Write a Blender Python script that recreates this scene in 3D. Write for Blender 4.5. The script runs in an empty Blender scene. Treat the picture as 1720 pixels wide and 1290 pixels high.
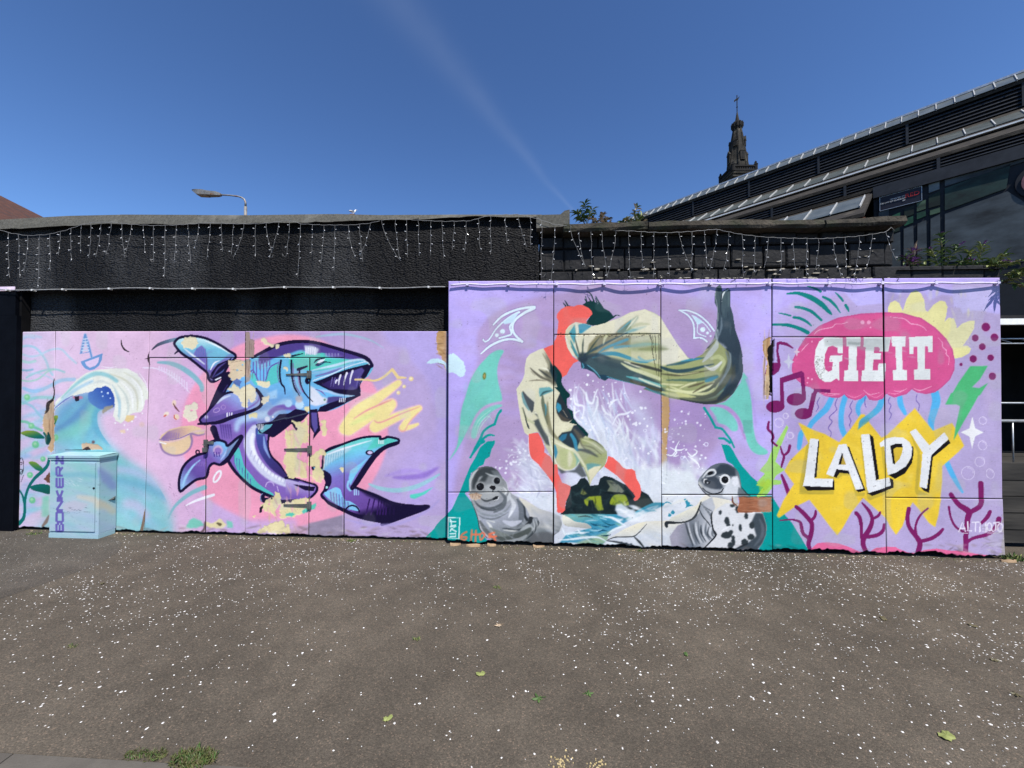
import bpy, bmesh, math, random
import numpy as np
from mathutils import Vector, Matrix

random.seed(7)
RNG = np.random.default_rng(11)
SC = bpy.context.scene
COL = SC.collection
R = math.radians

# ------------------------------------------------------------------ camera
FPX, CX, CY, CAMH, PITCH = 635.0, 860.0, 645.0, 1.79, R(0.8)
cam = bpy.data.cameras.new('camera')
cam.sensor_width = 36.0
cam.lens = FPX / 1720.0 * 36.0
cam.clip_start, cam.clip_end = 0.05, 3000
camo = bpy.data.objects.new('camera', cam)
COL.objects.link(camo)
camo.location = (0, 0, CAMH)
camo.rotation_euler = (R(90) + PITCH, 0, 0)
SC.camera = camo

# ------------------------------------------------------------------ light
TH = R(3.0)                                    # the street wall is turned 3 degrees
TAN = Vector((math.cos(TH), -math.sin(TH), 0))  # along the wall, to the right
NOR = Vector((-math.sin(TH), -math.cos(TH), 0)) # out of the wall, to the street
SUN_AZ, SUN_EL = R(30), R(55)
sh = NOR * math.cos(SUN_AZ) + TAN * math.sin(SUN_AZ)
SUN = Vector((sh.x * math.cos(SUN_EL), sh.y * math.cos(SUN_EL), math.sin(SUN_EL)))
sun = bpy.data.lights.new('sun', 'SUN')
sun.energy, sun.angle, sun.color = 4.3, R(0.53), (1.0, 0.955, 0.89)
suno = bpy.data.objects.new('sun', sun)
COL.objects.link(suno)
suno.rotation_euler = (-SUN).to_track_quat('-Z', 'Y').to_euler()
suno.location = SUN * 30

world = bpy.data.worlds.new('World')
SC.world = world
world.use_nodes = True
wn, wl = world.node_tree.nodes, world.node_tree.links
wn.clear()
sky = wn.new('ShaderNodeTexSky')
sky.sky_type = 'NISHITA'
sky.sun_disc = False
sky.sun_elevation = SUN_EL
sky.sun_rotation = math.atan2(SUN.x, SUN.y)
sky.altitude = 200
sky.air_density, sky.dust_density, sky.ozone_density = 1.0, 0.2, 6.0
bg = wn.new('ShaderNodeBackground')
bg.inputs['Strength'].default_value = 0.067
wo = wn.new('ShaderNodeOutputWorld')


def nd(nt, typ, **kw):
    n = nt.nodes.new(typ)
    for k, v in kw.items():
        setattr(n, k, v)
    return n


def px_dir(px, py):
    """direction of the photograph's ray through a pixel"""
    x, y = (px - CX) / FPX, (CY - py) / FPX
    c, s = math.cos(PITCH), math.sin(PITCH)
    return Vector((x, c - y * s, s + y * c))


# thin old contrail: a band along a great circle of the sky
d0, d1 = px_dir(650, -20).normalized(), px_dir(948, 338).normalized()
axis = d0.cross(d1).normalized()
along = (d1 - d0).normalized()
tc = wn.new('ShaderNodeTexCoord')


def wmath(op, a, b=None, c=None):
    n = wn.new('ShaderNodeMath')
    n.operation = op
    for i, v in enumerate((a, b, c)):
        if v is None:
            continue
        if isinstance(v, (int, float)):
            n.inputs[i].default_value = v
        else:
            wl.new(v, n.inputs[i])
    return n.outputs[0]


def wdot(v):
    n = wn.new('ShaderNodeVectorMath')
    n.operation = 'DOT_PRODUCT'
    wl.new(tc.outputs['Generated'], n.inputs[0])
    n.inputs[1].default_value = v
    return n.outputs['Value']


wnoise = wn.new('ShaderNodeTexNoise')
wnoise.inputs['Scale'].default_value = 9.0
wnoise.inputs['Detail'].default_value = 5.0
wl.new(tc.outputs['Generated'], wnoise.inputs['Vector'])
nz = wnoise.outputs['Fac']
t_al = wdot(along)
ta, tb = d0.dot(along), d1.dot(along)
tt = wmath('DIVIDE', wmath('SUBTRACT', t_al, ta), tb - ta)          # 0 upper end, 1 lower end
across = wmath('ADD', wdot(axis), wmath('MULTIPLY', wmath('SUBTRACT', nz, 0.5), 0.018))
width = wmath('MAXIMUM', wmath('MULTIPLY_ADD', tt, -0.032, 0.036), 0.0035)
q = wmath('DIVIDE', across, width)
band = wmath('POWER', 2.718, wmath('MULTIPLY', wmath('MULTIPLY', q, q), -1.0))
inten = wmath('MULTIPLY', band, wmath('MULTIPLY_ADD', nz, 0.7, 0.05))
fade = wmath('MULTIPLY', inten, wmath('MULTIPLY', wmath('LESS_THAN', tt, 1.3), 0.05))
mixw = wn.new('ShaderNodeMix')
mixw.data_type = 'RGBA'
hsv = wn.new('ShaderNodeGamma')                 # a deep, clear blue
hsv.inputs['Gamma'].default_value = 1.3
wl.new(sky.outputs[0], hsv.inputs['Color'])
wl.new(fade, mixw.inputs[0])
wl.new(hsv.outputs[0], mixw.inputs[6])
mixw.inputs[7].default_value = (12.0, 13.0, 14.0, 1)
wl.new(mixw.outputs[2], bg.inputs['Color'])
wl.new(bg.outputs[0], wo.inputs[0])

SC.view_settings.view_transform = 'Standard'
SC.view_settings.look = 'None'
SC.view_settings.exposure = 0.7
SC.view_settings.gamma = 1.0
SC.view_settings.use_curve_mapping = False

# ------------------------------------------------------------------ geometry helpers
O = Vector((0, 4.415, 0))                      # foot of the wall in front of the camera
SLOPE = -0.0062                                # the street falls gently to the right


def gz(x):
    return SLOPE * x


def W(u, o=0.0, z=0.0):
    """wall frame to world: u along the wall, o out to the street, z up"""
    return O + TAN * u + NOR * o + Vector((0, 0, z))


def on_wall(px, py, o=0.0):
    """(u, z) where the photograph's pixel meets the plane o in front of the wall"""
    d = px_dir(px, py)
    P0 = O + NOR * o
    C = Vector((0, 0, CAMH))
    t = (P0 - C).dot(NOR) / d.dot(NOR)
    p = C + d * t - P0
    return p.dot(TAN), p.z


def WP(px, py, o=0.0):
    u, z = on_wall(px, py, o)
    return W(u, o, z)


def at_depth(px, py, Y):
    d = px_dir(px, py)
    return Vector((0, 0, CAMH)) + d * (Y / d.y)


def ground_pt(px, py):
    d = px_dir(px, py)
    # plane z = SLOPE * x
    t = -CAMH / (d.z - SLOPE * d.x)
    return Vector((0, 0, CAMH)) + d * t


def mesh_obj(name, verts, faces, mat=None, parent=None, smooth=False, mats=None, midx=None):
    me = bpy.data.meshes.new(name)
    base = parent.matrix_world.translation if parent else Vector((0, 0, 0))
    me.from_pydata([tuple(Vector(v) - base) for v in verts], [], faces)
    for m in (mats or ([mat] if mat else [])):
        me.materials.append(m)
    if midx is not None:
        me.polygons.foreach_set('material_index', midx)
    if smooth:
        me.polygons.foreach_set('use_smooth', [True] * len(me.polygons))
    me.update()
    ob = bpy.data.objects.new(name, me)
    COL.objects.link(ob)
    if parent:
        ob.parent = parent
    return ob


def tag(o, label=None, cat=None, group=None, kind=None):
    if label: o['label'] = label
    if cat: o['category'] = cat
    if group: o['group'] = group
    if kind: o['kind'] = kind
    return o


ROOTS = {}


def thing(name, label, cat, loc, group=None):
    o = bpy.data.objects.new(name, None)
    o.empty_display_size = 0.1
    COL.objects.link(o)
    o.location = loc
    o.matrix_world = Matrix.Translation(loc)
    return tag(o, label, cat, group)


def recentre(o):
    """origin to the mesh's lowest middle"""
    me = o.data
    n = len(me.vertices)
    c = np.empty(n * 3, np.float32)
    me.vertices.foreach_get('co', c)
    c = c.reshape(-1, 3)
    m = np.array([(c[:, 0].min() + c[:, 0].max()) / 2, (c[:, 1].min() + c[:, 1].max()) / 2, c[:, 2].min()], np.float32)
    me.vertices.foreach_set('co', (c - m).ravel())
    o.location = Vector([float(v) for v in m]) + o.location
    return o


class MB:
    """collects shapes, builds them as one mesh"""
    def __init__(s):
        s.v, s.f, s.m = [], [], []

    def add(s, vs, fs, mi=0):
        b = len(s.v)
        s.v += [Vector(v) for v in vs]
        s.f += [tuple(i + b for i in f) for f in fs]
        s.m += [mi] * len(fs)
        return s

    def box8(s, c, mi=0):
        return s.add(c, [(0, 3, 2, 1), (4, 5, 6, 7), (0, 1, 5, 4), (1, 2, 6, 5), (2, 3, 7, 6), (3, 0, 4, 7)], mi)

    def frame_box(s, org, ax, ay, az, mi=0):
        """box with corner org and edge vectors"""
        o_, a, b, c = Vector(org), Vector(ax), Vector(ay), Vector(az)
        return s.box8([o_, o_ + a, o_ + a + b, o_ + b, o_ + c, o_ + a + c, o_ + a + b + c, o_ + b + c], mi)

    def wbox(s, u0, u1, o0, o1, z0, z1, mi=0):
        """box in wall frame"""
        return s.box8([W(u0, o1, z0), W(u1, o1, z0), W(u1, o0, z0), W(u0, o0, z0),
                       W(u0, o1, z1), W(u1, o1, z1), W(u1, o0, z1), W(u0, o0, z1)], mi)

    def box(s, x0, x1, y0, y1, z0, z1, mi=0):
        return s.box8([(x0, y0, z0), (x1, y0, z0), (x1, y1, z0), (x0, y1, z0),
                       (x0, y0, z1), (x1, y0, z1), (x1, y1, z1), (x0, y1, z1)], mi)

    def tube(s, pts, r, n=6, mi=0, cap=True):
        pts = [Vector(p) for p in pts]
        rs = r if isinstance(r, (list, tuple)) else [r] * len(pts)
        b = len(s.v)
        prev = None
        for i, p in enumerate(pts):
            d = (pts[min(i + 1, len(pts) - 1)] - pts[max(i - 1, 0)])
            d = d.normalized() if d.length > 1e-9 else Vector((0, 0, 1))
            if prev is None:
                a = d.orthogonal().normalized()
            else:
                a = (prev - d * prev.dot(d))
                a = a.normalized() if a.length > 1e-6 else d.orthogonal().normalized()
            prev = a
            c = d.cross(a)
            for k in range(n):
                t = 2 * math.pi * k / n
                s.v.append(p + (a * math.cos(t) + c * math.sin(t)) * rs[i])
        for i in range(len(pts) - 1):
            for k in range(n):
                s.f.append((b + i * n + k, b + i * n + (k + 1) % n, b + (i + 1) * n + (k + 1) % n, b + (i + 1) * n + k))
                s.m.append(mi)
        if cap:
            s.f.append(tuple(b + k for k in reversed(range(n)))); s.m.append(mi)
            e = b + (len(pts) - 1) * n
            s.f.append(tuple(e + k for k in range(n))); s.m.append(mi)
        return s

    def lathe(s, c, prof, n=8, mi=0, rot=0.0):
        """prof: list of (radius, z) from bottom to top"""
        b = len(s.v)
        c = Vector(c)
        for r, z in prof:
            for k in range(n):
                t = 2 * math.pi * k / n + rot
                s.v.append(c + Vector((r * math.cos(t), r * math.sin(t), z)))
        for i in range(len(prof) - 1):
            for k in range(n):
                s.f.append((b + i * n + k, b + i * n + (k + 1) % n, b + (i + 1) * n + (k + 1) % n, b + (i + 1) * n + k))
                s.m.append(mi)
        s.f.append(tuple(b + k for k in reversed(range(n)))); s.m.append(mi)
        e = b + (len(prof) - 1) * n
        s.f.append(tuple(e + k for k in range(n))); s.m.append(mi)
        return s

    def build(s, name, mat, parent=None, smooth=False):
        mats = mat if isinstance(mat, list) else [mat]
        return mesh_obj(name, s.v, s.f, parent=parent, smooth=smooth, mats=mats, midx=s.m)


# ------------------------------------------------------------------ materials
def lin(c):
    return tuple(((v / 255) / 12.92 if v / 255 <= 0.04045 else ((v / 255 + 0.055) / 1.055) ** 2.4) for v in c)


def mat_noise(name, c1, c2, scale=8.0, rough=0.8, bump=0.0, bscale=60.0, detail=6.0, metal=0.0, spec=0.3,
              c3=None, s3=2.0, t3=0.6, stretch=None, bdist=0.01):
    m = bpy.data.materials.new(name)
    m.use_nodes = True
    nt = m.node_tree
    b = nt.nodes['Principled BSDF']
    b.inputs['Roughness'].default_value = rough
    b.inputs['Metallic'].default_value = metal
    b.inputs['Specular IOR Level'].default_value = spec
    tc_ = nd(nt, 'ShaderNodeTexCoord')
    vec = tc_.outputs['Object']
    if stretch:
        mp = nd(nt, 'ShaderNodeMapping')
        mp.inputs['Scale'].default_value = stretch
        nt.links.new(vec, mp.inputs['Vector'])
        vec = mp.outputs[0]
    n = nd(nt, 'ShaderNodeTexNoise')
    n.inputs['Scale'].default_value = scale
    n.inputs['Detail'].default_value = detail
    n.inputs['Roughness'].default_value = 0.62
    nt.links.new(vec, n.inputs['Vector'])
    r = nd(nt, 'ShaderNodeValToRGB')
    r.color_ramp.elements[0].position, r.color_ramp.elements[1].position = 0.32, 0.68
    r.color_ramp.elements[0].color = (*c1, 1)
    r.color_ramp.elements[1].color = (*c2, 1)
    nt.links.new(n.outputs['Fac'], r.inputs[0])
    out = r.outputs[0]
    if c3:
        n3 = nd(nt, 'ShaderNodeTexNoise')
        n3.inputs['Scale'].default_value = s3
        n3.inputs['Detail'].default_value = 7
        nt.links.new(vec, n3.inputs['Vector'])
        r3 = nd(nt, 'ShaderNodeValToRGB')
        r3.color_ramp.elements[0].position, r3.color_ramp.elements[1].position = t3 - 0.05, t3 + 0.08
        r3.color_ramp.elements[0].color = (0, 0, 0, 1)
        nt.links.new(n3.outputs['Fac'], r3.inputs[0])
        mx = nd(nt, 'ShaderNodeMix', data_type='RGBA')
        nt.links.new(r3.outputs[0], mx.inputs[0])
        nt.links.new(out, mx.inputs[6])
        mx.inputs[7].default_value = (*c3, 1)
        out = mx.outputs[2]
    nt.links.new(out, b.inputs['Base Color'])
    if bump:
        n2 = nd(nt, 'ShaderNodeTexNoise')
        n2.inputs['Scale'].default_value = bscale
        n2.inputs['Detail'].default_value = 4
        nt.links.new(vec, n2.inputs['Vector'])
        bp = nd(nt, 'ShaderNodeBump')
        bp.inputs['Strength'].default_value = bump
        bp.inputs['Distance'].default_value = bdist
        nt.links.new(n2.outputs['Fac'], bp.inputs['Height'])
        nt.links.new(bp.outputs[0], b.inputs['Normal'])
    return m
# ------------------------------------------------------------------ the painted mural (flat paint, worked out as vertex colours)
AX0, AY0, AX1, AY1, AK = 20, 455, 1704, 948, 2
AW, AH = (AX1 - AX0) * AK, (AY1 - AY0) * AK
ART = np.zeros((AH, AW, 3), np.float32)
DEP = np.zeros((AH, AW), np.float32)            # how deep the paint has peeled (metres)
CLIP = [None]
Z = 6.651
FR = dict(S1=(240, 550, Z), S2=(240, 720, Z), S3=(480, 550, Z), S4=(480, 720, Z), F1=(860, 470, Z), F2=(860, 650, Z),
          F3=(1060, 470, Z), F4=(740, 740, Z), F5=(900, 780, 6.667), F6=(1090, 750, Z), A1=(20, 550, Z), A2=(20, 720, Z),
          L1=(1280, 470, Z), L2=(1450, 470, Z), L3=(1280, 660, Z), L4=(1450, 660, Z), L5=(1280, 800, 6.667),
          L6=(1450, 790, 6.37), G1=(740, 600, Z), G2=(1080, 640, Z), H1=(740, 460, 5.375), P=(0, 0, 1.0))


def pp(fr, s):
    ox, oy, k = FR[fr]
    if isinstance(s, str):
        a = np.array([[float(c) for c in q_.split(',')] for q_ in s.split()])
    else:
        a = np.array(s, float).reshape(-1, 2)
    return a / k + np.array([ox, oy])


def catmull(a, closed, n=7):
    m = len(a)
    if m < 3:
        return a
    out = []
    rng_ = range(m) if closed else range(m - 1)
    t = np.linspace(0, 1, n, endpoint=False)[:, None]
    for i in rng_:
        if closed:
            p0, p1, p2, p3 = a[i - 1], a[i], a[(i + 1) % m], a[(i + 2) % m]
        else:
            p0, p1, p2, p3 = a[max(i - 1, 0)], a[i], a[i + 1], a[min(i + 2, m - 1)]
        out.append(0.5 * ((2 * p1) + (-p0 + p2) * t + (2 * p0 - 5 * p1 + 4 * p2 - p3) * t ** 2 + (-p0 + 3 * p1 - 3 * p2 + p3) * t ** 3))
    if not closed:
        out.append(a[-1:])
    return np.vstack(out)


def roughen(a, amp, step=2.0, seed=0):
    rg = np.random.default_rng(seed + int(abs(a[0, 0] * 7 + a[0, 1] * 13)))
    out = []
    for i in range(len(a)):
        p, q_ = a[i], a[(i + 1) % len(a)]
        n = max(1, int(np.hypot(*(q_ - p)) / step))
        for k in range(n):
            out.append(p + (q_ - p) * k / n + rg.normal(0, amp, 2))
    return np.array(out)


def rast(a, pad):
    """polygon (photo px) to bbox mask, non-zero winding"""
    q_ = (a - np.array([AX0, AY0])) * AK
    x0 = int(max(0, math.floor(q_[:, 0].min()) - pad)); x1 = int(min(AW, math.ceil(q_[:, 0].max()) + pad + 1))
    y0 = int(max(0, math.floor(q_[:, 1].min()) - pad)); y1 = int(min(AH, math.ceil(q_[:, 1].max()) + pad + 1))
    if x1 <= x0 or y1 <= y0:
        return None
    M = np.zeros((y1 - y0, x1 - x0 + 1), np.int32)
    b = np.roll(q_, -1, 0)
    for (ax, ay), (bx, by) in zip(q_, b):
        if ay == by:
            continue
        sgn = 1
        if ay > by:
            ax, ay, bx, by, sgn = bx, by, ax, ay, -1
        r0 = max(y0, math.ceil(ay - 0.5)); r1 = min(y1 - 1, math.ceil(by - 0.5) - 1)
        if r1 < r0:
            continue
        rows = np.arange(r0, r1 + 1)
        xs = ax + (rows + 0.5 - ay) * (bx - ax) / (by - ay)
        cs = np.clip(np.ceil(xs - 0.5).astype(int) - x0, 0, x1 - x0)
        M[rows - y0, cs] += sgn
    return x0, y0, (np.cumsum(M, 1)[:, :-1] != 0).astype(np.float32)


def boxblur(m, r):
    if r < 1:
        return m
    for _ in range(2):
        for ax in (0, 1):
            c = np.cumsum(np.pad(m, [(r + 1, r) if i == ax else (0, 0) for i in range(2)], mode='constant'), axis=ax)
            n = 2 * r + 1
            if ax == 0:
                m = (c[n:] - c[:-n]) / n
            else:
                m = (c[:, n:] - c[:, :-n]) / n
    return m


class Gr:
    def __init__(s, *st):
        s.st = st                                # (x,y),c,(x,y),c in frame coordinates

    def eval(s, fr, xs, ys):
        pts = [pp(fr, [p])[0] for p in s.st[0::2]]
        cols = np.array(s.st[1::2], np.float32)
        d = pts[-1] - pts[0]
        L = d.dot(d)
        t = ((xs - pts[0][0]) * d[0] + (ys - pts[0][1]) * d[1]) / L
        stops = [((p - pts[0]).dot(d)) / L for p in pts]
        return np.stack([np.interp(t, stops, cols[:, k]) for k in range(3)], -1).astype(np.float32)


def put(fr, x0, y0, m, col, a, dep=None):
    h, w = m.shape
    m = m * a
    if CLIP[0] is not None:
        m = m * CLIP[0][y0:y0 + h, x0:x0 + w]
    if isinstance(col, Gr):
        ys, xs = np.mgrid[y0:y0 + h, x0:x0 + w].astype(np.float32)
        c = col.eval(fr, xs / AK + AX0, ys / AK + AY0)
    else:
        c = np.array(col, np.float32)
    v = ART[y0:y0 + h, x0:x0 + w]
    v += (c - v) * m[..., None]
    if dep is not None:
        dv = DEP[y0:y0 + h, x0:x0 + w]
        dv += (dep - dv) * m


FRAG = []


def fill(fr, s, col, soft=0, a=1.0, sm=False, rough=0, dep=None):
    p = pp(fr, s)
    if sm:
        p = catmull(p, True)
    if rough:
        p = roughen(p, rough)
    r = int(round(soft / FR[fr][2] * AK / 2)) if soft else 0
    k = rast(p, 2 * r + 1)
    if k:
        m = boxblur(k[2], r)
        if rough >= 0.9:                          # flaking edge: torn by noise
            if not FRAG:
                FRAG.append(vnoise(AH, AW, 9, 91) * 0.55 + vnoise(AH, AW, 26, 92) * 0.45)
            e = boxblur(k[2], 5)
            n = FRAG[0][k[1]:k[1] + m.shape[0], k[0]:k[0] + m.shape[1]]
            m = m * np.clip((n + e * 0.55 - 0.66) * 9, 0, 1)
        put(fr, k[0], k[1], m, col, a, dep)


def line(fr, s, w, col, soft=0, a=1.0, sm=True, cap=True):
    p = pp(fr, s)
    if sm:
        p = catmull(p, False)
    n = len(p)
    ws = np.interp(np.linspace(0, 1, n), np.linspace(0, 1, len(w)), w) if isinstance(w, (tuple, list)) else np.full(n, float(w))
    ws = ws / FR[fr][2] / 2
    d = np.gradient(p, axis=0)
    L = np.maximum(np.hypot(d[:, 0], d[:, 1]), 1e-6)
    nn = np.stack([-d[:, 1] / L, d[:, 0] / L], 1) * ws[:, None]
    poly = np.vstack([p + nn, (p - nn)[::-1]])
    r = int(round(soft / FR[fr][2] * AK / 2)) if soft else 0
    wmax = int(ws.max() * AK) + 2
    k = rast(poly, 2 * r + 1 + wmax)
    if not k:
        return
    x0, y0, m = k
    if cap:
        for c, rr in ((p[0], ws[0]), (p[-1], ws[-1])):
            if rr * AK > 0.7:
                t = np.linspace(0, 2 * math.pi, 13)[:-1]
                kk = rast(np.stack([c[0] + rr * np.cos(t), c[1] + rr * np.sin(t)], 1), 0)
                if kk:
                    xa, ya = kk[0] - x0, kk[1] - y0
                    if xa >= 0 and ya >= 0:
                        sub = m[ya:ya + kk[2].shape[0], xa:xa + kk[2].shape[1]]
                        np.maximum(sub, kk[2][:sub.shape[0], :sub.shape[1]], out=sub)
    put(fr, x0, y0, boxblur(m, r), col, a)


def dot(fr, x, y, r, col, soft=0, a=1.0, ry=None, rot=0, rough=0, dep=None):
    t = np.linspace(0, 2 * math.pi, 25)[:-1]
    ex, ey = r * np.cos(t), (ry or r) * np.sin(t)
    c, s_ = math.cos(rot), math.sin(rot)
    fill(fr, np.stack([x + ex * c - ey * s_, y + ex * s_ + ey * c], 1), col, soft, a, False, rough, dep)


def ring(fr, x, y, r, w, col, ry=None, a=1.0, a0=0.0, a1=6.4, rot=0.0):
    t = np.linspace(a0, a1, 28)
    ex, ey = r * np.cos(t), (ry or r) * np.sin(t)
    c, s_ = math.cos(rot), math.sin(rot)
    line(fr, np.stack([x + ex * c - ey * s_, y + ex * s_ + ey * c], 1), w, col, 0, a, False)


def clip(fr=None, s=None, sm=False):
    if fr is None:
        CLIP[0] = None
        return
    p = pp(fr, s)
    if sm:
        p = catmull(p, True)
    m = np.zeros((AH, AW), np.float32)
    k = rast(p, 0)
    m[k[1]:k[1] + k[2].shape[0], k[0]:k[0] + k[2].shape[1]] = k[2]
    CLIP[0] = m


def outline(fr, s, w, col, sm=True):
    p = pp(fr, s)
    ox, oy, k = FR[fr]
    q_ = (np.vstack([p, p[:2]]) - np.array([ox, oy])) * k
    line(fr, q_, w, col, sm=sm)


def strokes(fr, n, box, ang, length, w, cols, a=0.6, soft=6, curve=0.0, jit=0.25, seed=1):
    """loose brush strokes scattered in a box"""
    rg = np.random.default_rng(seed)
    for _ in range(n):
        x, y = rg.uniform(box[0], box[2]), rg.uniform(box[1], box[3])
        an = ang + rg.normal(0, jit)
        l = length * rg.uniform(0.5, 1.3)
        dx, dy = math.cos(an) * l / 2, math.sin(an) * l / 2
        cx, cy = -dy * curve * rg.uniform(-1, 1), dx * curve * rg.uniform(-1, 1)
        ww = w * rg.uniform(0.4, 1.2)
        line(fr, [(x - dx, y - dy), (x + cx, y + cy), (x + dx, y + dy)], (ww * 0.2, ww, ww * 0.2),
             cols[rg.integers(len(cols))], soft, a * rg.uniform(0.5, 1.0))


def vnoise(h, w, cell, seed):
    """smooth value noise 0..1"""
    rg = np.random.default_rng(seed)
    gh, gw = int(h / cell) + 3, int(w / cell) + 3
    g = rg.random((gh, gw)).astype(np.float32)
    y, x = np.arange(h) / cell, np.arange(w) / cell
    yi, xi = y.astype(int), x.astype(int)
    fy, fx = (y - yi), (x - xi)
    fy = (fy * fy * (3 - 2 * fy))[:, None]; fx = (fx * fx * (3 - 2 * fx))[None]
    a_ = g[yi][:, xi]; b_ = g[yi][:, xi + 1]; c_ = g[yi + 1][:, xi]; d_ = g[yi + 1][:, xi + 1]
    return (a_ * (1 - fx) + b_ * fx) * (1 - fy) + (c_ * (1 - fx) + d_ * fx) * fy


NAVY = (24, 16, 52)
CREAM = (240, 226, 188)
CR2 = (236, 222, 168)


def paint_left():
    # ---- ground colours
    fill('P', "20,455 760,455 760,948 20,948", Gr((35, 700), (216, 198, 228), (110, 700), (230, 200, 224), (250, 700), (232, 194, 220),
                                                (400, 700), (214, 172, 214), (580, 700), (192, 168, 206), (760, 700), (192, 172, 216)))
    fill('P', "280,545 600,545 560,580 480,562 400,580 340,600", (176, 150, 204), 40, 0.9)
    fill('S3', "1050,0 1716,0 1790,0 1790,1500 1716,1500 1700,1000 1640,760 1600,620 1500,480 1400,380 1370,250 1150,180", (190, 174, 232), 60, 0.75)
    fill('S4', "1716,0 1300,300 1000,900 1716,900", (188, 168, 226), 120, 0.5)
    line('P', "752,640 742,720 720,800 680,860 600,880", 14, (188, 170, 232), 12, 0.55)
    # big pink disc
    fill('P', "390,586 428,571 480,562 525,567 560,582 600,608 622,638 640,670 651,715 650,750 636,790 612,828 576,864 530,879 480,888 440,882 405,870 351,840 325,805 308,760 305,715 315,668 345,622",
         (248, 164, 190), 4, 1, True)
    fill('P', "330,655 300,700 308,765 340,770 350,700", (244, 160, 190), 30, 0.7)
    fill('S2', "700,790 900,900 1150,1020 1716,1010 1716,1290 700,1290", (208, 178, 222), 60, 0.85)
    fill('S4', "250,1060 420,1020 640,965 640,1230 240,1225", (150, 138, 158), 12, 0.92)
    strokes('S4', 26, (250, 1060, 640, 1220), 0.0, 120, 40, [(172, 160, 176), (126, 116, 134), (186, 170, 190)], 0.5, 24, seed=4)
    fill('S4', "0,1120 240,1080 240,1225 0,1225", (206, 170, 190), 30, 0.8)
    # teal cloud at far left + wave
    strokes('A1', 30, (100, 700, 470, 1290), -0.25, 260, 60, [(150, 214, 222), (164, 200, 232), (186, 214, 232), (170, 186, 226)], 0.85, 30, 0.3, seed=2)
    strokes('A2', 34, (80, 100, 420, 1050), -0.35, 240, 60, [(150, 214, 222), (160, 196, 232), (206, 198, 232), (206, 190, 222)], 0.8, 30, 0.3, seed=3)
    for s_, w_, c_ in (("100,215 180,205 260,230 330,300 380,380 410,470 450,530", 26, (160, 208, 222)),
                       ("120,300 200,325 300,310 400,260 480,240 560,250 640,330 720,400", 22, (180, 212, 226)),
                       ("100,370 180,390 260,375", 30, (170, 216, 208)), ("100,475 170,480 230,470", 22, (120, 180, 200)),
                       ("160,560 260,510 400,470 500,470 590,500", 22, (150, 206, 206)), ("100,590 200,600 300,570 400,490 470,470", 18, (156, 214, 190)),
                       ("130,680 220,710 320,700 450,640 560,590 700,580", 40, (150, 200, 232)), ("100,110 200,90 320,110", 30, (196, 210, 232)),
                       ("120,850 220,800 320,780 470,790", 34, (140, 212, 206)), ("110,830 220,880 290,960 340,1010", 26, (150, 200, 216)),
                       ("100,1050 170,1060 240,1110 330,1150", 30, (110, 200, 160)), ("180,520 280,510 420,560 470,600", 16, (176, 206, 222)),
                       ("100,150 160,110 250,120", 16, (176, 206, 232))):
        line('A1', s_, w_, c_, 8, 0.8)
    wave = "70,880 92,850 92,700 112,673 134,659 155,657 171,650 185,651 192,668 192,684 168,690 164,702 168,722 182,744 194,755 215,773 240,790 256,804 270,822 282,845 290,870 290,895 284,912 60,912"
    fill('P', wave, Gr((150, 660), (104, 160, 198), (150, 720), (126, 200, 206), (150, 800), (130, 198, 208), (200, 900), (150, 208, 210)), 16, 0.96, True)
    clip('P', wave, True)
    strokes('A1', 16, (470, 850, 950, 1290), -0.85, 420, 90, [(110, 150, 200), (120, 200, 196), (140, 206, 196), (100, 164, 198)], 0.5, 46, 0.2, 0.2, seed=5)
    line('A1', "480,1160 640,1060 760,960 860,850 930,760", (40, 90, 60), (96, 140, 192), 40, 0.7)
    line('A1', "480,1250 700,1150 850,1000 900,880", 110, (134, 206, 190), 60, 0.7)
    line('A1', "960,930 930,1020 940,1110 1000,1210 1090,1290", 70, (100, 176, 200), 34, 0.8)
    strokes('A2', 60, (430, 100, 1716, 1180), 0.5, 460, 90, [(140, 190, 216), (124, 204, 206), (170, 190, 224), (190, 180, 226), (150, 214, 206), (106, 180, 200)], 0.42, 60, 0.2, 0.3, seed=6)
    line('A2', "1150,450 1350,480 1500,560 1640,650", 80, (196, 196, 230), 50, 0.7)
    line('A2', "1290,840 1400,860 1490,960", 120, (206, 192, 222), 60, 0.7)
    line('A2', "1150,560 1300,600 1480,640 1716,760", 90, (116, 178, 206), 60, 0.7)
    clip()
    fill('A1', "855,745 900,690 1000,655 1100,675 1142,760 1148,880 1080,895 1000,915 930,880 870,830", Gr((1080, 720), (50, 82, 168), (880, 880), (96, 140, 196)), 8, 0.97, True)
    for x, y, r in ((1005, 720, 9), (1073, 733, 12), (1017, 768, 8), (1100, 790, 7)):
        dot('A1', x, y, r, (200, 220, 240))
    foam = "470,930 480,840 600,725 720,590 830,510 980,468 1130,458 1290,458 1400,520 1480,620 1522,720 1528,800 1485,808 1472,900 1440,945 1370,950 1300,985 1220,1075 1160,1040 1130,980 1152,900 1146,780 1110,690 1050,650 1000,672 950,668 900,712 860,722 800,735 720,755 620,800"
    fill('A1', foam, (238, 238, 224), 2, 1, False, 0.3)
    clip('A1', foam)
    line('A1', "560,790 680,670 820,565 950,515 1080,540 1170,600", (16, 50, 40), (148, 202, 206), 14, 0.9)
    line('A1', "480,900 620,770 740,680 900,600", (20, 40, 30), (170, 206, 226), 14, 0.8)
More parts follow.
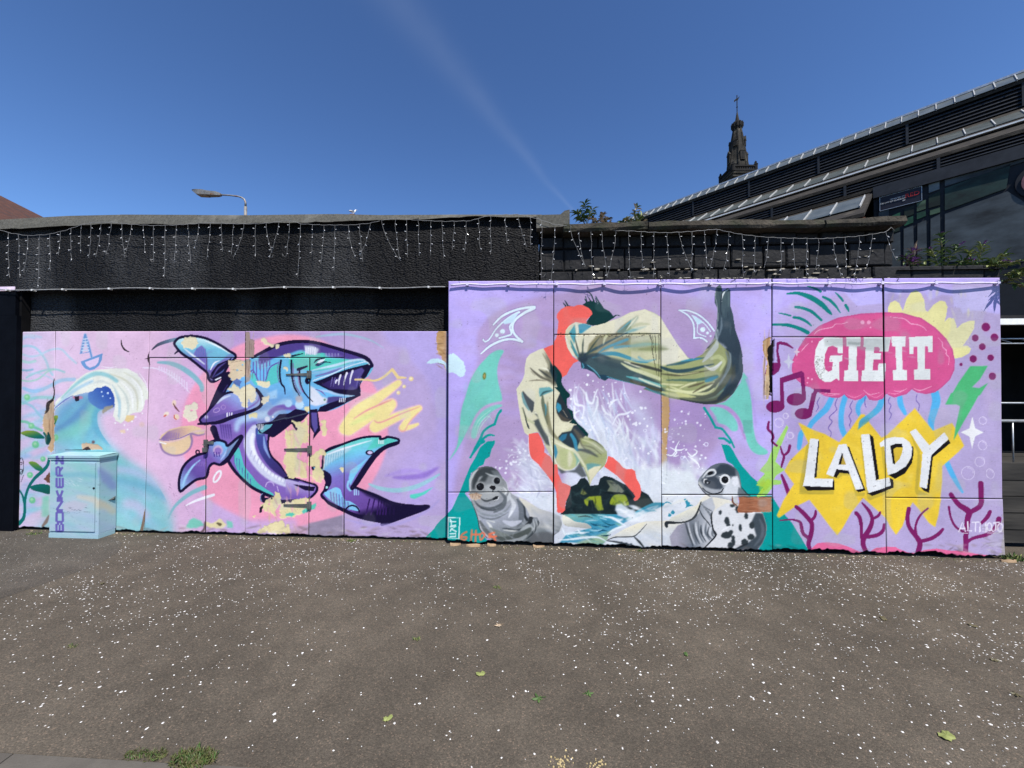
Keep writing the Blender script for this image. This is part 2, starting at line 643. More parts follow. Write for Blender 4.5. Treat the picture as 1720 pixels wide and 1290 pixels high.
    for s_, c_ in (("1100,520 1250,580 1360,680 1400,800 1400,930", (214, 212, 186)), ("1180,640 1270,760 1300,900 1280,980", (206, 214, 204)),
                   ("1120,640 1190,760 1210,900 1200,1030", (196, 214, 214)), ("1250,500 1400,600 1470,760", (222, 222, 196)),
                   ("1150,700 1200,850 1190,1000", (176, 206, 214)), ("900,630 1000,600 1100,640", (214, 220, 214)),
                   ("1330,560 1440,700 1460,880", (252, 250, 244)), ("1210,600 1330,740 1350,920", (252, 250, 244))):
        line('A1', s_, (10, 30, 12), c_, 8, 0.85)
    clip()
    line('A1', "470,915 600,810 690,760", (10, 16, 6), (120, 130, 190), 3)
    line('A1', "1000,435 1090,450 1170,435", (4, 12, 3), (246, 236, 244), 2)
    line('A1', "1420,510 1490,610 1515,720", (4, 10, 4), (250, 240, 246), 2)
    fill('A1', "1010,930 1030,890 1130,870 1140,890 1050,940 1020,960", (160, 150, 130), 6, 0.9, rough=0.5)
    fill('A1', "1260,1040 1280,980 1370,980 1360,1030 1300,1060", (238, 208, 150), 6)
    fill('A1', "1200,1150 1260,1140 1270,1180 1220,1180", (246, 214, 186), 4)
    dot('A1', 1450, 1085, 30, (232, 196, 190), 10, 0.8)
    for x, y, r in ((1155, 1068, 11), (1380, 1000, 12), (1340, 1050, 11), (1290, 1140, 11), (1255, 1090, 10), (1455, 960, 9), (1230, 1180, 8)):
        dot('A1', x, y, r, (250, 240, 244))
    fill('A1', "680,770 790,765 800,795 690,800", (196, 130, 160), 4, 0.9, rough=0.4)
    fill('A1', "705,770 750,765 755,815 712,825", (44, 30, 50), 2, 1, rough=0.5)
    # paper boat
    for w_, c_ in ((38, (176, 190, 226)), (20, (108, 152, 204))):
        line('A1', "815,82 872,272 772,292 815,82", w_, c_, 3, sm=False)
        line('A1', "845,160 890,330", w_ * 0.8, c_, 3, sm=False)
    for k in range(5):
        line('A1', [(800 - k * 5, 130 + k * 32), (838 + k * 5, 126 + k * 32)], 15, (206, 222, 240), 3, 0.9)
    hull = "768,382 1012,288 1004,360 970,430 920,468 870,480 820,460 785,420"
    fill('A1', hull, (190, 196, 228), 8, 0.9)
    fill('A1', hull, (112, 156, 206), 2)
    fill('A1', "815,388 975,330 965,390 930,430 870,450 835,425", (230, 206, 234), 2)
    line('A1', "1218,140 1225,200 1260,250 1305,272", (6, 16, 20, 8), (30, 22, 28))
    line('A1', "690,200 640,265", (4, 10, 4), (190, 160, 186))
    # seaweed
    TEAL = (14, 112, 108)
    for x, y, r in ((168, 780, 34), (215, 1100, 34), (490, 1230, 36)):
        dot('A1', x, y, r, (128, 204, 150), 4); dot('A1', x - 6, y - 6, r * 0.45, (166, 222, 176), 6)
    for x, y, r in ((262, 178, 40), (345, 340, 30), (203, 518, 34), (228, 800, 36)):
        dot('A2', x, y, r, (118, 200, 150), 4); dot('A2', x - 6, y - 8, r * 0.45, (166, 222, 176), 6)
    fill('A2', "340,760 420,740 420,980 330,990", (126, 214, 180), 24, 0.8)
    line('A2', "80,1060 130,1000 145,900 150,780 185,660 250,560 340,475 395,410 415,330", (46, 30, 30, 40, 30), TEAL)
    line('A2', "86,690 120,750 140,840", (18, 26), TEAL)
    line('A1', "400,1290 390,1210 370,1180", 50, (20, 100, 96))
    for fr_, s_, g_ in (('A1', "100,1175 180,1150 280,1165 360,1225 340,1245 220,1235 130,1205", Gr((200, 1150), (140, 160, 60), (220, 1240), (10, 104, 96))),
                        ('A2', "185,375 250,370 310,410 350,460 290,470 230,430", Gr((260, 370), (130, 160, 60), (250, 470), (10, 104, 96))),
                        ('A2', "200,650 300,620 420,635 420,730 320,710 240,690", Gr((300, 620), (12, 110, 104), (330, 720), (20, 90, 80))),
                        ('A1', "455,1000 520,985 500,1060 460,1110", Gr((500, 990), (140, 160, 60), (460, 1100), (20, 100, 90)))):
        fill(fr_, s_, g_, 2, 1, True)
    # old writing at the edge
    ring('A2', 104, 418, 26, 8, (30, 24, 34), ry=90)
    line('A2', "95,380 112,378 112,400 96,402", 8, (30, 24, 34)); ring('A2', 100, 470, 16, 8, (30, 24, 34))
    line('A2', "130,520 100,600", (6, 14, 4), (40, 26, 36))
    # ---- scratches and grey arcs on the pink
    line('S1', "105,248 180,190 300,150 430,120", (12, 34, 40, 30), Gr((105, 240), (70, 64, 84), (430, 120), (118, 160, 186)), 3)
    line('S1', "360,295 405,255", (14, 26), NAVY)
    line('S1', "165,390 300,400 430,450 560,540 650,640 660,700", (22, 50, 60, 54, 44), (138, 184, 196), 5)
    line('S1', "0,450 150,460 300,530 430,630 530,735", (14, 14, 10, 6), (240, 224, 242), 3, 0.95)
    for k in range(12):
        t_ = k / 11
        x, y = 180 + 310 * t_, 470 + 220 * t_ ** 1.25
        line('S1', [(x, y - 34 - 40 * t_), (x + 4, y + 18)], (18, 8), (236, 216, 238), 3, 0.85)
    line('S2', "285,1000 350,880 440,790 560,710 690,655", (14, 34, 44, 54), (140, 190, 200), 5)
    line('S2', "480,860 580,810 680,775 790,740", (10, 26, 32, 30), (250, 246, 252), 3)
    ring('S2', 830, 535, 70, 22, (252, 246, 250), ry=28, rot=-1.05)
    fill('S2', "480,1110 520,1020 570,990 660,1040 690,1080 600,1110", (120, 206, 180), 14, 0.9, rough=0.6)
    fill('S2', "930,1030 1000,1040 1010,1110 940,1110", (120, 206, 180), 12, 0.9, rough=0.6)
    fill('S2', "700,1040 760,1060 860,1010 930,1070 900,1110 760,1110 700,1090", CR2, 6, 0.95, rough=0.7)
    fill('S2', "830,1040 880,1070 860,1090 820,1060", (96, 84, 60), 6, 0.9, rough=0.6)
    for k in range(60):
        x, y = RNG.uniform(280, 560), RNG.uniform(600, 960)
        if abs((y - 600) - (x - 270) * 1.25) < 60:
            line('S2', [(x, y), (x + RNG.uniform(5, 30), y + RNG.uniform(10, 40))], (4, 7, 2), (140, 112, 140), 2, 0.7)
    # ---- shark
    body = "424,600 450,586 471,578 500,573 530,575 570,586 605,596 618,602 625,612 626,620 618,632 610,639 605,648 606,658 598,668 563,687 540,692 528,691 516,697 486,708 462,722 454,732 452,750 458,766 471,779 486,800 505,805 525,812 533,818 530,830 515,838 498,842 474,845 459,836 440,829 420,818 398,797 384,776 372,748 362,737 356,716 346,703 352,688 368,655 382,636 400,612"
    fill('P', body, Gr((540, 585), (108, 190, 214), (470, 640), (116, 190, 234), (430, 690), (126, 160, 220), (405, 720), (134, 104, 182), (470, 840), (138, 104, 186)), 0, 1, True)
    clip('P', body, True)
    fill('P', "440,592 471,578 500,573 535,575 580,590 620,604 600,604 572,602 545,594 530,600 508,588 486,594 460,602 436,612", (84, 66, 140), 2, 1, True)
    fill('S3', "60,330 180,270 260,300 420,285 480,340 640,350 740,380 620,440 470,470 290,480 60,440", (88, 204, 186), 8, 1, True)
    fill('S3', "420,300 520,340 660,345 620,310 520,290", (112, 92, 160), 12, 0.8)
    fill('S3', "205,200 300,205 370,240 340,310 280,300 220,290", (220, 224, 240), 10, 0.9)
    for k in range(5):
        line('S3', [(225 + k * 26, 230), (222 + k * 25, 310)], (16, 4), (236, 236, 246), 3)
        line('S3', [(450 + k * 34, 290), (452 + k * 34, 340)], (10, 3), (170, 176, 214), 4)
    line('S3', "290,480 420,450 560,420 700,380 820,360 900,370", (10, 30, 26, 16), (200, 226, 240), 6)
    line('S3', "290,510 450,490 600,450 760,400", (20, 36, 20), (150, 196, 226), 10, 0.9)
    line('S3', "330,545 500,500 620,455", (10, 26, 10), (120, 104, 168), 6, 0.9)
    # flank
    fill('S1', "1190,560 1235,490 1300,610 1370,600 1410,470 1500,400 1540,420 1540,600 1440,640 1260,650", (92, 200, 196), 4)
    for x, a_, b_ in ((1235, 390, 510), (1270, 380, 570), (1312, 380, 600), (1350, 375, 600), (1385, 375, 520), (1420, 375, 430)):
        line('S1', [(x, a_), (x, b_)], (16, 10), (108, 100, 176), 3)
    line('S1', "1205,500 1235,480 1290,600", 14, (104, 92, 168), 2)
    line('S1', "1375,590 1420,450 1510,395", 14, (104, 92, 168), 2)
    fill('S1', "1380,740 1500,690 1500,790 1420,800", (176, 214, 240), 16, 0.8)
    line('S1', "1050,1140 1060,1080 1110,1030 1250,990 1420,960 1560,850 1640,830", (60, 70, 90, 80, 60), (184, 214, 240), 30, 0.85)
    line('S1', "1420,960 1480,910 1580,890 1690,900", 60, (126, 100, 180), 14)
    for k in range(6):
        line('S1', [(1140 + k * 22, 1120 - k * 12), (1146 + k * 22, 1190 - k * 16)], (16, 6), (122, 96, 176), 5, 0.7)
    for k in range(5):
        line('S1', [(870 + k * 26, 1090), (890 + k * 26, 1240)], (20, 5), (86, 64, 140), 6)
    # belly
    line('S2', "1250,0 1200,90 1190,200 1230,320 1330,450 1450,545 1580,600 1716,640 1800,680", (90, 120, 100, 90, 90, 70), (214, 214, 234), 10)
    line('S2', "1225,60 1215,170 1270,320 1400,480 1560,580", (30, 50, 40, 30), (244, 244, 250), 12)
    for k in range(12):
        t_ = k / 11
        x, y = 1215 + 420 * t_, 250 + 340 * t_ ** 0.8
        line('S2', [(x, y), (x - 20, y + 60)], (10, 3), (140, 130, 184), 4, 0.7)
    line('S2', "1300,20 1330,160 1390,300 1480,420 1620,530 1716,580", (90, 120, 110, 90, 60), Gr((1300, 0), (70, 84, 160), (1600, 500), (60, 44, 104)), 6)
    line('S2', "1350,90 1365,210 1420,330", (12, 34, 8), (150, 176, 226), 8, 0.9)
    line('S2', "1470,-10 1430,60 1420,170 1450,290 1540,385 1640,510", 62, NAVY, 2)
    fill('S2', "1280,60 1290,10 1360,-20 1440,-40 1420,20 1330,60", (104, 176, 190), 4)
    # teal drip
    line('S2', "1055,240 1065,330 1090,430", (60, 90, 90), (88, 196, 192), 3)
    line('S2', "1090,430 1180,560 1290,650 1450,740", (80, 110, 60, 30), (88, 196, 192), 3)
    for x, a_, b_ in ((1022, 300, 400), (1050, 330, 440), (1078, 340, 460), (1110, 440, 510), (1140, 470, 560), (1170, 500, 590), (1200, 560, 620)):
        line('S2', [(x, a_), (x + 4, b_)], (12, 6), (90, 120, 176), 3)
    ring('S2', 1420, 640, 46, 12, (200, 176, 226), a0=3.0, a1=6.2); line('S2', "1500,640 1515,700", 10, (200, 176, 226))
    fill('S4', "0,560 120,590 240,620 330,650 300,720 200,760 0,800", Gr((100, 560), (206, 196, 232), (80, 760), (126, 92, 176)), 8)
    fill('S4', "80,620 240,640 330,650 310,700 220,690 160,660", NAVY, 2)
    clip()
    # outlines of the body
    line('P', "424,601 450,587 471,578 500,573.5 530,575.5 570,586.5 605,597 618,604 624,614", (4, 6.5, 6, 5.5, 6, 7, 8), NAVY)
    line('P', "384,630 372,652 358,680 350,694", (12, 13, 10, 6), NAVY)
    line('S2', "790,0 830,110 880,200 960,370 1050,500 1200,640 1330,712 1460,770", (80, 60, 44, 36, 36, 36, 40), NAVY)
    line('S2', "1350,730 1340,790 1420,800 1550,815 1716,800", (40, 60, 50, 30), NAVY)
    ring('S2', 1345, 770, 30, 8, (150, 170, 210), ry=44, a0=2.0, a1=4.4)
    line('S4', "0,550 110,560 240,600 330,630 350,680 310,740 240,790 130,820 0,815", (30, 20, 24, 30, 26, 20, 16), NAVY)
    line('S1', "1450,1190 1560,1120 1640,1050 1716,1010", (80, 60, 70, 70), NAVY)
    fill('S1', "1260,1080 1440,1050 1520,970 1640,960 1716,920 1716,1040 1560,1100 1420,1200 1300,1180", NAVY, 2)
    fill('S1', "1300,1150 1360,1090 1450,1080 1420,1120 1330,1180", (104, 176, 190), 3)
    for k in range(4):
        line('S1', [(1285 + k * 18, 1080), (1290 + k * 16, 1140)], 7, (236, 236, 246))
    line('S1', "1440,1050 1600,1010 1716,985", 12, (70, 76, 96))
    dot('S1', 1390, 1025, 30, (226, 230, 244), 4); dot('S1', 1452, 1000, 12, (240, 240, 250))
    # mouth
    fill('S3', "310,612 420,572 560,510 700,462 850,425 950,400 965,430 905,545 850,600 830,650 838,720 785,762 660,742 520,715 420,660 350,640", NAVY)
    fill('S3', "395,640 470,600 620,545 740,488 850,448 880,480 835,560 800,680 750,700 600,690 500,690", Gr((420, 640), (50, 36, 92), (850, 520), (92, 80, 150)), 4)
    for x0_, y0_, x1_, y1_ in ((590, 640, 612, 535), (648, 640, 684, 510), (716, 632, 748, 486), (555, 625, 570, 590)):
        line('S3', [(x0_, y0_), ((x0_ + x1_) / 2 - 6, (y0_ + y1_) / 2), (x1_, y1_)], (10, 18, 22), (236, 232, 246))
    for x in (500, 530, 790, 820):
        line('S3', [(x, 660), (x + 20, 560)], (6, 14), (120, 110, 176), 3, 0.8)
    line('S3', "300,600 340,580 500,525 680,445 820,400 900,385 935,415", (8, 14, 12, 12, 8), (214, 232, 246), 1)
    line('S3', "315,612 430,668 540,722 660,745 760,750", 16, NAVY)
    line('S3', "360,705 470,715 560,745 660,760 750,765", (20, 30, 20, 10), (176, 206, 236), 4)
    fill('S3', "350,945 380,890 470,850 600,800 770,765 835,725 838,762 760,800 600,880 440,945", NAVY)
    fill('S3', "470,780 540,770 640,775 600,810 500,840 440,850", (84, 76, 140), 6)
    for k in range(4):
        line('S3', [(605 + k * 20, 790), (598 + k * 20, 830)], 10, (226, 228, 244))
    fill('S3', "270,650 320,680 400,770 465,795 455,850 330,880 270,860", (226, 226, 234), 12, 0.95)
    line('S3', "330,690 400,720 440,760", (6, 16, 6), (120, 104, 170), 3)
    dot('S3', 432, 808, 14, (120, 150, 130), 3)
    # eye and gills
    line('S3', "318,392 350,360 432,342", (10, 22, 10), NAVY)
    line('S3', "335,420 400,385 505,392", (16, 18, 6), NAVY)
    fill('S3', "345,395 380,362 440,352 420,378 370,400", (232, 236, 244), 2)
    line('S3', "330,425 370,420 430,392", (8, 22, 6), (40, 60, 110))
    line('S3', "70,320 190,292", (22, 8), NAVY, sm=False); line('S3', "140,470 240,435", (36, 20), NAVY, sm=False)
    line('S3', "65,400 68,520 90,640 155,765", (22, 20, 18, 10), NAVY); line('S3', "85,400 88,520 110,640 165,745", 10, (116, 92, 160), 2)
    line('S3', "155,470 165,620 210,730 300,832", (20, 20, 18, 8), NAVY); line('S3', "140,500 150,620 190,720", 12, (150, 120, 180), 2)
    line('S1', "1545,370 1530,500 1545,620 1580,670 1590,745", (24, 22, 20, 10), NAVY); line('S1', "1520,380 1505,500 1525,620", 8, (116, 92, 160))
    line('S1', "1662,370 1665,520 1690,660 1720,720", (22, 20, 16), NAVY)
    dot('S3', 30, 850, 42, (182, 216, 240), 6); dot('S3', 155, 862, 50, (190, 220, 240), 6); dot('S3', 150, 800, 40, (200, 170, 160), 10, 0.7)
    dot('S3', 245, 595, 30, NAVY, ry=40); dot('S3', 268, 590, 14, (90, 180, 220))
    # small flap below the jaw
    fill('S3', "30,960 110,910 230,930 260,960 200,1030 130,1080 90,1030 0,1050", NAVY)
    fill('S3', "265,920 350,910 385,1150 340,1200 300,1255 310,1180 270,1120", NAVY)
    fill('S3', "280,950 345,950 355,1120 320,1180 285,1080", (96, 84, 158), 5)
    line('S3', "80,1060 110,1120 155,1170", (40, 30, 16), NAVY)
    line('S3', "0,1020 230,960", 12, (70, 76, 96))
    # upper fin
    fin = "420,112 550,96 700,120 850,188 960,258 1042,322 960,420 930,470 880,555 780,608 735,572 720,510 640,440 540,360 440,290 385,232 356,172"
    fill('S1', fin, Gr((700, 130), (206, 240, 242), (640, 240), (122, 196, 218), (560, 380), (124, 108, 182), (700, 520), (110, 92, 168)))
    clip('S1', fin)
    fill('S1', "560,330 600,240 660,200 700,240 720,320 790,310 720,420 660,420", (124, 110, 184), 6, 0.9)
    for k in range(5):
        line('S1', [(610 + k * 24, 240), (600 + k * 26, 330)], 9, (96, 120, 186), 3, 0.8)
    fill('S1', "720,300 900,230 970,290 850,400 730,480", (124, 200, 220), 14, 0.8)
    line('S1', "470,240 560,310 690,410", (10, 22, 10), (232, 240, 248), 4)
    line('S1', "700,150 850,210 980,290", (10, 30, 10), (240, 250, 252), 6)
    fill('S1', "745,560 770,500 840,410 960,360 1000,330 960,430 880,545 790,590", NAVY)
    line('S1', "780,560 840,460 930,390", (6, 16, 6), (104, 88, 160), 4); line('S1', "800,550 880,500 945,440", (6, 14, 6), (96, 110, 176), 4)
    line('S1', "760,470 800,400 860,370", (12, 18, 6), (236, 240, 248), 3)
    clip()
    outline('S1', fin, 30, NAVY)
    line('S1', "815,585 870,560", 16, (240, 240, 248))
    # pectoral fin
    pec = "640,1020 700,962 790,868 870,775 960,728 1100,712 1240,690 1318,770 1312,870 1190,935 1000,992 850,1050 700,1080 650,1060"
    fill('S1', pec, Gr((960, 740), (150, 168, 222), (900, 860), (140, 110, 186), (760, 1040), (104, 84, 156)))
    clip('S1', pec)
    line('S1', "830,850 900,790 980,760", (10, 30, 12), (206, 216, 240), 8)
    line('S1', "700,1040 900,990 1150,920", (30, 50, 30), (100, 82, 154), 8)
    ring('S1', 825, 925, 36, 9, (180, 150, 206), ry=22, rot=-0.4); ring('S1', 900, 890, 24, 8, (172, 140, 200), rot=-0.4)
    dot('S1', 710, 1000, 22, (200, 190, 226), 14)
    for k in range(3):
        line('S1', [(945 + k * 25, 955), (945 + k * 25, 995)], 12, (240, 236, 248))
    line('S1', "1180,900 1280,830 1300,770", 20, (130, 110, 184), 6)
    clip()
    outline('S1', pec, 26, NAVY)
    fill('S1', "900,530 1010,600 930,720 800,850 770,880 830,700", NAVY, 1)
    line('S1', "900,720 950,640", (8, 26, 8), (80, 70, 140), 8, 0.9)
    line('S1', "620,1080 850,1060 1000,1010 1190,950 1310,880 1330,790 1270,690", (24, 40, 30, 20, 36, 50, 30), NAVY)
    # lower fin
    lf = "735,160 830,128 920,150 950,190 1050,110 1106,80 1095,135 960,340 870,402 790,388 740,430 706,540 600,570 500,640 425,700 406,650 412,540 450,430 520,350 600,300 690,270 720,230"
    fill('S2', lf, Gr((880, 170), (134, 192, 236), (760, 330), (128, 96, 176), (560, 480), (106, 82, 160), (440, 640), (150, 186, 230)))
    clip('S2', lf)
    dot('S2', 840, 240, 56, (206, 176, 210), 14); dot('S2', 840, 250, 40, (150, 116, 186), 8)
    for k in range(3):
        line('S2', [(795 + k * 28, 265), (800 + k * 28, 310)], 12, (80, 58, 140))
    line('S2', "450,640 480,540 560,420 640,350", (16, 30, 20, 8), (160, 206, 238), 8)
    line('S2', "870,350 960,230 1080,110", (10, 30, 10), (170, 196, 236), 6)
    for k in range(6):
        line('S2', [(590 + k * 20, 370), (600 + k * 20, 420)], 6, (150, 120, 190), 3, 0.8)
    fill('S2', "950,200 1100,85 960,340 900,380", NAVY, 2, 0.25)
    clip()
    outline('S2', lf, 30, NAVY)
    line('S2', "880,395 960,330 1000,250 1090,110", (40, 50, 30, 20), NAVY)
    ring('S2', 612, 262, 20, 16, NAVY)
    # tail
    tail = "440,255 640,172 850,102 1045,86 1052,118 1110,106 1140,92 1250,116 1262,146 1238,172 1130,210 1030,280 930,400 850,520 800,600 772,650 1000,740 1200,830 1380,872 1572,862 1578,892 1350,980 1100,1070 1072,1060 1112,1030 950,1010 780,970 600,880 480,820 398,752 430,690 455,620 440,560 400,490 305,455 312,415 400,445"
    fill('S4', tail, Gr((900, 130), (112, 214, 206), (780, 300), (122, 196, 232), (640, 520), (132, 118, 196), (700, 760), (120, 88, 170), (1000, 850), (110, 76, 156), (1120, 900), NAVY))
    clip('S4', tail)
    line('S4', "420,420 480,330 600,260 720,220", (40, 110, 100, 30), (190, 220, 232), 20, 0.9)
    for k in range(8):
        line('S4', [(450 + k * 28, 300 - k * 8), (440 + k * 28, 430 - k * 16)], 9, (120, 176, 206), 3, 0.7)
    line('S4', "460,290 640,225 820,170 960,130", (10, 20, 16, 6), (240, 244, 250), 5)
    fill('S4', "1000,110 1160,110 1240,120 1200,160 1080,190 960,230 900,240", (92, 206, 190), 10)
    for k in range(4):
        line('S4', [(1040 + k * 18, 120), (1040 + k * 18, 170)], 9, (232, 244, 244))
    fill('S4', "930,310 860,370 720,470 700,560 720,640 780,520 850,420", (130, 206, 238), 5)
    line('S4', "700,590 690,650 720,690", 26, (150, 206, 240), 5)
    dot('S4', 935, 268, 46, NAVY, ry=30); dot('S4', 940, 268, 28, (206, 190, 226), ry=18)
    lump = "430,730 500,680 560,655 610,680 630,740 660,800 720,815 800,870 820,920 700,900 560,840"
    fill('S4', lump, (134, 200, 236), 3, 1, True)
    for k in range(7):
        line('S4', [(500 + k * 32, 710 + k * 10 + max(0, k - 3) * 18), (510 + k * 32, 800 + k * 22)], 15, (116, 130, 192), 3)
    ring('S4', 740, 940, 80, 18, NAVY, a0=3.2, a1=6.2)
    for x0_, x1_ in ((935, 895), (990, 950), (1040, 1020), (1070, 1050), (1100, 1085), (1130, 1115), (1170, 1160), (1210, 1205)):
        line('S4', [(x0_, 790), (x1_, 960)], 16, (54, 28, 92), 3)
    fill('S4', "780,660 1000,745 1200,835 1380,875 1570,865 1570,890 1350,980 1100,1070 1150,900 1040,810 900,750", NAVY, 20, 0.75)
    for k in range(3):
        line('S4', [(765 + k * 24, 680), (765 + k * 24, 740)], 12, (170, 206, 240))
    clip()
    outline('S4', tail, 26, NAVY)
    line('S4', "1250,150 1130,195 1020,275 930,385 850,505 790,600 740,665", (24, 40, 60, 66, 66, 60, 50), NAVY)
    line('S4', "770,660 1000,750 1200,840 1400,880 1570,872", (20, 30, 50, 70, 30), NAVY)
    line('S4', "410,750 480,830 620,900 790,975 960,1010 1130,1020 1300,980", (20, 34, 40, 44, 60, 80, 60), NAVY)
    line('S4', "420,470 470,530 475,600 440,690", (20, 70, 70, 40), NAVY)
    dot('S4', 458, 655, 14, (176, 226, 232))
    # yellow lightning
    Y1, Y2 = (250, 232, 160), (244, 214, 150)
    for w_, c_, so in ((170, (250, 196, 196), 10), (132, (250, 230, 156), 6)):
        line('S3', "1260,620 1040,780 820,940 660,1130", (w_ * 0.5, w_ * 0.8, w_ * 1.2, w_), c_, so)
        line('S3', "700,1140 940,980 1180,850", (w_, w_, w_ * 0.75), c_, so)
        line('S3', "1180,860 1090,980 990,1110", (w_ * 0.8, w_ * 0.8, w_ * 0.8), c_, so)
        line('S3', "1000,1110 1240,1000 1490,900", (w_ * 0.95, w_ * 0.7, w_ * 0.45), c_, so)
        line('S3', "1490,905 1380,1010 1300,1120", (w_ * 0.4, w_ * 0.5, w_ * 0.5), c_, so)
        line('S3', "1300,1130 1400,1110 1475,1080", (w_ * 0.5, w_ * 0.35, w_ * 0.2), c_, so)
    line('S3', "760,1020 900,930 1080,850 1180,810", (8, 20, 20, 10), (240, 150, 160), 6, 0.8)
    line('S3', "990,1040 1060,1060 1300,960 1500,885", (10, 18, 16, 6), (240, 150, 160), 6, 0.8)
    line('S3', "930,1080 925,1150 980,1190", (6, 16, 6), (240, 150, 160), 6, 0.8)
    line('S3', "1265,1110 1280,1150 1330,1150 1380,1060 1480,950", (6, 14, 10, 8), (240, 156, 160), 5, 0.8)
    line('S3', "720,1090 860,1020 1000,960", (20, 60, 20), (226, 236, 150), 26, 0.7)
    for k in range(6):
        line('S3', [(720 + k * 40, 920 - k * 26), (900 + k * 36, 880 - k * 20)], (8, 26, 16), Y1, 8, 0.8)
    line('S3', "775,582 900,585 1000,592 1090,555 1190,470", (18, 22, 26, 30), Y2, 3); line('S3', "1190,470 1255,560 1340,562", (34, 40, 18), Y2, 3, sm=False)
    for x, y, r in ((1400, 574, 26), (1322, 660, 20), (1258, 730, 21)):
        dot('S3', x, y, r, Y2, 4); dot('S3', x - 4, y - 4, r * 0.5, (252, 244, 206), 5)
    line('S3', "340,105 480,85 640,75 800,100 960,150 1100,235", (14, 30, 26, 20, 6), (160, 200, 212), 8, 0.7)
    # purple smear and teal arcs at lower right
    line('S4', "1110,530 1300,480 1450,470 1600,490 1716,430", (20, 60, 40, 60, 20), (176, 150, 220), 20, 0.75)
    line('S4', "1200,545 1350,545 1550,520 1690,440", (20, 54, 60, 20), (150, 118, 204), 18, 0.85)
    line('S4', "930,620 1060,670 1250,690 1450,650 1600,580 1716,510", (20, 44, 50, 50, 40, 20), (156, 206, 214), 6, 0.9)
    fill('S4', "1385,740 1520,715 1650,650 1560,730 1440,785 1390,775", (92, 212, 190), 4)
    line('S4', "650,1010 850,1060 1050,1080 1300,1050 1560,930 1716,800", (10, 24, 30, 30, 26, 16), (178, 164, 220), 10, 0.7)
    fill('S4', "1550,1225 1716,1060 1800,980 1800,1235 1640,1240", (0, 166, 150), 3)
    # bowl
    bowl = "188,1245 210,1200 300,1140 430,1105 560,1095 640,1120 690,1160 680,1195 560,1190 550,1290 520,1340 440,1425 330,1425 240,1390 200,1340"
    fill('S1', bowl, (238, 206, 164), 3)
    fill('S1', "200,1240 280,1160 430,1115 540,1120 500,1190 380,1240 230,1262", Gr((220, 1250), (138, 108, 166), (520, 1140), (240, 198, 160)), 4)
    line('S1', "190,1262 300,1275 440,1240 560,1170 690,1150", 22, (236, 196, 190), 4)
    line('S1', "185,1250 260,1262 400,1240 530,1185", 12, (150, 124, 170), 3)
    line('S1', "195,1300 230,1380 320,1425 430,1420 520,1360 550,1270 540,1190 620,1205 690,1190", (22, 24, 20, 20, 26, 20, 14), (160, 128, 170), 4)
    line('S1', "185,1280 260,1300", 14, (250, 244, 240))
    for k in range(5):
        line('S1', [(300 + k * 26, 1180), (292 + k * 26, 1235)], 10, (166, 130, 178), 3, 0.8)
    dot('S1', 262, 968, 34, (246, 226, 200), 4, ry=22, rot=-0.6); dot('S1', 250, 985, 24, (220, 100, 90), 3, 0.8, ry=10, rot=-0.6); dot('S1', 268, 960, 20, (248, 232, 210), 3, ry=14)
    dot('S1', 375, 1000, 32, (246, 220, 190), 4); line('S1', "352,980 352,1010 375,1028", 10, (214, 84, 80), 3)
    dot('S1', 350, 845, 24, (244, 214, 190), 4, ry=34); line('S1', "340,850 370,900 408,940", (8, 22, 8), (110, 64, 66), 3, 0.9)
    # peeled paint
    for fr_, s_, c_ in (('S1', "440,150 470,110 540,98 600,120 610,180 590,230 550,250 510,225 470,235 430,190", CREAM),
                        ('S1', "1325,130 1360,100 1400,170 1480,180 1535,160 1530,230 1440,240 1400,210 1340,180", CREAM),
                        ('S1', "950,370 1080,362 1205,372 1195,560 1120,570 1000,600 945,510 970,450", (232, 208, 172)),
                        ('S1', "960,650 1020,625 1090,690 1190,610 1262,690 1265,790 1215,850 1180,800 1165,910 1105,880 1085,800 1000,730 940,695", CREAM),
                        ('S1', "470,870 540,850 580,805 620,850 600,960 610,1010 540,1065 460,1010 450,960", (238, 230, 204)),
                        ('S1', "1265,600 1420,600 1415,670 1340,680 1290,655", CREAM), ('S1', "1330,790 1410,760 1410,820 1350,860 1320,840", CREAM),
                        ('S1', "1170,970 1220,950 1300,960 1270,1010 1190,1010", CR2), ('S1', "1560,440 1630,430 1620,500 1590,510", CREAM),
                        ('S1', "1560,300 1640,290 1650,340 1600,345", CREAM), ('S1', "1590,1150 1640,1170 1716,1290 1600,1290", CR2),
                        ('S2', "1590,0 1640,40 1716,90 1716,560 1640,550 1600,420 1560,380 1570,300 1640,230 1590,120", CR2),
                        ('S2', "1480,700 1540,710 1550,830 1490,900 1480,1000 1440,940 1340,930 1310,870 1380,790 1470,760", CR2),
                        ('S2', "1550,840 1716,800 1716,980 1600,1010 1530,1000 1530,900", CR2),
                        ('S2', "1270,1150 1380,1080 1450,1050 1560,1010 1600,1080 1600,1160 1500,1180 1400,1160 1300,1170", CR2),
                        ('S2', "1220,980 1270,950 1260,1000", CR2),
                        ('S3', "60,1030 190,1060 250,960 260,880 200,870 190,920 240,950 260,1290 0,1290 0,1210 60,1170 160,1180", CR2),
                        ('S3', "380,1030 450,1040 460,1160 420,1240 380,1150 400,1090", CR2),
                        ('S4', "0,20 200,0 190,150 130,330 230,380 240,560 100,540 30,560 0,440", CR2),
                        ('S4', "250,330 330,270 380,230 430,215 450,290 420,330 380,420 440,520 390,610 330,600 260,540 330,430 260,420", CR2),
                        ('S4', "0,820 100,790 240,770 300,730 250,830 240,900 190,950 100,990 60,950 0,930", CR2),
                        ('S4', "600,440 650,420 640,490 620,480", CR2), ('S4', "0,1070 40,1060 50,1150 0,1220", CR2)):
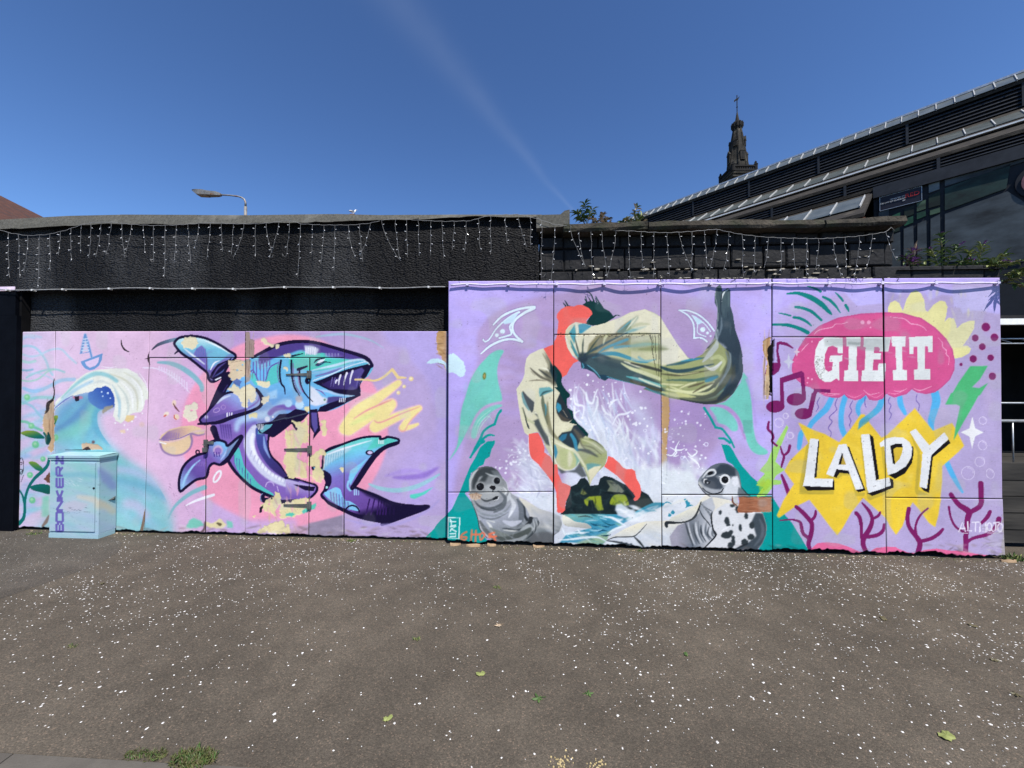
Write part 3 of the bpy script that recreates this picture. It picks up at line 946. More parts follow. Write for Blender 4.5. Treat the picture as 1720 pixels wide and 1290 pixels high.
        fill(fr_, s_, c_, 2, 0.97, False, 0.9, 0.002)
    strokes('S4', 24, (0, 0, 240, 900), 1.4, 140, 26, [(226, 196, 150), (246, 190, 190), (250, 170, 190), (214, 200, 150)], 0.7, 6, seed=9)
    strokes('S4', 10, (250, 260, 440, 600), 1.4, 100, 20, [(246, 190, 190), (236, 206, 150)], 0.7, 6, seed=12)
    strokes('S2', 22, (1300, 720, 1716, 1180), 1.3, 100, 22, [(250, 180, 190), (220, 196, 150), (210, 170, 160)], 0.7, 5, seed=10)
    fill('S2', "1305,890 1340,850 1330,940 1310,940", (40, 26, 44), 2, 1, False, 0.6)
    fill('S2', "1600,960 1640,940 1700,950 1660,985", (92, 206, 180), 4, 0.95, False, 0.5)
    fill('S4', "180,920 270,860 340,830 330,890 200,950", (92, 206, 180), 4, 0.95, False, 0.5)
    fill('S4', "0,950 80,940 70,970 0,980", (92, 206, 180), 4, 0.95, False, 0.5)
    fill('S1', "1145,50 1190,50 1200,120 1245,150 1245,330 1200,340 1145,336", (168, 144, 134), 3, 0.97, False, 0.5, 0.003)
    fill('S1', "1140,352 1205,352 1200,600 1140,620", (172, 146, 132), 4, 0.8, False, 0.6, 0.003)
    strokes('S1', 18, (1145, 60, 1240, 600), 1.57, 140, 10, [(134, 110, 100), (196, 174, 160), (120, 98, 92)], 0.7, 3, jit=0.05, seed=13)
    fill('S1', "1010,600 1050,570 1110,600 1080,660 1010,620", (90, 110, 170), 3, 0.9, False, 0.5)
    line('S1', "980,470 1110,480", (4, 8, 4), (150, 120, 100), 2, 0.8); line('S1', "990,390 1100,372", (4, 8, 4), (120, 96, 86), 2, 0.8)
    # weathered board by the seam (x 85)
    fill('A1', "410,830 465,810 468,1290 410,1290 405,1230 360,1170 335,1070 360,960", (206, 172, 134), 3, 1, False, 0.5, 0.006)
    fill('A2', "415,0 462,0 462,240 430,270 400,240", (206, 172, 134), 3, 1, False, 0.5, 0.006)
    strokes('A1', 18, (360, 850, 465, 1290), 1.57, 200, 14, [(160, 124, 92), (230, 204, 166), (128, 96, 72)], 0.7, 4, jit=0.05, seed=14)
    line('A1', "470,570 460,640 470,720 455,800 400,850 390,920 365,960", (6, 18, 10, 20, 36, 30, 10), (40, 30, 28), 2, 0.95)
    line('A1', "395,1180 410,1240 400,1290", (20, 36, 30), (16, 70, 66), 3)
    fill('A2', "785,170 850,160 960,175 1020,235 790,235", (212, 180, 150), 3, 1, False, 0.8, 0.003)
    fill('A2', "800,225 840,200 890,225 880,238 800,238", (70, 50, 50), 3, 1, False, 0.8)
    dot('A2', 912, 150, 18, (110, 90, 96), 4)
    fill('A2', "355,570 420,480 420,610 390,600", (110, 70, 54), 3, 0.95, False, 0.6, 0.003)
    line('A2', "600,236 880,236", (6, 12, 8), (20, 20, 26), 2)
    line('A1', "1535,270 1520,350 1540,420", (8, 26, 4), (50, 34, 44), 2, 0.9); line('A1', "1480,352 1530,345", (4, 14), (60, 40, 50), 2, 0.9)
    line('A2', "1490,900 1465,1060 1440,1180", (10, 30, 40), (130, 104, 84), 3, 0.9)
    line('A2', "410,970 380,1040 340,1090", (14, 40, 20), (130, 104, 90), 4, 0.9)
    line('S2', "690,1040 680,1130 600,1180", (10, 24, 20), (90, 70, 70), 4, 0.85)
    # bare board at the right end of this part
    fill('P', "733,560 741,553 751,556 752,626 748,622 743,604 735,590 733,574", (198, 156, 104), 0, 1, False, 0.8, 0.003)
    strokes('P', 26, (735, 556, 751, 620), 0.15, 12, 2, [(150, 112, 70), (226, 190, 140), (120, 90, 56)], 0.8, 0.6, seed=15)
    fill('P', "716,610 724,603 736,602 745,606 752,612 752,628 746,612 735,609 724,611", (206, 236, 244), 0, 1)
    # base dirt
    fill('P', "20,893 240,893 400,899 560,903 760,906 760,948 20,948", (120, 104, 96), 0, 0.5, False, 1.2)
    strokes('P', 120, (40, 884, 750, 905), 0.02, 22, 4, [(120, 100, 92), (180, 160, 156), (90, 78, 72), (226, 220, 220)], 0.5, 2, seed=16)


def paint_right():
    LV, MV = (192, 176, 238), (188, 164, 208)
    fill('P', "752,455 1704,455 1704,948 752,948", Gr((760, 600), (192, 174, 238), (900, 600), (190, 166, 212), (1110, 600), (188, 166, 212), (1297, 600), (196, 180, 236), (1330, 600), (192, 174, 218), (1704, 600), (184, 168, 206)))
    fill('P', "752,455 1704,455 1704,484 1600,494 1440,488 1300,520 1200,505 1090,488 1000,476 930,498 860,510 826,545 800,640 770,700 752,720", (196, 178, 242), 8, 0.9)
    fill('P', "800,640 806,560 830,525 880,505 930,495 1000,480 1100,488 1140,510 1200,520 1240,600 1230,700 1180,790 1150,830 760,830 775,760", (182, 157, 196), 10, 0.95)
    fill('P', "1110,560 1180,580 1230,600 1220,720 1120,780 1112,700", (170, 142, 194), 30, 0.7)
    fill('P', "1235,470 1297,470 1297,700 1280,760 1262,700 1250,600", (198, 180, 244), 8, 0.9)
    strokes('P', 130, (760, 480, 1300, 800), 0.0, 60, 18, [(190, 168, 206), (172, 148, 190), (190, 170, 214), (196, 168, 194)], 0.4, 14, seed=20)
    strokes('P', 120, (1300, 480, 1680, 920), 1.57, 60, 16, [(200, 184, 222), (170, 152, 200), (206, 180, 210), (178, 164, 196)], 0.4, 12, seed=21)
    strokes('P', 60, (755, 470, 930, 700), 0.0, 60, 10, [(206, 190, 248), (184, 164, 230)], 0.4, 6, seed=22)
    # violet sky strip over the jellyfish
    fill('L1', "0,80 260,80 230,260 140,330 0,420", (198, 184, 242), 20, 0.8)
    fill('L1', "900,100 1560,100 1540,180 1420,130 1380,260 1060,290 960,180", (198, 186, 244), 12, 0.9)
    fill('L2', "420,90 1530,90 1530,380 1460,380 1360,350 1220,345 1100,375 1080,310 1010,310 1000,180 880,160 740,230 660,110 560,110", (196, 184, 240), 14, 0.9)
    fill('L2', "240,160 320,130 420,190 400,330 240,330", (172, 158, 206), 20, 0.7)
    # crown of the left wave
    fill('H1', "325,620 340,520 420,410 560,310 780,240 1020,200 1020,330 860,450 760,640 420,700 340,690", (188, 162, 204), 20, 0.8)
    W1, WD = (226, 244, 250), (164, 140, 186)
    for w_, c_ in ((36, WD), (20, W1)):
        line('H1', "475,462 560,380 700,320 850,300 760,350 680,410 650,470 665,540 738,612", (w_ * 0.6, w_, w_, w_ * 1.4, w_, w_, w_, w_), c_, 2)
        line('H1', "365,722 450,650 560,600 650,590 738,612", (w_ * 0.5, w_, w_, w_, w_), c_, 2)
        line('H1', "385,590 400,612 440,590 500,500 570,430 640,380 710,345", (w_ * 0.6, w_ * 0.6, w_ * 0.6, w_ * 0.8, w_), c_, 2)
        line('H1', "650,440 625,480 640,540 600,560 530,580", w_ * 0.8, c_, 2)
    fill('H1', "560,440 640,380 710,345 650,440 580,455", (206, 232, 244), 3)
    dot('H1', 560, 520, 22, W1); dot('H1', 508, 553, 17, W1)
    # teal horn of the wave
    MINT = (120, 206, 188)
    fill('G1', "660,0 690,0 640,90 630,180 650,300 690,480 560,530 470,570 400,660 340,760 260,920 180,1060 110,1140 90,1140 170,1010 200,850 230,600 270,450 330,260 420,100 530,0 560,-60 640,-120", (178, 156, 200), 30, 0.8)
    fill('G1', "500,20 560,-40 640,-80 705,-70 660,20 638,100 632,180 648,300 685,485 560,520 460,575 390,670 330,760 250,920 170,1060 95,1150 180,1000 205,850 232,600 275,450 335,260 420,110", MINT, 6, 1, True)
    strokes('G1', 24, (220, 300, 640, 900), 1.9, 300, 40, [(132, 214, 198), (108, 190, 176), (126, 200, 200)], 0.4, 30, seed=23)
    line('G1', "370,880 400,760 450,660 560,570 680,540", (60, 80, 90, 80, 20), (126, 208, 190), 8, 0.95)
    for s_ in ("400,890 430,760 520,660 580,700", "420,860 460,760 560,640", "380,800 440,690 560,590"):
        line('G1', s_, (4, 9, 4), (180, 226, 206), 3, 0.8)
    line('G1', "340,800 400,660 500,560 640,510 690,500", (20, 30, 36, 30, 10), (196, 164, 204), 10, 0.9)
    TL = (4, 158, 152)
    line('G1', "675,595 640,640 605,745", (30, 28, 30), TL, sm=False)
    line('G1', "605,748 540,780 480,830 450,900 400,990 335,1120", (30, 26, 26, 30, 26, 24), TL)
    line('G1', "600,875 550,868 500,890 450,940", (14, 26, 28, 30), TL)
    fill('G1', "330,1290 400,1100 440,1010 520,940 610,930 605,970 570,1030 550,1110 500,1140 480,1200 430,1220 370,1290", TL, 2)
    fill('F4', "610,0 600,40 570,90 545,185 500,200 470,275 400,300 340,360 320,560 270,590 350,690 420,880 470,1050 540,1130 600,1160 300,1150 0,1130 0,900 130,760 220,560 330,290 440,100 520,20", TL, 2)
    line('F4', "480,10 440,40 330,190", (40, 26, 20), TL, sm=False)
    fill('F4', "-140,1120 -60,960 0,890 60,840 75,1110", TL, 2)
    # leaf shaped scar, white torn patch
    dot('G1', 490, 210, 20, (112, 130, 62), 4, ry=42, rot=0.1); dot('G1', 490, 210, 10, (176, 150, 90), 3, ry=22)
    fill('H1', "68,735 110,715 150,740 205,790 228,870 222,915 180,935 150,910 110,890 68,892", (214, 240, 246), 1, 1, False, 0.6)
    fill('P', "1112,628 1119,612 1124,640 1125,700 1121,740 1120,790 1118,812 1112,812", (196, 158, 110), 0, 1, False, 0.5, 0.004)
    # right wave horn
    fill('G2', "760,250 900,240 1010,140 1080,30 1160,-40 1190,60 1210,200 1225,420 1240,560 1280,690 1390,780 1370,820 1280,820 1200,760 1150,640 1110,480 1040,370 930,290", MINT, 8, 1, True)
    fill('F3', "1255,1030 1300,1090 1340,1290 1130,1290 1220,1160", MINT, 5)
    line('G2', "740,280 860,275 960,310 1050,400 1090,500 1140,640", (10, 30, 36, 36, 36, 24), (186, 150, 206), 8, 0.95)
    line('G2', "1160,-20 1200,100 1240,300 1260,500", (30, 30, 24, 16), (184, 164, 226), 10, 0.8)
    fill('G2', "750,295 860,295 950,340 1040,440 1060,540 1000,560 930,500 830,460 790,370", (124, 208, 192), 6, 0.95, True)
    line('G2', "760,320 810,400 840,470 920,500 990,570", (6, 14, 12, 10, 4), (180, 160, 206), 5, 0.9)
    fill('G2', "1118,435 1220,435 1218,580 1118,585", (96, 164, 152), 4, 0.5)
    line('G2', "685,300 750,400 810,515", 28, TL, sm=False); line('G2', "810,520 880,535 930,590 980,660 1020,742", (26, 26, 26, 18), TL)
    line('G2', "850,640 910,645 970,690", (20, 28, 30), TL)
    fill('G2', "875,705 960,715 1000,770 1080,910 1180,1050 1280,1150 1340,1190 1290,1290 1100,1290 1060,1000 1000,905 935,895", TL, 2)
    fill('F6', "1020,350 1100,480 1140,545 1370,545 1460,690 1600,870 1716,1040 1716,1200 1220,1160 1300,1000 1310,840 1270,740 1100,740", TL, 2)
    fill('F6', "815,0 910,0 950,60 1010,180 1140,330 1280,450 1330,520 1250,560 1130,560 1050,470 1010,300 930,200 880,170", TL, 2)
    fill('L5', "115,260 200,370 335,520 420,660 540,860 115,850", TL, 2)
    fill('L5', "0,380 115,380 115,850 0,850", TL, 2)
    for w_, c_ in ((34, WD), (18, W1)):
        line('F3', "535,340 640,345 760,395 860,480 930,570", (w_ * 0.8, w_, w_, w_, w_), c_, 2)
        line('F3', "550,345 640,400 700,500 705,650", (w_ * 0.8, w_, w_, w_), c_, 2); line('F3', "700,650 790,650 850,690", w_, c_, 2)
        line('F3', "690,400 760,440 830,500 890,580", w_ * 0.6, c_, 2); line('F3', "680,395 740,490 745,590 840,635", w_ * 0.6, c_, 2)
    fill('F3', "690,400 770,440 800,480 750,500", (206, 232, 244), 3)
    dot('F3', 802, 555, 28, W1); dot('F3', 855, 594, 16, W1); dot('F3', 890, 628, 11, W1)
    # ---- splash
    strokes('F2', 60, (640, 150, 1660, 1150), 1.35, 420, 150, [(214, 218, 236), (228, 230, 242), (200, 200, 226)], 0.42, 70, 0.15, 0.18, seed=24)
    fill('F2', "650,420 760,300 900,150 1000,330 1100,300 1150,500 1280,560 1350,700 1400,900 1500,960 1700,1010 1800,1300 560,1300", (224, 228, 238), 70, 0.9)
    strokes('F2', 130, (640, 60, 1300, 900), 1.25, 260, 26, [(244, 246, 250), (236, 240, 248), (196, 196, 226), (206, 220, 236)], 0.8, 9, 0.25, 0.25, seed=25)
    for s_ in ("690,90 710,190 800,220 790,330", "830,60 840,150 900,180 930,80 960,20", "760,260 700,300 720,360 780,400", "1080,230 1130,160 1180,140",
               "1330,270 1270,300 1180,320 1120,430", "690,210 700,260 690,310", "960,110 950,220 900,330", "1000,200 1040,280 1100,320", "640,200 690,260",
               "850,330 900,450 960,560 1000,700", "1180,340 1210,420 1150,520 1130,640", "1280,440 1290,530 1240,620"):
        line('F2', s_, (8, 26, 20, 8), (246, 248, 252), 4, 0.95)
    strokes('F2', 70, (1100, 480, 1660, 1000), 1.3, 240, 28, [(244, 246, 250), (186, 196, 216), (206, 206, 232), (236, 240, 246)], 0.75, 10, 0.2, 0.25, seed=26)
    strokes('F2', 70, (1380, 900, 1716, 1290), 1.2, 200, 70, [(246, 246, 244), (226, 236, 236), (214, 222, 226)], 0.6, 26, 0.2, 0.4, seed=27)
    strokes('F6', 110, (140, 120, 640, 560), 1.2, 150, 70, [(244, 246, 244), (232, 238, 238), (214, 222, 226), (190, 186, 214)], 0.6, 24, 0.3, 0.6, seed=28)
    fill('F6', "0,250 150,280 330,250 480,280 560,420 600,540 140,560 0,560", (230, 235, 236), 40, 0.92)
    for s_ in ("240,10 310,60 280,110 330,100", "200,90 260,100 300,50", "430,60 480,110 540,60 500,30", "470,120 540,180 570,240", "340,-60 300,30 360,40 400,20", "560,210 500,150 440,110", "410,120 450,180"):
        line('F6', s_, (6, 16, 14, 5), (246, 248, 250), 3)
    strokes('F4', 90, (780, 20, 1290, 780), 0.9, 160, 50, [(240, 242, 248), (210, 212, 230), (186, 184, 210), (228, 234, 240)], 0.6, 18, 0.3, 0.7, seed=29)
    strokes('F4', 60, (780, 20, 1290, 500), 0.5, 80, 18, [(250, 250, 252), (244, 246, 250)], 0.85, 4, 0.5, 0.6, seed=30)
    strokes('F4', 40, (960, 580, 1300, 820), 1.0, 200, 60, [(240, 242, 246), (220, 226, 234), (228, 232, 238)], 0.7, 20, 0.2, 0.5, seed=31)
    fill('F4', "800,600 960,590 1300,580 1300,820 1250,800 1100,750 960,660 870,630", (226, 230, 236), 16, 0.92)
    strokes('F4', 40, (820, 590, 1290, 800), 0.9, 120, 36, [(240, 242, 244), (196, 204, 214), (214, 220, 228)], 0.6, 12, 0.3, 0.6, seed=71)
    fill('F4', "900,40 985,60 1000,180 1180,330 1290,520 1290,590 860,580 900,420 850,300", (214, 216, 230), 60, 0.75)
    strokes('F4', 50, (870, 60, 1280, 570), 0.8, 130, 22, [(246, 248, 250), (176, 178, 200), (236, 240, 244)], 0.7, 6, 0.4, 0.6, seed=72)
    fill('F6', "130,545 640,545 600,590 420,760 200,840 130,850", (228, 232, 234), 10, 0.95)
    strokes('F6', 24, (140, 550, 600, 800), -0.1, 200, 30, [(246, 246, 244), (200, 208, 214), (236, 232, 216)], 0.6, 10, 0.2, 0.3, seed=73)
    fill('F5', "195,540 420,560 800,700 1420,420 1420,960 195,960", (214, 220, 224), 20, 0.92)
    fill('F5', "1090,120 1180,280 1330,420 1420,430 1420,60 1150,60", (226, 230, 236), 30, 0.8)
    strokes('F2', 60, (1000, 560, 1660, 1290), 1.25, 200, 40, [(246, 248, 250), (200, 206, 222), (232, 236, 240)], 0.6, 12, 0.2, 0.3, seed=74)
    rg = np.random.default_rng(33)
    for _ in range(70):
        x, y = rg.uniform(955, 1100), rg.uniform(640, 780)
        dot('P', x, y, rg.choice([0.8, 1.1, 1.5, 2.2]), (248, 246, 252), 0.4, 0.9)
    for _ in range(46):
        x, y = rg.uniform(1115, 1190), rg.uniform(690, 800)
        dot('P', x, y, rg.choice([0.8, 1.2, 1.8]), (246, 244, 252), 0.4, 0.9)
    for _ in range(46):
        x = rg.uniform(825, 905); y = 790 - (x - 825) * 0.55 + rg.normal(0, 12)
        dot('P', x, y, rg.choice([0.9, 1.3, 2.0]), (246, 246, 252), 0.4, 0.9)
    for x, y, r in ((848, 1063, 14), (905, 1130, 9), (838, 1170, 15), (652, 1232, 16), (660, 1330, 14), (1080, 1275, 12), (1020, 1232, 9)):
        dot('F1', x, y, r, (248, 246, 252))
    for x, y, r in ((1447, 237, 17), (1388, 398, 12), (1428, 408, 14), (1480, 356, 11), (1512, 438, 13), (1524, 744, 13), (1550, 720, 10), (1297, 328, 14), (1080, 76, 12)):
        dot('F2', x, y, r, (248, 246, 252))
    ring('F2', 1487, 486, 16, 6, (240, 240, 250)); ring('G2', 708, 708, 20, 9, (230, 224, 246)); ring('G2', 438, 858, 16, 8, (220, 224, 246)); ring('G2', 303, 640, 20, 7, (206, 190, 232))
    line('G2', "120,480 110,560 170,660", (8, 50, 10), (220, 216, 240), 16, 0.7)
    # ---- the rock and the sea at its foot
    rock = "275,560 330,480 350,350 390,250 460,220 500,160 550,150 580,180 610,240 650,235 700,230 720,160 770,128 850,145 930,190 1010,230 1100,270 1180,295 1260,340 1325,440 1240,490 1110,550 900,565 500,560 350,575"
    fill('F5', rock, (26, 40, 44), 1, 1)
    clip('F5', rock)
    fill('F5', "790,180 850,180 930,230 990,300 960,325 880,310 800,300 830,250", (118, 126, 104), 6)
    fill('F5', "830,440 860,360 920,335 1000,345 1040,430 1030,460 900,460", (146, 164, 44), 8, 1, True)
    fill('F5', "540,400 600,360 730,352 740,440 760,510 700,520 660,470 640,410 600,400 580,470 550,440", (148, 162, 48), 8, 1)
    fill('F5', "500,330 520,270 575,330 540,345", (118, 124, 70), 6)
    fill('F5', "590,410 640,400 660,470 620,490 590,460", (20, 34, 36), 6)
    strokes('F5', 60, (330, 200, 1300, 540), 1.2, 130, 26, [(44, 66, 68), (16, 24, 30), (60, 84, 84), (30, 50, 40)], 0.5, 10, 0.3, 0.8, seed=34)
    line('F5', "760,320 870,320 1000,330 1100,380", (6, 16, 14, 6), (16, 24, 28), 3)
    line('F5', "1010,240 1080,320 1110,400", (20, 40, 26), (50, 62, 70), 10, 0.8)
    fill('F5', "1120,400 1200,330 1300,420 1200,490 1110,540", (44, 54, 50), 14, 0.8)
    clip()
    sea = "300,560 500,555 900,560 1000,600 1110,550 1420,440 1420,470 1300,520 1000,650 820,780 800,850 700,940 400,940 250,900 350,780 600,720 400,640"
    fill('F5', sea, Gr((400, 600), (120, 170, 160), (640, 660), (60, 150, 176), (740, 760), (76, 150, 180), (500, 880), (150, 180, 150)), 6)
    clip('F5', sea)
    strokes('F5', 60, (300, 560, 1100, 930), 0.15, 160, 22, [(36, 110, 140), (90, 176, 190), (150, 190, 140), (214, 232, 236), (20, 80, 100), (120, 190, 196)], 0.75, 5, 0.3, 0.25, seed=35)
    clip()
    for s_, c_ in (("610,655 660,680 730,680", (24, 84, 108)), ("630,715 700,730", (24, 84, 108)), ("700,760 750,740 800,748", (24, 84, 108)), ("770,655 830,680 890,675", (30, 92, 112)),
                   ("470,590 560,580 640,600", (70, 90, 88)), ("740,690 790,700 830,700", (24, 84, 108)), ("730,800 790,800 840,790", (20, 60, 80))):
        line('F5', s_, (4, 18, 4), c_, 2)
    line('F5', "1110,550 1200,500 1320,450 1420,445", (30, 30, 40, 30), (46, 146, 172), 4); fill('F5', "1270,500 1330,510 1360,530 1280,525", (46, 146, 172), 3)
    fill('F5', "890,500 900,450 960,440 1030,500 1120,520 1100,580 1000,600 920,570", (206, 216, 222), 16, 0.95)
    strokes('F5', 26, (900, 470, 1420, 640), 0.2, 110, 50, [(244, 246, 246), (230, 236, 240), (250, 250, 250)], 0.75, 14, 0.4, 0.6, seed=36)
    fill('F5', "1110,550 1200,520 1300,540 1420,470 1420,640 1240,640 1050,650 1000,620", (240, 242, 242), 20, 0.8)
    for s_ in ("750,590 860,600 940,650 1010,690", "800,780 900,720 1000,690", "250,850 400,840 560,820 700,820 800,870", "300,720 330,780 420,770 600,760", "720,600 790,620", "260,900 400,890 500,900",
               "760,900 860,880 1000,900 1060,940", "470,730 500,770 560,770", "350,800 420,840", "700,570 790,580"):
        line('F5', s_, (6, 26, 22, 6), (236, 244, 246), 4, 0.95)
    fill('F5', "200,880 520,890 520,940 200,930", (206, 200, 200), 14, 0.7)
    # ---- bare tail of the left seal, right seal flippers
    fill('F5', "300,570 360,590 440,640 560,660 620,700 600,720 480,710 340,690 300,640", Gr((400, 600), (238, 234, 214), (420, 710), (176, 176, 168)), 3, 1, True)
    # ---- robe: main folds
    IV, GRN, OLV, DKT, BLU = (232, 226, 196), (176, 182, 128), (122, 120, 88), (30, 52, 60), (62, 150, 176)
    robe = "600,570 640,510 710,472 800,482 900,518 1000,490 1200,425 1330,360 1490,328 1590,370 1665,410"
    big = pp('F1', "590,600 600,560 640,510 710,472 800,482 900,518 1000,490 1200,425 1330,360 1485,328 1590,370 1665,415 1680,450")
    big = np.vstack([big, pp('F3', "400,530 520,720 640,870 700,880 800,830 900,690 930,640 1000,600 1100,650 1200,720 1240,860 1255,1000 1240,1080 1180,1200 1110,1290"),
                     pp('G2', "1080,30 1010,140 920,220 820,258 700,262 560,240 440,215 300,190 200,155 0,90"), pp('F1', "1500,1200 1300,1150 1080,1100 1040,1130 970,1100 920,1040 840,1000 775,990 765,920 740,905 700,860 650,830 610,740")])
    fill('P', big, Gr((1000, 540), IV, (1050, 590), (196, 196, 148), (1120, 640), (166, 172, 116), (1180, 670), (90, 96, 80)))
    clip('P', big)
    fill('F1', "740,900 860,840 1100,900 1400,1000 1716,1180 1716,1300 1300,1160 1000,1120 760,980", (42, 68, 80), 30, 0.85)
    fill('F1', "590,590 660,500 800,480 900,515 760,600 700,700 640,830", (216, 212, 176), 10)
    fill('F1', "750,600 740,500 800,486 890,516 830,570 790,600", BLU, 4)
    fill('F1', "640,590 700,500 715,600 700,720 660,640", (84, 160, 170), 6)
    line('F1', "715,480 730,560 720,660 690,760", (10, 24, 20, 6), (232, 232, 206), 4)
    fill('F1', "780,600 830,560 900,520 1020,490 1200,430 1330,365 1490,330 1665,420 1665,600 1400,590 1100,600 900,700 830,850 800,850 760,700", (228, 222, 192), 10, 0.96)
    fill('F1', "830,840 860,720 950,620 1150,600 1220,520 1400,400 1420,390 1330,500 1250,590 1100,700 900,830", (132, 126, 92), 14, 0.9)
    fill('F1', "1170,590 1280,490 1400,400 1420,420 1310,560 1240,600", (96, 130, 120), 10, 0.8)
    line('F1', "1280,560 1350,470 1400,410", (8, 24, 6), (226, 226, 200), 5); line('F1', "1180,580 1290,490 1360,430", (6, 16, 5), (100, 164, 176), 4)
    line('F1', "1270,580 1400,500 1540,495", (10, 40, 14), (150, 158, 116), 12, 0.8); line('F1', "1260,600 1360,560 1500,520", (16, 36, 8), (96, 160, 170), 12, 0.7)
    fill('F1', "900,840 1000,760 1200,640 1500,600 1716,640 1716,760 1500,760 1300,740 1100,760 950,840", (118, 114, 84), 24, 0.85)
    fill('F1', "1300,660 1540,620 1716,640 1716,800 1480,800 1330,800", (176, 184, 132), 34, 0.85)
    line('F1', "820,830 950,760 1100,680 1290,590", (20, 30, 20, 8), (52, 84, 96), 8, 0.9)
    line('F1', "950,830 1050,760 1200,700 1290,665", (10, 26, 34, 30), (74, 152, 172), 4); line('F1', "1150,755 1290,740 1460,745", (36, 26, 4), (86, 160, 176), 6, 0.9)
    line('F1', "900,870 1010,830 1150,825 1300,870 1420,910 1510,920", (14, 40, 46, 40, 30, 16), (76, 150, 168), 5)
    line('F1', "1415,865 1490,910 1600,890", (26, 34, 14), BLU, 4)
    fill('F1', "880,880 1050,850 1250,900 1450,980 1300,1010 1100,980 950,920", (60, 78, 84), 20, 0.8)
    line('F1', "1220,930 1330,990 1500,1050 1716,1130", (10, 36, 44, 30), (214, 216, 170), 8); line('F1', "1250,910 1400,960 1500,975", (8, 30, 6), (226, 224, 196), 6)
    line('F1', "1280,1080 1450,1120 1620,1170 1716,1190", (10, 30, 34, 20), (96, 176, 176), 6); line('F1', "1420,1100 1560,1150 1660,1180", (8, 20, 8), (236, 234, 206), 4)
    fill('F1', "770,905 830,940 960,1060 1040,1060 1090,1090 1040,1130 980,1100 900,1030 775,990", (34, 66, 84), 4)
    line('F1', "785,930 800,970 790,990", 14, (80, 150, 170), 3); line('F1', "840,950 930,1020 990,1100", (6, 14, 6), (96, 164, 180), 3); line('F1', "1060,1080 1250,1140 1500,1200 1716,1275", (8, 14, 16, 10), (74, 146, 166), 3)
    dot('F1', 790, 870, 60, (40, 54, 66), 20, 0.95); line('F1', "790,860 960,840 1100,880", (40, 50, 10), (44, 62, 74), 16, 0.8)
    for s_ in ("760,860 730,760 700,640", "790,850 790,740 800,640", "830,850 900,740 980,640", "720,850 660,740"):
        line('F1', s_, (14, 20, 6), (60, 76, 70), 6, 0.85)
    line('F1', "600,640 650,780 700,870", (14, 34, 20), (232, 230, 204), 6)
    line('F1', "655,680 700,790 740,860", (10, 30, 14), (72, 144, 150), 6)
    line('F1', "760,790 770,700 800,620", (6, 24, 14), (226, 222, 186), 6); line('F1', "1020,720 1040,650 1080,600", (8, 30, 20), (206, 206, 160), 8)
    # the triangle of pale cloth and the sweep to the right
    fill('F3', "0,340 155,325 330,410 400,500 520,700 655,888 520,910 400,960 200,920 0,900 0,610 330,600 100,560 0,540", (230, 224, 194), 6, 0.5)
    fill('F3', "335,430 400,510 655,885 500,920 335,980", (232, 226, 196), 6)
    fill('F3', "0,700 200,680 420,760 335,800 0,790", (150, 160, 112), 30, 0.7)
    line('F3', "80,780 240,770 430,775", (10, 50, 6), (140, 146, 100), 14, 0.8); line('F3', "0,740 160,720 330,720", (30, 40, 6), (120, 176, 166), 14, 0.6)
    fill('F3', "540,730 640,870 740,850 840,800 930,690 900,660 800,720 640,800", (68, 70, 62), 6)
    line('F3', "620,800 740,770 850,730 930,660", (8, 30, 40, 30), (150, 150, 150), 8); line('F3', "660,870 760,840 860,770", (6, 24, 8), (212, 204, 150), 5)
    fill('F3', "335,960 500,940 700,900 880,800 950,700 1050,720 1080,900 1000,1080 800,1240 500,1290 335,1200", (168, 174, 116), 20, 0.8)
    for s_, w_, c_ in (("335,975 480,1020 640,1010 800,970 930,940", (26, 44, 40, 26, 8), (40, 70, 84)), ("0,930 160,970 335,1015", (16, 34, 30), (56, 60, 56)),
                       ("400,955 560,930 700,890 820,870", (10, 34, 30, 8), (52, 92, 104)), ("560,910 680,890 790,880", (8, 26, 6), BLU),
                       ("335,1050 520,1065 700,1040 880,1010", (10, 26, 24, 6), (90, 88, 66)), ("380,1020 560,1055 760,1030", (6, 16, 6), (210, 206, 150)),
                       ("400,1120 560,1120 720,1120 960,1080", (10, 24, 30, 44), (76, 110, 96)), ("840,1130 900,1110 970,1080", (30, 46, 10), (44, 130, 160)),
                       ("335,1160 500,1175 590,1170", (16, 24, 6), (232, 230, 176)), ("540,1215 640,1170 730,1145", (8, 22, 10), (230, 226, 176)), ("640,1200 740,1170 820,1145", (10, 26, 10), (96, 88, 66)),
                       ("400,1220 560,1250 720,1250 860,1200 930,1140", (14, 30, 30, 26, 10), (232, 232, 180)), ("335,1250 500,1290 640,1300", (20, 40, 30), (206, 206, 140)),
                       ("880,1270 980,1170 1050,1060 1090,920 1060,800", (14, 26, 24, 20, 10), (116, 130, 130)), ("960,1290 1060,1200 1140,1080", (8, 20, 20), (96, 158, 166)),
                       ("820,960 920,1000 1030,900", (6, 40, 20), (206, 206, 196)), ("800,920 880,830 950,740 960,680", (10, 60, 60, 20), (190, 196, 190)),
                       ("860,1000 960,960 1030,900", (6, 22, 16), (220, 222, 214)), ("900,880 980,860 1040,920 1000,1010", (30, 50, 40, 20), (190, 196, 140)),
                       ("0,1090 160,1130 335,1190", (20, 30, 20), (96, 176, 176)), ("90,1100 200,1150 335,1200", (14, 26, 14), (232, 232, 200)), ("0,1130 160,1190 335,1240", (30, 36, 30), (80, 78, 60))):
        line('F3', s_, w_, c_, 7, 0.9)
    # dark rounded end + ankles
    fill('F3', "935,640 960,560 1100,600 1200,700 1250,860 1260,1010 1240,1100 1130,1290 1000,1290 1060,1180 1140,1050 1120,900 1090,780 1040,700", (50, 66, 78), 12, 0.95)
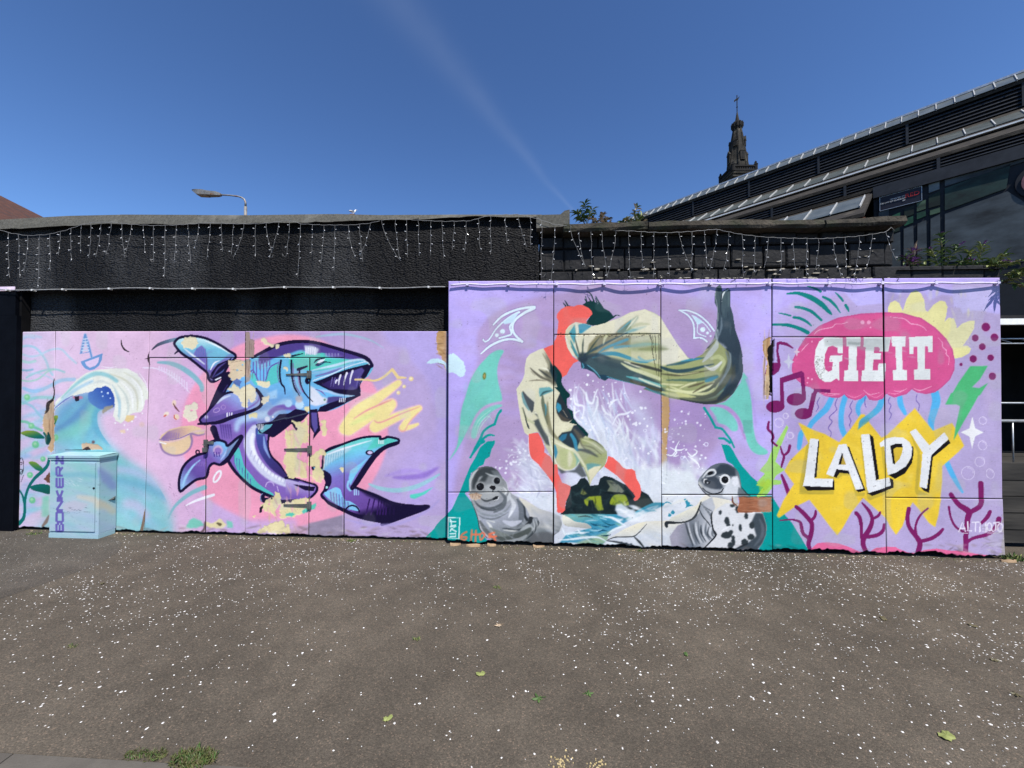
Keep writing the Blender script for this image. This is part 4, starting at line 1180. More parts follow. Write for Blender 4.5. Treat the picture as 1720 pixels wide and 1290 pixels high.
    line('F3', "1075,740 1110,850 1100,980 1040,1090", (8, 20, 18, 8), (130, 144, 146), 6, 0.9)
    fill('F3', "1120,1010 1160,940 1170,1080 1120,1150", (76, 80, 70), 12, 0.8)
    for s_, w_, c_ in (("300,60 500,130 700,140 800,80", (10, 30, 30, 10), (226, 226, 170)), ("560,130 680,60 800,20", (10, 26, 10), (100, 94, 70)), ("380,130 500,165 590,180", (20, 34, 10), (206, 206, 140)),
                       ("420,200 560,235 700,245 840,220 960,140", (14, 30, 30, 30, 26), (50, 56, 60)), ("700,200 820,170 900,100", (10, 26, 10), (116, 130, 110)), ("0,60 100,110 200,150", (10, 14, 14), (70, 146, 166)),
                       ("560,190 700,190 820,140 880,40", (8, 24, 24, 10), (84, 90, 80)), ("680,150 790,110 850,20", (8, 20, 8), (176, 180, 130)), ("840,200 960,100 1040,10", (20, 60, 60), (44, 58, 68))):
        line('G2', s_, w_, c_, 6, 0.9)
    clip()
    # feet: the raised leg
    leg = "945,90 985,55 1010,75 1020,130 1040,115 1080,90 1108,120 1112,300 1140,390 1165,560 1215,700 1250,860 1200,900 1090,800 1000,720 930,640 955,540 965,320 935,260 932,180"
    fill('F3', leg, Gr((980, 200), (78, 96, 100), (1060, 420), (62, 80, 90), (1150, 800), (48, 62, 74)), 2, 1)
    clip('F3', leg)
    line('F3', "1000,300 1010,210 1040,140 1085,110", (10, 20, 14, 8), (226, 232, 228), 3)
    line('F3', "1015,140 1008,200 1000,320 1010,390", (6, 16, 14, 6), (40, 54, 66), 3)
    line('F3', "1010,420 1010,520 985,620", (10, 26, 14), (120, 136, 146), 8, 0.8); line('F3', "945,620 960,560 960,640 950,700", (14, 30, 40, 20), (176, 186, 190), 8, 0.9)
    line('F3', "1080,140 1090,220 1085,300", (10, 26, 10), (92, 112, 114), 6, 0.8); line('F3', "960,690 1010,740 1060,760", (20, 60, 20), (170, 176, 180), 16, 0.8)
    strokes('F3', 24, (940, 100, 1240, 860), 1.5, 160, 22, [(50, 66, 80), (90, 108, 114), (40, 52, 64)], 0.45, 8, 0.1, 0.15, seed=40)
    clip()
    line('F3', "950,95 940,180 965,310 968,480 945,590", (6, 8, 8, 8, 8), (156, 166, 168), 3, 0.8)
    line('F1', "-10,0 -9,0", 1, IV)
    # coral silhouette: head, neck
    CO = (252, 106, 96)
    HAIR = (6, 54, 54)
    fill('F1', "790,275 850,240 900,235 960,270 960,240 1010,290 1030,320 1090,350 1130,400 1130,430 1050,480 960,505 900,512 820,490 880,400", HAIR, 1, 1)
    for s_ in ("835,130 880,160 920,250", "820,180 840,250 860,270", "810,210 840,255", "850,190 880,240", "935,180 960,230 1000,290", "930,200 950,260", "590,230 625,290 650,298", "570,255 600,290", "605,245 625,290"):
        line('F1', s_, (6, 14, 18), HAIR)
    line('F1', "1130,420 1165,395 1205,400", (20, 14, 6), HAIR)
    fill('F1', "545,330 600,298 650,295 690,298 740,278 790,282 850,310 890,350 898,385 850,430 830,455 835,485 790,485 710,472 640,510 600,565 590,640 620,760 680,860 745,905 690,930 640,1000 610,1060 545,1100 510,1060 460,960 400,850 352,770 400,745 465,722 470,690 495,650 505,600 520,460 500,420 505,380", CO, 1, 1)
    # sleeve / trouser at left (light robe leg)
    lg = pp('F1', "350,765 300,780 200,830 160,880 145,960 140,1050 120,1110 85,1170 50,1220")
    lg = np.vstack([lg, pp('F2', "50,30 70,180 100,370 140,510 185,545 230,515 275,505 300,510 350,600 380,680 440,780 480,900 560,940 660,930 740,870 800,900 840,1000 870,1100 900,1030 960,950 1040,870 1065,790 1060,720 1010,650 940,600 850,560 855,525 800,470 740,410 690,350 680,270 620,230 610,160 620,90 600,30 540,10"),
                    pp('F1', "530,1200 520,1120 530,1060 460,960 400,850")])
    fill('P', lg, Gr((880, 620), (230, 224, 194), (930, 720), (222, 216, 180), (980, 780), (172, 180, 130)))
    clip('P', lg)
    fill('F1', "360,790 420,880 500,1000 540,1080 520,1150 480,1190 400,1130 350,1060 300,1000 380,1020 410,960", (98, 96, 80), 20, 0.85)
    fill('F1', "430,920 540,1080 525,1180 470,1130 420,1010", DKT, 10)
    for s_, w_, c_ in (("200,980 250,1030 330,1090 430,1130", (6, 24, 30, 14), (96, 92, 78)), ("310,980 390,1000 410,1030", (6, 20, 6), (246, 242, 216)), ("300,1000 380,1060 440,1100", (8, 20, 6), (60, 64, 62)),
                       ("190,1130 290,1120 380,1130", (5, 14, 5), (112, 104, 84)), ("210,1020 260,1070", (4, 14, 4), (120, 112, 92)), ("340,820 400,920 420,1000", (6, 26, 10), (160, 154, 126))):
        line('F1', s_, w_, c_, 5, 0.9)
    fill('F2', "120,40 180,110 250,170 240,260 220,290 160,200 110,110", (62, 70, 74), 6); line('F2', "110,60 140,170 190,260", (10, 34, 14), (110, 160, 160), 6)
    fill('F2', "305,10 420,0 470,40 380,80 310,110 300,60", (116, 176, 176), 6); line('F2', "310,120 400,90 490,60", (10, 26, 16), (230, 226, 196), 5)
    line('F2', "320,100 360,60 440,40", (8, 24, 6), (60, 96, 100), 5)
    fill('F2', "240,280 290,290 330,300 320,380 400,500 430,660 380,640 300,500 240,400 220,390 300,350", (70, 78, 80), 10, 0.95)
    line('F2', "110,230 160,350 240,400", (8, 26, 30), (200, 200, 160), 8); line('F2', "150,360 180,440 195,470", (6, 20, 6), (50, 60, 66), 3)
    line('F2', "120,230 150,330 165,400", (6, 14, 6), (60, 66, 60), 4); line('F2', "245,290 270,290 330,310", (8, 20, 8), (236, 232, 204), 4)
    line('F2', "270,60 280,180 320,330 400,500 500,610 600,680", (20, 50, 60, 60, 60, 40), (224, 220, 184), 10)
    line('F2', "340,100 350,200 380,330 400,420", (20, 44, 40, 14), (112, 120, 98), 8); line('F2', "370,190 385,260 375,320", (8, 26, 8), BLU, 4)
    line('F2', "400,170 400,320 440,500 540,600", (16, 40, 50, 20), (128, 124, 92), 10, 0.8)
    fill('F2', "400,110 480,70 530,60 480,180 490,290 560,390 660,390 740,410 660,450 560,510 510,560 450,470 420,300", (230, 224, 190), 8)
    fill('F2', "500,150 540,60 600,40 625,160 620,240 680,280 690,360 620,390 550,370 500,290 490,220", (40, 50, 56), 8)
    fill('F2', "505,170 545,200 555,250 520,290 490,230", BLU, 4); line('F2', "530,310 580,360 640,370", (30, 50, 20), (84, 76, 66), 10, 0.9); line('F2', "570,260 620,340", (6, 12, 5), (160, 150, 130), 3)
    fill('F2', "515,560 560,510 660,490 690,430 740,420 800,480 850,530 800,560 760,600 720,700 640,670 560,620", (46, 58, 66), 8)
    fill('F2', "520,580 560,530 620,520 600,580 560,610", (50, 120, 150), 8, 0.9); line('F2', "660,530 700,600 725,700 780,700", (30, 44, 34, 10), (60, 140, 166), 4)
    line('F2', "690,470 760,560 800,640 830,700", (20, 60, 60, 20), (96, 92, 80), 16, 0.9)
    fill('F2', "760,570 880,580 980,640 1050,720 1060,780 1000,860 900,880 800,850 700,760 760,700 860,740 780,640", (166, 172, 118), 14, 0.9)
    line('F2', "790,590 900,630 1020,720", (8, 24, 10), (206, 206, 160), 8); line('F2', "740,700 850,720 960,780", (16, 44, 10), (66, 72, 70), 10, 0.9)
    line('F2', "860,580 940,610 1020,680", (6, 16, 6), (80, 84, 60), 5, 0.8); line('F2', "780,650 900,680 1000,760", (8, 24, 8), (120, 122, 84), 8, 0.8)
    fill('F2', "830,860 900,850 1000,870 940,910 870,960 840,940", (104, 160, 160), 10, 0.9); fill('F2', "850,930 920,890 1000,880 960,950 900,1030 875,1100", (232, 224, 188), 6)
    fill('F2', "400,520 440,620 480,760 520,880 600,930 700,910 760,830 700,740 600,680 500,630", (206, 204, 160), 8)
    line('F2', "480,650 490,730 480,800", (14, 40, 16), (74, 150, 176), 6); fill('F2', "520,700 620,680 700,740 750,820 700,900 600,920 540,860", (190, 196, 140), 20, 0.9)
    line('F2', "640,720 650,800 640,880", (20, 60, 30), (232, 226, 196), 20, 0.8); line('F2', "700,740 740,810 720,880", (20, 46, 14), (120, 170, 160), 12, 0.8)
    line('F2', "410,560 450,720 500,860 590,930 700,915 750,840", (12, 18, 18, 18, 16, 10), (240, 236, 210), 4)
    line('F2', "520,620 600,670 700,720 760,800 820,900 860,1000", (10, 30, 30, 30, 24, 10), (222, 220, 180), 6)
    line('F2', "440,600 540,650 640,690 690,690", (8, 22, 20, 6), (240, 234, 200), 4)
    clip()
    fill('F2', "505,900 600,945 700,925 760,840 800,920 840,1000 780,1010 720,960 620,950 550,970", (84, 90, 92), 14, 0.9)
    # dark flowing cape right of the leg
    cape = "470,0 540,5 600,30 625,90 610,160 620,230 680,270 690,350 740,410 800,460 855,525 840,560 760,470 720,420 640,400 680,360 620,240 560,120 530,60"
    fill('F2', cape, HAIR, 2); line('F1', "470,960 530,1060 525,1150 560,1230 620,1290", (20, 50, 60, 70, 60), HAIR)
    # coral legs
    fill('F2', "185,525 230,518 290,510 330,580 365,680 360,730 430,780 470,880 500,930 530,1000 560,1070 620,1090 655,1130 640,1200 600,1290 590,1380 555,1410 510,1400 500,1330 495,1180 460,1080 380,970 290,860 215,795 190,720", CO, 1, 1)
    fill('F5', "190,0 240,0 260,180 300,215 388,240 370,330 330,420 320,490 290,520 260,548 235,530 250,420 240,300 215,220", CO, 1, 1)
    fill('F2', "1075,770 1130,790 1200,850 1240,900 1280,920 1340,915 1375,940 1390,1020 1430,1090 1445,1160 1430,1230 1400,1265 1370,1275 1355,1255 1380,1225 1350,1180 1270,1090 1170,990 1030,890 1060,830", CO, 1, 1)
    line('F2', "183,560 188,700 215,800 300,870", (6, 10, 10, 6), (236, 226, 236), 3, 0.8)
    # ---- left seal
    head = "320,560 318,440 360,350 430,300 500,285 570,290 640,330 690,410 735,470 760,560 800,600 870,640 960,760 1000,850 1080,860 1110,920 1060,1020 960,1120 860,1160 700,1150 600,1130 520,1090 450,1020 425,900 390,780 350,690 330,640"
    sealbody = "870,630 960,670 1100,760 1260,810 1340,850 1370,930 1340,1010 1270,1060 1250,1150 1120,1160 950,1140 1000,900"
    fill('F4', sealbody, Gr((1000, 680), (222, 216, 196), (1100, 860), (190, 190, 192), (1100, 1020), (124, 130, 132), (1100, 1120), (70, 76, 78)))
    clip('F4', sealbody)
    fill('F4', "1000,1040 1200,1020 1290,1060 1250,1160 1000,1160", (98, 100, 102), 20, 0.9)
    strokes('F4', 26, (950, 660, 1350, 1050), 0.5, 220, 40, [(226, 222, 212), (188, 192, 198), (206, 208, 212), (170, 176, 182)], 0.45, 20, 0.2, 0.3, seed=41)
    line('F4', "1340,860 1365,930 1330,1020", (6, 14, 6), (236, 236, 236), 5)
    clip()
    fill('F4', head, Gr((420, 320), (112, 116, 116), (520, 620), (150, 152, 152), (640, 840), (172, 175, 186), (650, 1100), (116, 122, 122)))
    clip('F4', head)
    fill('F4', "360,440 400,340 480,295 600,300 660,370 600,400 540,380 500,460 430,470 390,540 350,540", (58, 64, 66), 20, 0.95)
    fill('F4', "560,330 640,340 690,420 660,440 600,390", (120, 126, 128), 16, 0.8)
    line('F4', "335,560 330,460 370,370 420,320", (14, 30, 26, 8), (206, 208, 206), 8, 0.9)
    line('F4', "500,360 570,390 640,400", (6, 20, 6), (190, 194, 192), 8, 0.9); line('F4', "400,500 440,420 470,400", (6, 24, 6), (200, 202, 200), 10, 0.7)
    dot('F4', 445, 515, 58, (168, 170, 168), 18); dot('F4', 628, 448, 50, (160, 162, 162), 18)
    dot('F4', 444, 514, 44, (24, 26, 30), 2, ry=42, rot=-0.6); dot('F4', 630, 449, 36, (24, 26, 30), 2, ry=38)
    dot('F4', 430, 500, 10, (70, 76, 84), 4); dot('F4', 645, 440, 8, (74, 80, 88), 4)
    fill('F4', "500,500 560,480 620,500 700,520 740,570 720,600 640,620 560,660 470,660 430,630 440,590 500,570", (176, 178, 176), 18, 0.9)
    fill('F4', "545,520 570,500 610,505 618,530 600,555 570,545 555,535", (26, 26, 30), 2); line('F4', "585,540 582,575", 10, (40, 40, 44), 2)
    line('F4', "440,640 500,675 560,665 620,640", (6, 22, 18, 8), (70, 74, 76), 5); fill('F4', "575,650 620,620 655,625 640,660 600,680", (30, 34, 38), 3); line('F4', "600,670 640,655 650,630", 10, (214, 216, 214), 3)
    line('F4', "700,520 735,560 720,600 690,600", (6, 16, 14, 5), (226, 228, 224), 4)
    for s_, w_, c_ in (("380,670 430,730 540,760 650,730 730,660 760,580", (10, 26, 30, 30, 24, 8), (82, 88, 92)), ("400,700 470,760 580,780 690,740", (6, 16, 18, 6), (50, 56, 60)),
                       ("390,760 470,820 600,840 720,790 790,700", (8, 24, 26, 26, 8), (140, 146, 150)), ("420,830 500,870 620,870 760,800", (6, 20, 20, 6), (110, 116, 120)),
                       ("700,700 760,640 770,590", (20, 50, 16), (206, 210, 210)), ("780,640 820,720 790,800 760,860", (20, 50, 40, 10), (216, 218, 220)),
                       ("850,660 930,740 945,830 960,900", (8, 26, 20, 12), (70, 76, 80)), ("760,860 800,790", (6, 18), (236, 236, 238)),
                       ("410,850 430,940 500,1040 560,1090", (20, 50, 50, 20), (192, 190, 192)), ("510,900 560,960 600,1060", (8, 30, 10), (226, 226, 220)), ("520,890 600,910", (6, 18), (226, 226, 220)),
                       ("690,980 780,990 860,1000 960,960", (5, 18, 16, 6), (50, 56, 60)), ("700,1000 800,1010 860,1010", (6, 18, 5), (226, 224, 216)),
                       ("930,740 940,840 975,890", (16, 30, 30), (40, 46, 52)), ("940,960 1000,910 1010,870", (20, 40, 50), (34, 38, 42)),
                       ("900,1000 980,960 1040,1000", (20, 60, 30), (176, 180, 180)), ("960,1100 1030,1040 1080,960 1090,900", (10, 30, 30, 14), (60, 66, 70)),
                       ("640,1080 760,1100 900,1060 1000,990", (40, 80, 80, 40), (78, 84, 80)), ("640,560 720,640 690,740 600,800", (10, 40, 50, 20), (96, 102, 106)), ("860,660 900,760 900,880 860,960", (20, 60, 60, 20), (104, 110, 116)), ("440,900 500,1000 600,1100", (20, 50, 30), (96, 100, 100)), ("700,900 800,930 900,900", (20, 70, 20), (206, 208, 218)), ("700,1130 860,1120 960,1060", (20, 60, 20), (166, 170, 170)), ("560,980 650,1040 760,1060", (20, 60, 20), (120, 126, 120)),
                       ("1030,880 1050,960 1040,1030", (6, 12, 5), (206, 208, 206)), ("1060,880 1080,940 1070,1010", (6, 12, 5), (206, 208, 206)), ("380,620 430,640 440,660", (10, 16, 6), (150, 110, 90))):
        line('F4', s_, w_, c_, 9, 0.9)
    strokes('F4', 40, (400, 760, 950, 1120), 0.5, 160, 18, [(206, 208, 212), (130, 136, 140), (170, 174, 184)], 0.35, 8, 0.3, 0.5, seed=42)
    clip()
    line('F4', "345,680 390,790 420,890 440,990 520,1090", (6, 10, 12, 12, 10), (60, 70, 74), 3, 0.9)
    line('F4', "690,410 740,470 765,560 880,640", (5, 8, 8, 6), (206, 206, 212), 3, 0.8)
    fill('F4', "300,600 400,590 460,610 430,650 390,660 350,640", (206, 170, 136), 3, 0.9, False, 0.8, 0.003)
    strokes('F4', 16, (320, 590, 450, 660), 1.5, 40, 10, [(120, 76, 56), (230, 206, 180)], 0.8, 3, seed=43)
    fill('F4', "180,1160 300,1155 620,1170 900,1165 1260,1180 1260,1240 60,1240 80,1110", (90, 74, 62), 8, 0.85, False, 0.8)
    # tags
    WT = (214, 240, 236)
    for s_ in ("85,860 215,862 205,1095 80,1085 85,860", "110,880 110,905", "120,895 120,950 170,945", "112,905 170,905", "110,960 175,960 120,985 110,1010", "120,985 175,1015", "110,1040 170,1035 170,1070 110,1072"):
        line('F4', s_, 15, WT, 2, 0.95, sm=False)
    OR = (244, 120, 84)
    for s_ in ("290,1020 240,1050 225,1090 270,1110 290,1080 240,1075", "350,1000 340,1120", "395,1005 390,1130", "350,1050 440,1050", "440,1050 470,1030 490,1060 450,1110 440,1070", "600,1030 540,1050 590,1080 610,1120 540,1130", "540,1080 620,1070"):
        line('F4', s_, 22, OR, 6, 0.85)
    # ---- right seal
    rsb = "140,830 300,810 420,790 540,640 600,560 640,540 700,560 860,580 1000,640 1270,740 1315,880 1310,980 1270,1080 1210,1160 600,1150 380,1140 250,1120 180,1150 140,1140 140,1150 -150,1150 -300,1080 -420,1030 -330,960 -200,890 -80,850 0,835"
    fill('F6', rsb, Gr((0, 840), (238, 232, 214), (0, 1000), (208, 214, 220), (0, 1140), (220, 222, 226)))
    clip('F6', rsb)
    fill('F6', "560,640 700,560 740,680 690,800 720,930 750,990 600,1150 380,1140 250,1120 230,1000 320,880 480,820 560,740", Gr((300, 1000), (160, 154, 172), (480, 900), (110, 118, 128), (640, 1000), (196, 198, 202)), 8)
    for k in range(14):
        x = 430 + k * 24
        line('F6', [(x - 30 + k * 6, 840 + k * 6 - (k % 3) * 20), (x + 10, 960 + (k % 2) * 20), (x + 60, 1110 - k * 8)], (6, 18 if k % 2 else 26, 6), ((44, 52, 60), (220, 222, 224), (96, 104, 112))[k % 3], 6, 0.9)
    for k in range(9):
        line('F6', [(580 + k * 12, 640 + k * 14), (640 + k * 10, 690 + k * 18), (700, 720 + k * 20)], (5, 14, 5), ((50, 58, 66), (206, 208, 210))[k % 2], 4, 0.9)
    fill('F6', "700,860 710,740 760,690 860,630 1000,640 1270,740 1315,880 1300,1000 1210,1160 940,1160 640,1140 750,990", (228, 228, 228), 5)
    fill('F6', "1190,740 1270,745 1315,880 1310,980 1270,1080 1210,1160 1000,1160 940,1150 1100,1080 1200,1000 1170,900 1140,850", (62, 72, 80), 14, 0.96)
    line('F6', "1230,800 1270,900 1260,1000 1180,1110", (10, 36, 40, 14), (100, 110, 118), 14, 0.8)
    for x, y, rx, ry in ((795, 735, 20, 28), (870, 830, 30, 44), (890, 880, 22, 24), (1020, 905, 18, 38), (865, 990, 60, 40), (915, 955, 24, 26), (1085, 775, 24, 36), (1150, 880, 26, 40), (940, 1050, 22, 60), (910, 1110, 30, 40), (990, 700, 30, 40), (930, 660, 30, 20), (1140, 1010, 40, 36), (1070, 1070, 40, 40), (810, 1140, 20, 16), (935, 880, 8, 10)):
        dot('F6', x, y, rx, (52, 60, 64), 5, ry=ry, rough=0.5)
    line('F6', "705,730 695,800 715,920 748,985 690,1060 600,1150", (10, 18, 18, 20, 16, 10), (30, 36, 42), 3)
    line('F6', "560,700 600,780 660,850 690,900", (8, 14, 12, 5), (40, 48, 54), 3)
    line('F6', "940,1160 1040,1110 1110,1080", (6, 20, 6), (36, 42, 48), 4); line('F6', "800,950 880,900 930,890", (6, 20, 6), (246, 246, 246), 6)
    strokes('F6', 20, (-300, 880, 140, 1140), 0.2, 200, 40, [(236, 238, 240), (190, 206, 220), (240, 236, 220)], 0.5, 18, seed=44)
    clip()
    # flippers of the right seal
    fill('F6', "205,840 250,790 360,740 480,680 560,640 600,590 560,700 510,770 440,820 330,840", Gr((400, 720), (240, 234, 208), (420, 830), (206, 206, 200)), 3)
    line('F6', "195,890 200,850 330,850 440,830 520,770 580,620", (34, 40, 20, 20, 26, 10), (44, 50, 54), 3)
    fill('F5', "790,850 880,790 1000,720 1140,660 1240,640 1200,700 1100,800 900,815", Gr((1000, 700), (240, 232, 206), (1000, 810), (214, 214, 208)), 3)
    line('F5', "800,850 900,815 1080,810 1160,760 1240,670", (5, 14, 14, 10, 5), (66, 70, 72), 3); line('F5', "1100,810 1160,870 1210,930", (10, 26, 16), (50, 56, 60), 4)
    line('F5', "790,855 900,870 1000,890 1060,900", (6, 20, 20, 8), (50, 56, 60), 4)
    for k in range(9):
        dot('F5', 960 + k * 18, 880 + (k % 3) * 14 + k * 3, 14, (56, 66, 74), 5)
    line('F6', "150,650 200,620 250,640", (8, 14, 4), (46, 146, 172), 3)
    for x, y, r in ((400, 590, 10), (420, 615, 16), (435, 640, 26), (265, 735, 22), (230, 765, 18)):
        dot('F6', x, y, r, (50, 148, 172), 3, rough=0.4)
    line('F6', "410,680 440,660 490,655", (10, 24, 6), (50, 148, 172), 3)
    # right seal's head
    hd = "550,420 560,360 640,270 700,215 790,185 870,190 950,230 1000,290 1020,370 1030,450 1010,530 960,590 860,590 760,570 690,560 640,530 590,480"
    fill('F6', hd, Gr((760, 250), (96, 104, 112), (760, 480), (180, 184, 188)), 2, 1, True)
    clip('F6', hd, True)
    fill('F6', "750,250 800,200 880,200 960,250 970,330 900,330 830,300 760,320 700,340", (54, 64, 74), 12, 0.95)
    fill('F6', "580,380 640,340 740,330 800,380 830,460 780,490 690,470 620,440", (62, 70, 80), 12, 0.95)
    fill('F6', "860,420 940,340 1000,350 1020,450 1000,540 900,590 820,560 840,470", (222, 224, 226), 14, 0.95)
    fill('F6', "930,340 990,330 1000,420 960,450 930,420", (240, 240, 242), 8, 0.9)
    line('F6', "600,350 660,280 720,260 745,290 720,320 640,340", (6, 26, 22, 20, 14, 6), (232, 232, 230), 6)
    dot('F6', 686, 298, 34, (20, 22, 26), 2, ry=20, rot=-0.35)
    ring('F6', 850, 370, 50, 20, (236, 236, 234)); line('F6', "785,335 820,345", (8, 16), (236, 236, 234), 3)
    dot('F6', 850, 372, 40, (20, 22, 26), 2); dot('F6', 860, 362, 8, (70, 76, 84), 3)
    fill('F6', "610,400 620,375 650,380 690,390 680,420 650,425", (26, 30, 36), 3); line('F6', "615,410 620,370 650,365", (6, 16, 6), (232, 232, 230), 3); dot('F6', 655, 405, 9, (190, 194, 198), 3)
    line('F6', "560,430 590,450 640,500 720,530 800,510 835,465", (10, 14, 14, 14, 14, 8), (34, 40, 48), 3)
    line('F6', "640,480 720,500 790,480", (10, 40, 10), (176, 180, 186), 14, 0.8); line('F6', "560,400 575,430 600,460", (10, 22, 10), (206, 204, 190), 5)
    line('F6', "1000,300 1025,400 1030,470", (6, 20, 8), (110, 118, 124), 6)
    clip()
    line('F6', "552,425 600,490 640,530 680,555", (6, 12, 12, 8), (40, 46, 54), 3)
    fill('F6', "1000,450 1060,490 1130,560 1000,570 990,520", (110, 116, 120), 6, 0.95)
    line('F6', "1030,450 1080,510 1130,555", (8, 12, 6), (34, 46, 52), 3)
    fill('F6', "920,570 990,570 1000,640 960,650 930,630", (206, 206, 206), 4)
    # bare brown ply
    fill('F6', "1000,560 1370,560 1372,728 1200,735 1000,742 985,700 1005,640", (166, 104, 74), 2, 1, False, 0.4, 0.004)
    strokes('F6', 50, (1000, 565, 1365, 735), 0.0, 120, 14, [(140, 84, 58), (190, 130, 96), (120, 70, 48), (206, 150, 116)], 0.6, 5, 0.1, 0.15, seed=45)
    fill('F6', "1220,565 1370,565 1370,725 1230,725", (206, 170, 146), 20, 0.45)
    line('F6', "930,560 935,620 980,660", (10, 20, 10), (120, 70, 50), 3)
    # ---- right part: bolts and star
    LG = (170, 220, 112)
    def bolt(c_):
        fill('F6', "1450,0 1380,0 1330,160 1250,270 1340,300 1195,430 1280,450 1200,550 1300,550 1470,400 1470,440 1380,300 1520,260 1400,190", c_, 2)
    fill('L3', "275,360 295,385 240,520 190,640 150,770 250,860 160,920 130,970 215,975 215,1020 120,1030 40,1110 -40,1170 -60,1160 30,1050 -60,1000 30,900 -30,870 60,760 120,620 200,490", LG, 3)
    fill('F6', "1400,150 1330,170 1250,265 1340,300 1195,432 1280,452 1200,552 1310,550 1390,440 1390,300", LG, 3)
    fill('F6', "1230,450 1330,360 1380,400 1320,480 1240,540", (176, 214, 60), 16, 0.7); fill('F6', "1195,432 1290,360 1300,420 1260,450", (176, 206, 70), 12, 0.7)
    for fr_, s_ in (('L3', "275,360 200,490 120,620 60,760"), ('L3', "150,770 250,860 160,920")):
        line(fr_, s_, 6, (190, 226, 140), 3, 0.7, sm=False)
    PU = (128, 30, 98)
    # coral behind the star
    line('L3', "75,325 65,400 110,450 125,500 110,540 165,590", (24, 30, 30, 28, 26, 24), PU)
    line('L3', "205,600 225,670 245,710 225,790 215,830", (16, 26, 30, 26, 20), PU); line('L3', "240,700 290,660 310,590", (26, 30, 34), PU)
    line('L3', "220,920 260,1020 290,1100 310,1160", (30, 44, 50, 46), PU)
    # blue tentacles behind the star
    BL = (88, 182, 232)
    for fr_, s_, w_ in (('L3', "780,50 720,170 640,250 560,330 520,390 440,450 420,560 410,620", (60, 70, 60, 56, 50, 60, 56, 40)), ('L3', "930,40 890,180 880,330 900,420 940,500", (60, 60, 60, 64, 60)), ('L3', "1140,50 1080,130 1070,200 1090,260", (56, 60, 52, 30)),
                        ('L3', "1540,50 1550,130 1600,230", (60, 66, 40)), ('L4', "800,0 815,90 790,200 760,310 770,420", (90, 96, 84, 76, 40)),
                        ('L4', "930,770 990,900 1060,1030 1110,1110", (60, 60, 44, 24))):
        line(fr_, s_, w_, BL, 8)
    for s_ in ("645,50 615,110 630,160 600,210", "840,60 815,130 830,190 750,270 780,320 740,390 770,440 760,500", "1010,90 980,150 1000,200 970,260 990,310 975,360 990,400", "1150,40 1145,110 1160,165"):
        line('L3', s_, (9, 11, 11, 6), (112, 92, 168), 2, 0.9)
    for s_ in ("300,50 280,100 310,140 290,200 315,240 290,300", "600,20 590,80 625,130 615,200"):
        line('L4', s_, (9, 11, 8), (112, 92, 168), 2, 0.9)
    # pink sea bed
    # star burst
    YL = (246, 208, 62)
    star = pp('L3', "405,330 560,410 700,460 860,552 990,400 1100,240 1140,240 1200,340 1330,500 1400,470 1716,165")
    star = np.vstack([star, pp('L4', "570,165 780,425 990,335 1050,440 1125,590 1060,660 880,820 880,1000 860,1200 840,1290"),
                      pp('L6', "820,330 800,470 765,605 700,560 600,420 530,340 480,430 420,600 355,690 290,600 250,520"),
                      pp('L5', "1400,480 1130,240 1000,400 900,580 840,660 760,560 640,400 530,262 360,345 190,465 165,440 240,270 330,130 365,80"),
                      pp('L3', "350,1040 360,1020 250,870 310,760 420,650 520,560 460,440")])
    fill('P', star, (228, 206, 130), 2.5, 0.8)
    fill('P', star, YL, 1)
    clip('P', star)
    strokes('P', 160, (1300, 690, 1620, 900), 0.8, 26, 9, [(252, 220, 96), (236, 192, 50), (226, 186, 60), (250, 226, 120)], 0.4, 5, 0.3, 0.9, seed=50)
    fill('L3', "430,1110 430,1060 530,560 570,560 470,1040 510,1130 800,1130", (186, 164, 60), 5, 0.75)
    fill('L3', "420,1000 500,560 540,560 470,1040 800,1090 800,1130 415,1130", (190, 168, 64), 4, 0.7)
    fill('L3', "720,950 850,960 900,920 980,920 1040,1150 1140,1150 1150,1110 1060,1110 980,870 830,860", (190, 168, 64), 4, 0.7)
    fill('L3', "1090,500 1170,1170 1200,1200 1420,1110 1420,1080 1200,1140 1130,500", (190, 168, 64), 4, 0.7)
    fill('L4', "190,560 240,1000 270,1000 230,560", (190, 168, 64), 4, 0.6)
    fill('L4', "610,690 580,1100 600,1140 740,1140 620,1080 650,690", (190, 168, 64), 4, 0.7); fill('L4', "530,450 640,660 620,700 560,560", (190, 168, 64), 4, 0.6)
    clip()
    line('L3', "410,335 460,440 500,520 560,530 700,600", 6, (252, 232, 130), 3, 0.0)
    # LALDY
    BK, WH = (22, 18, 22), (240, 240, 238)
    fill('L3', "460,1040 505,1090 808,1085 808,985 790,955 785,1040", BK); fill('L3', "605,540 640,530 608,940 582,950", BK)
    fill('L3', "535,512 630,515 582,945 590,955 792,958 785,1050 455,1040 480,930", WH, 1)
    fill('L3', "720,905 830,948 900,840 990,900 960,870 820,850 800,935", BK); fill('L3', "830,850 970,868 975,905 850,890", BK); fill('L3', "940,600 970,600 1155,1090 1075,1110 1040,1080 1130,1065", BK)
    fill('L3', "855,575 940,572 1130,1068 1045,1082 965,868 830,850 795,938 715,905 780,760", WH, 1)
    fill('L3', "890,672 938,800 850,800", (196, 164, 66)); fill('L3', "890,672 905,690 880,800 850,800", BK)
    fill('L3', "1170,1120 1230,1150 1475,1060 1470,970 1430,950 1440,1035", BK); fill('L3', "1195,460 1240,490 1305,960 1270,975", BK)
    fill('L3', "1102,465 1197,458 1270,975 1425,945 1445,1035 1190,1118 1170,1060", WH, 1)
    fill('L3', "1410,915 1490,962 1600,900 1680,780 1698,660 1690,600 1670,600 1640,780 1500,890", BK, 1, 1)
    fill('L3', "1310,560 1380,510 1480,492 1580,500 1650,550 1680,620 1670,720 1610,820 1500,890 1410,920 1395,820 1360,590 1320,605", WH, 1, 1)
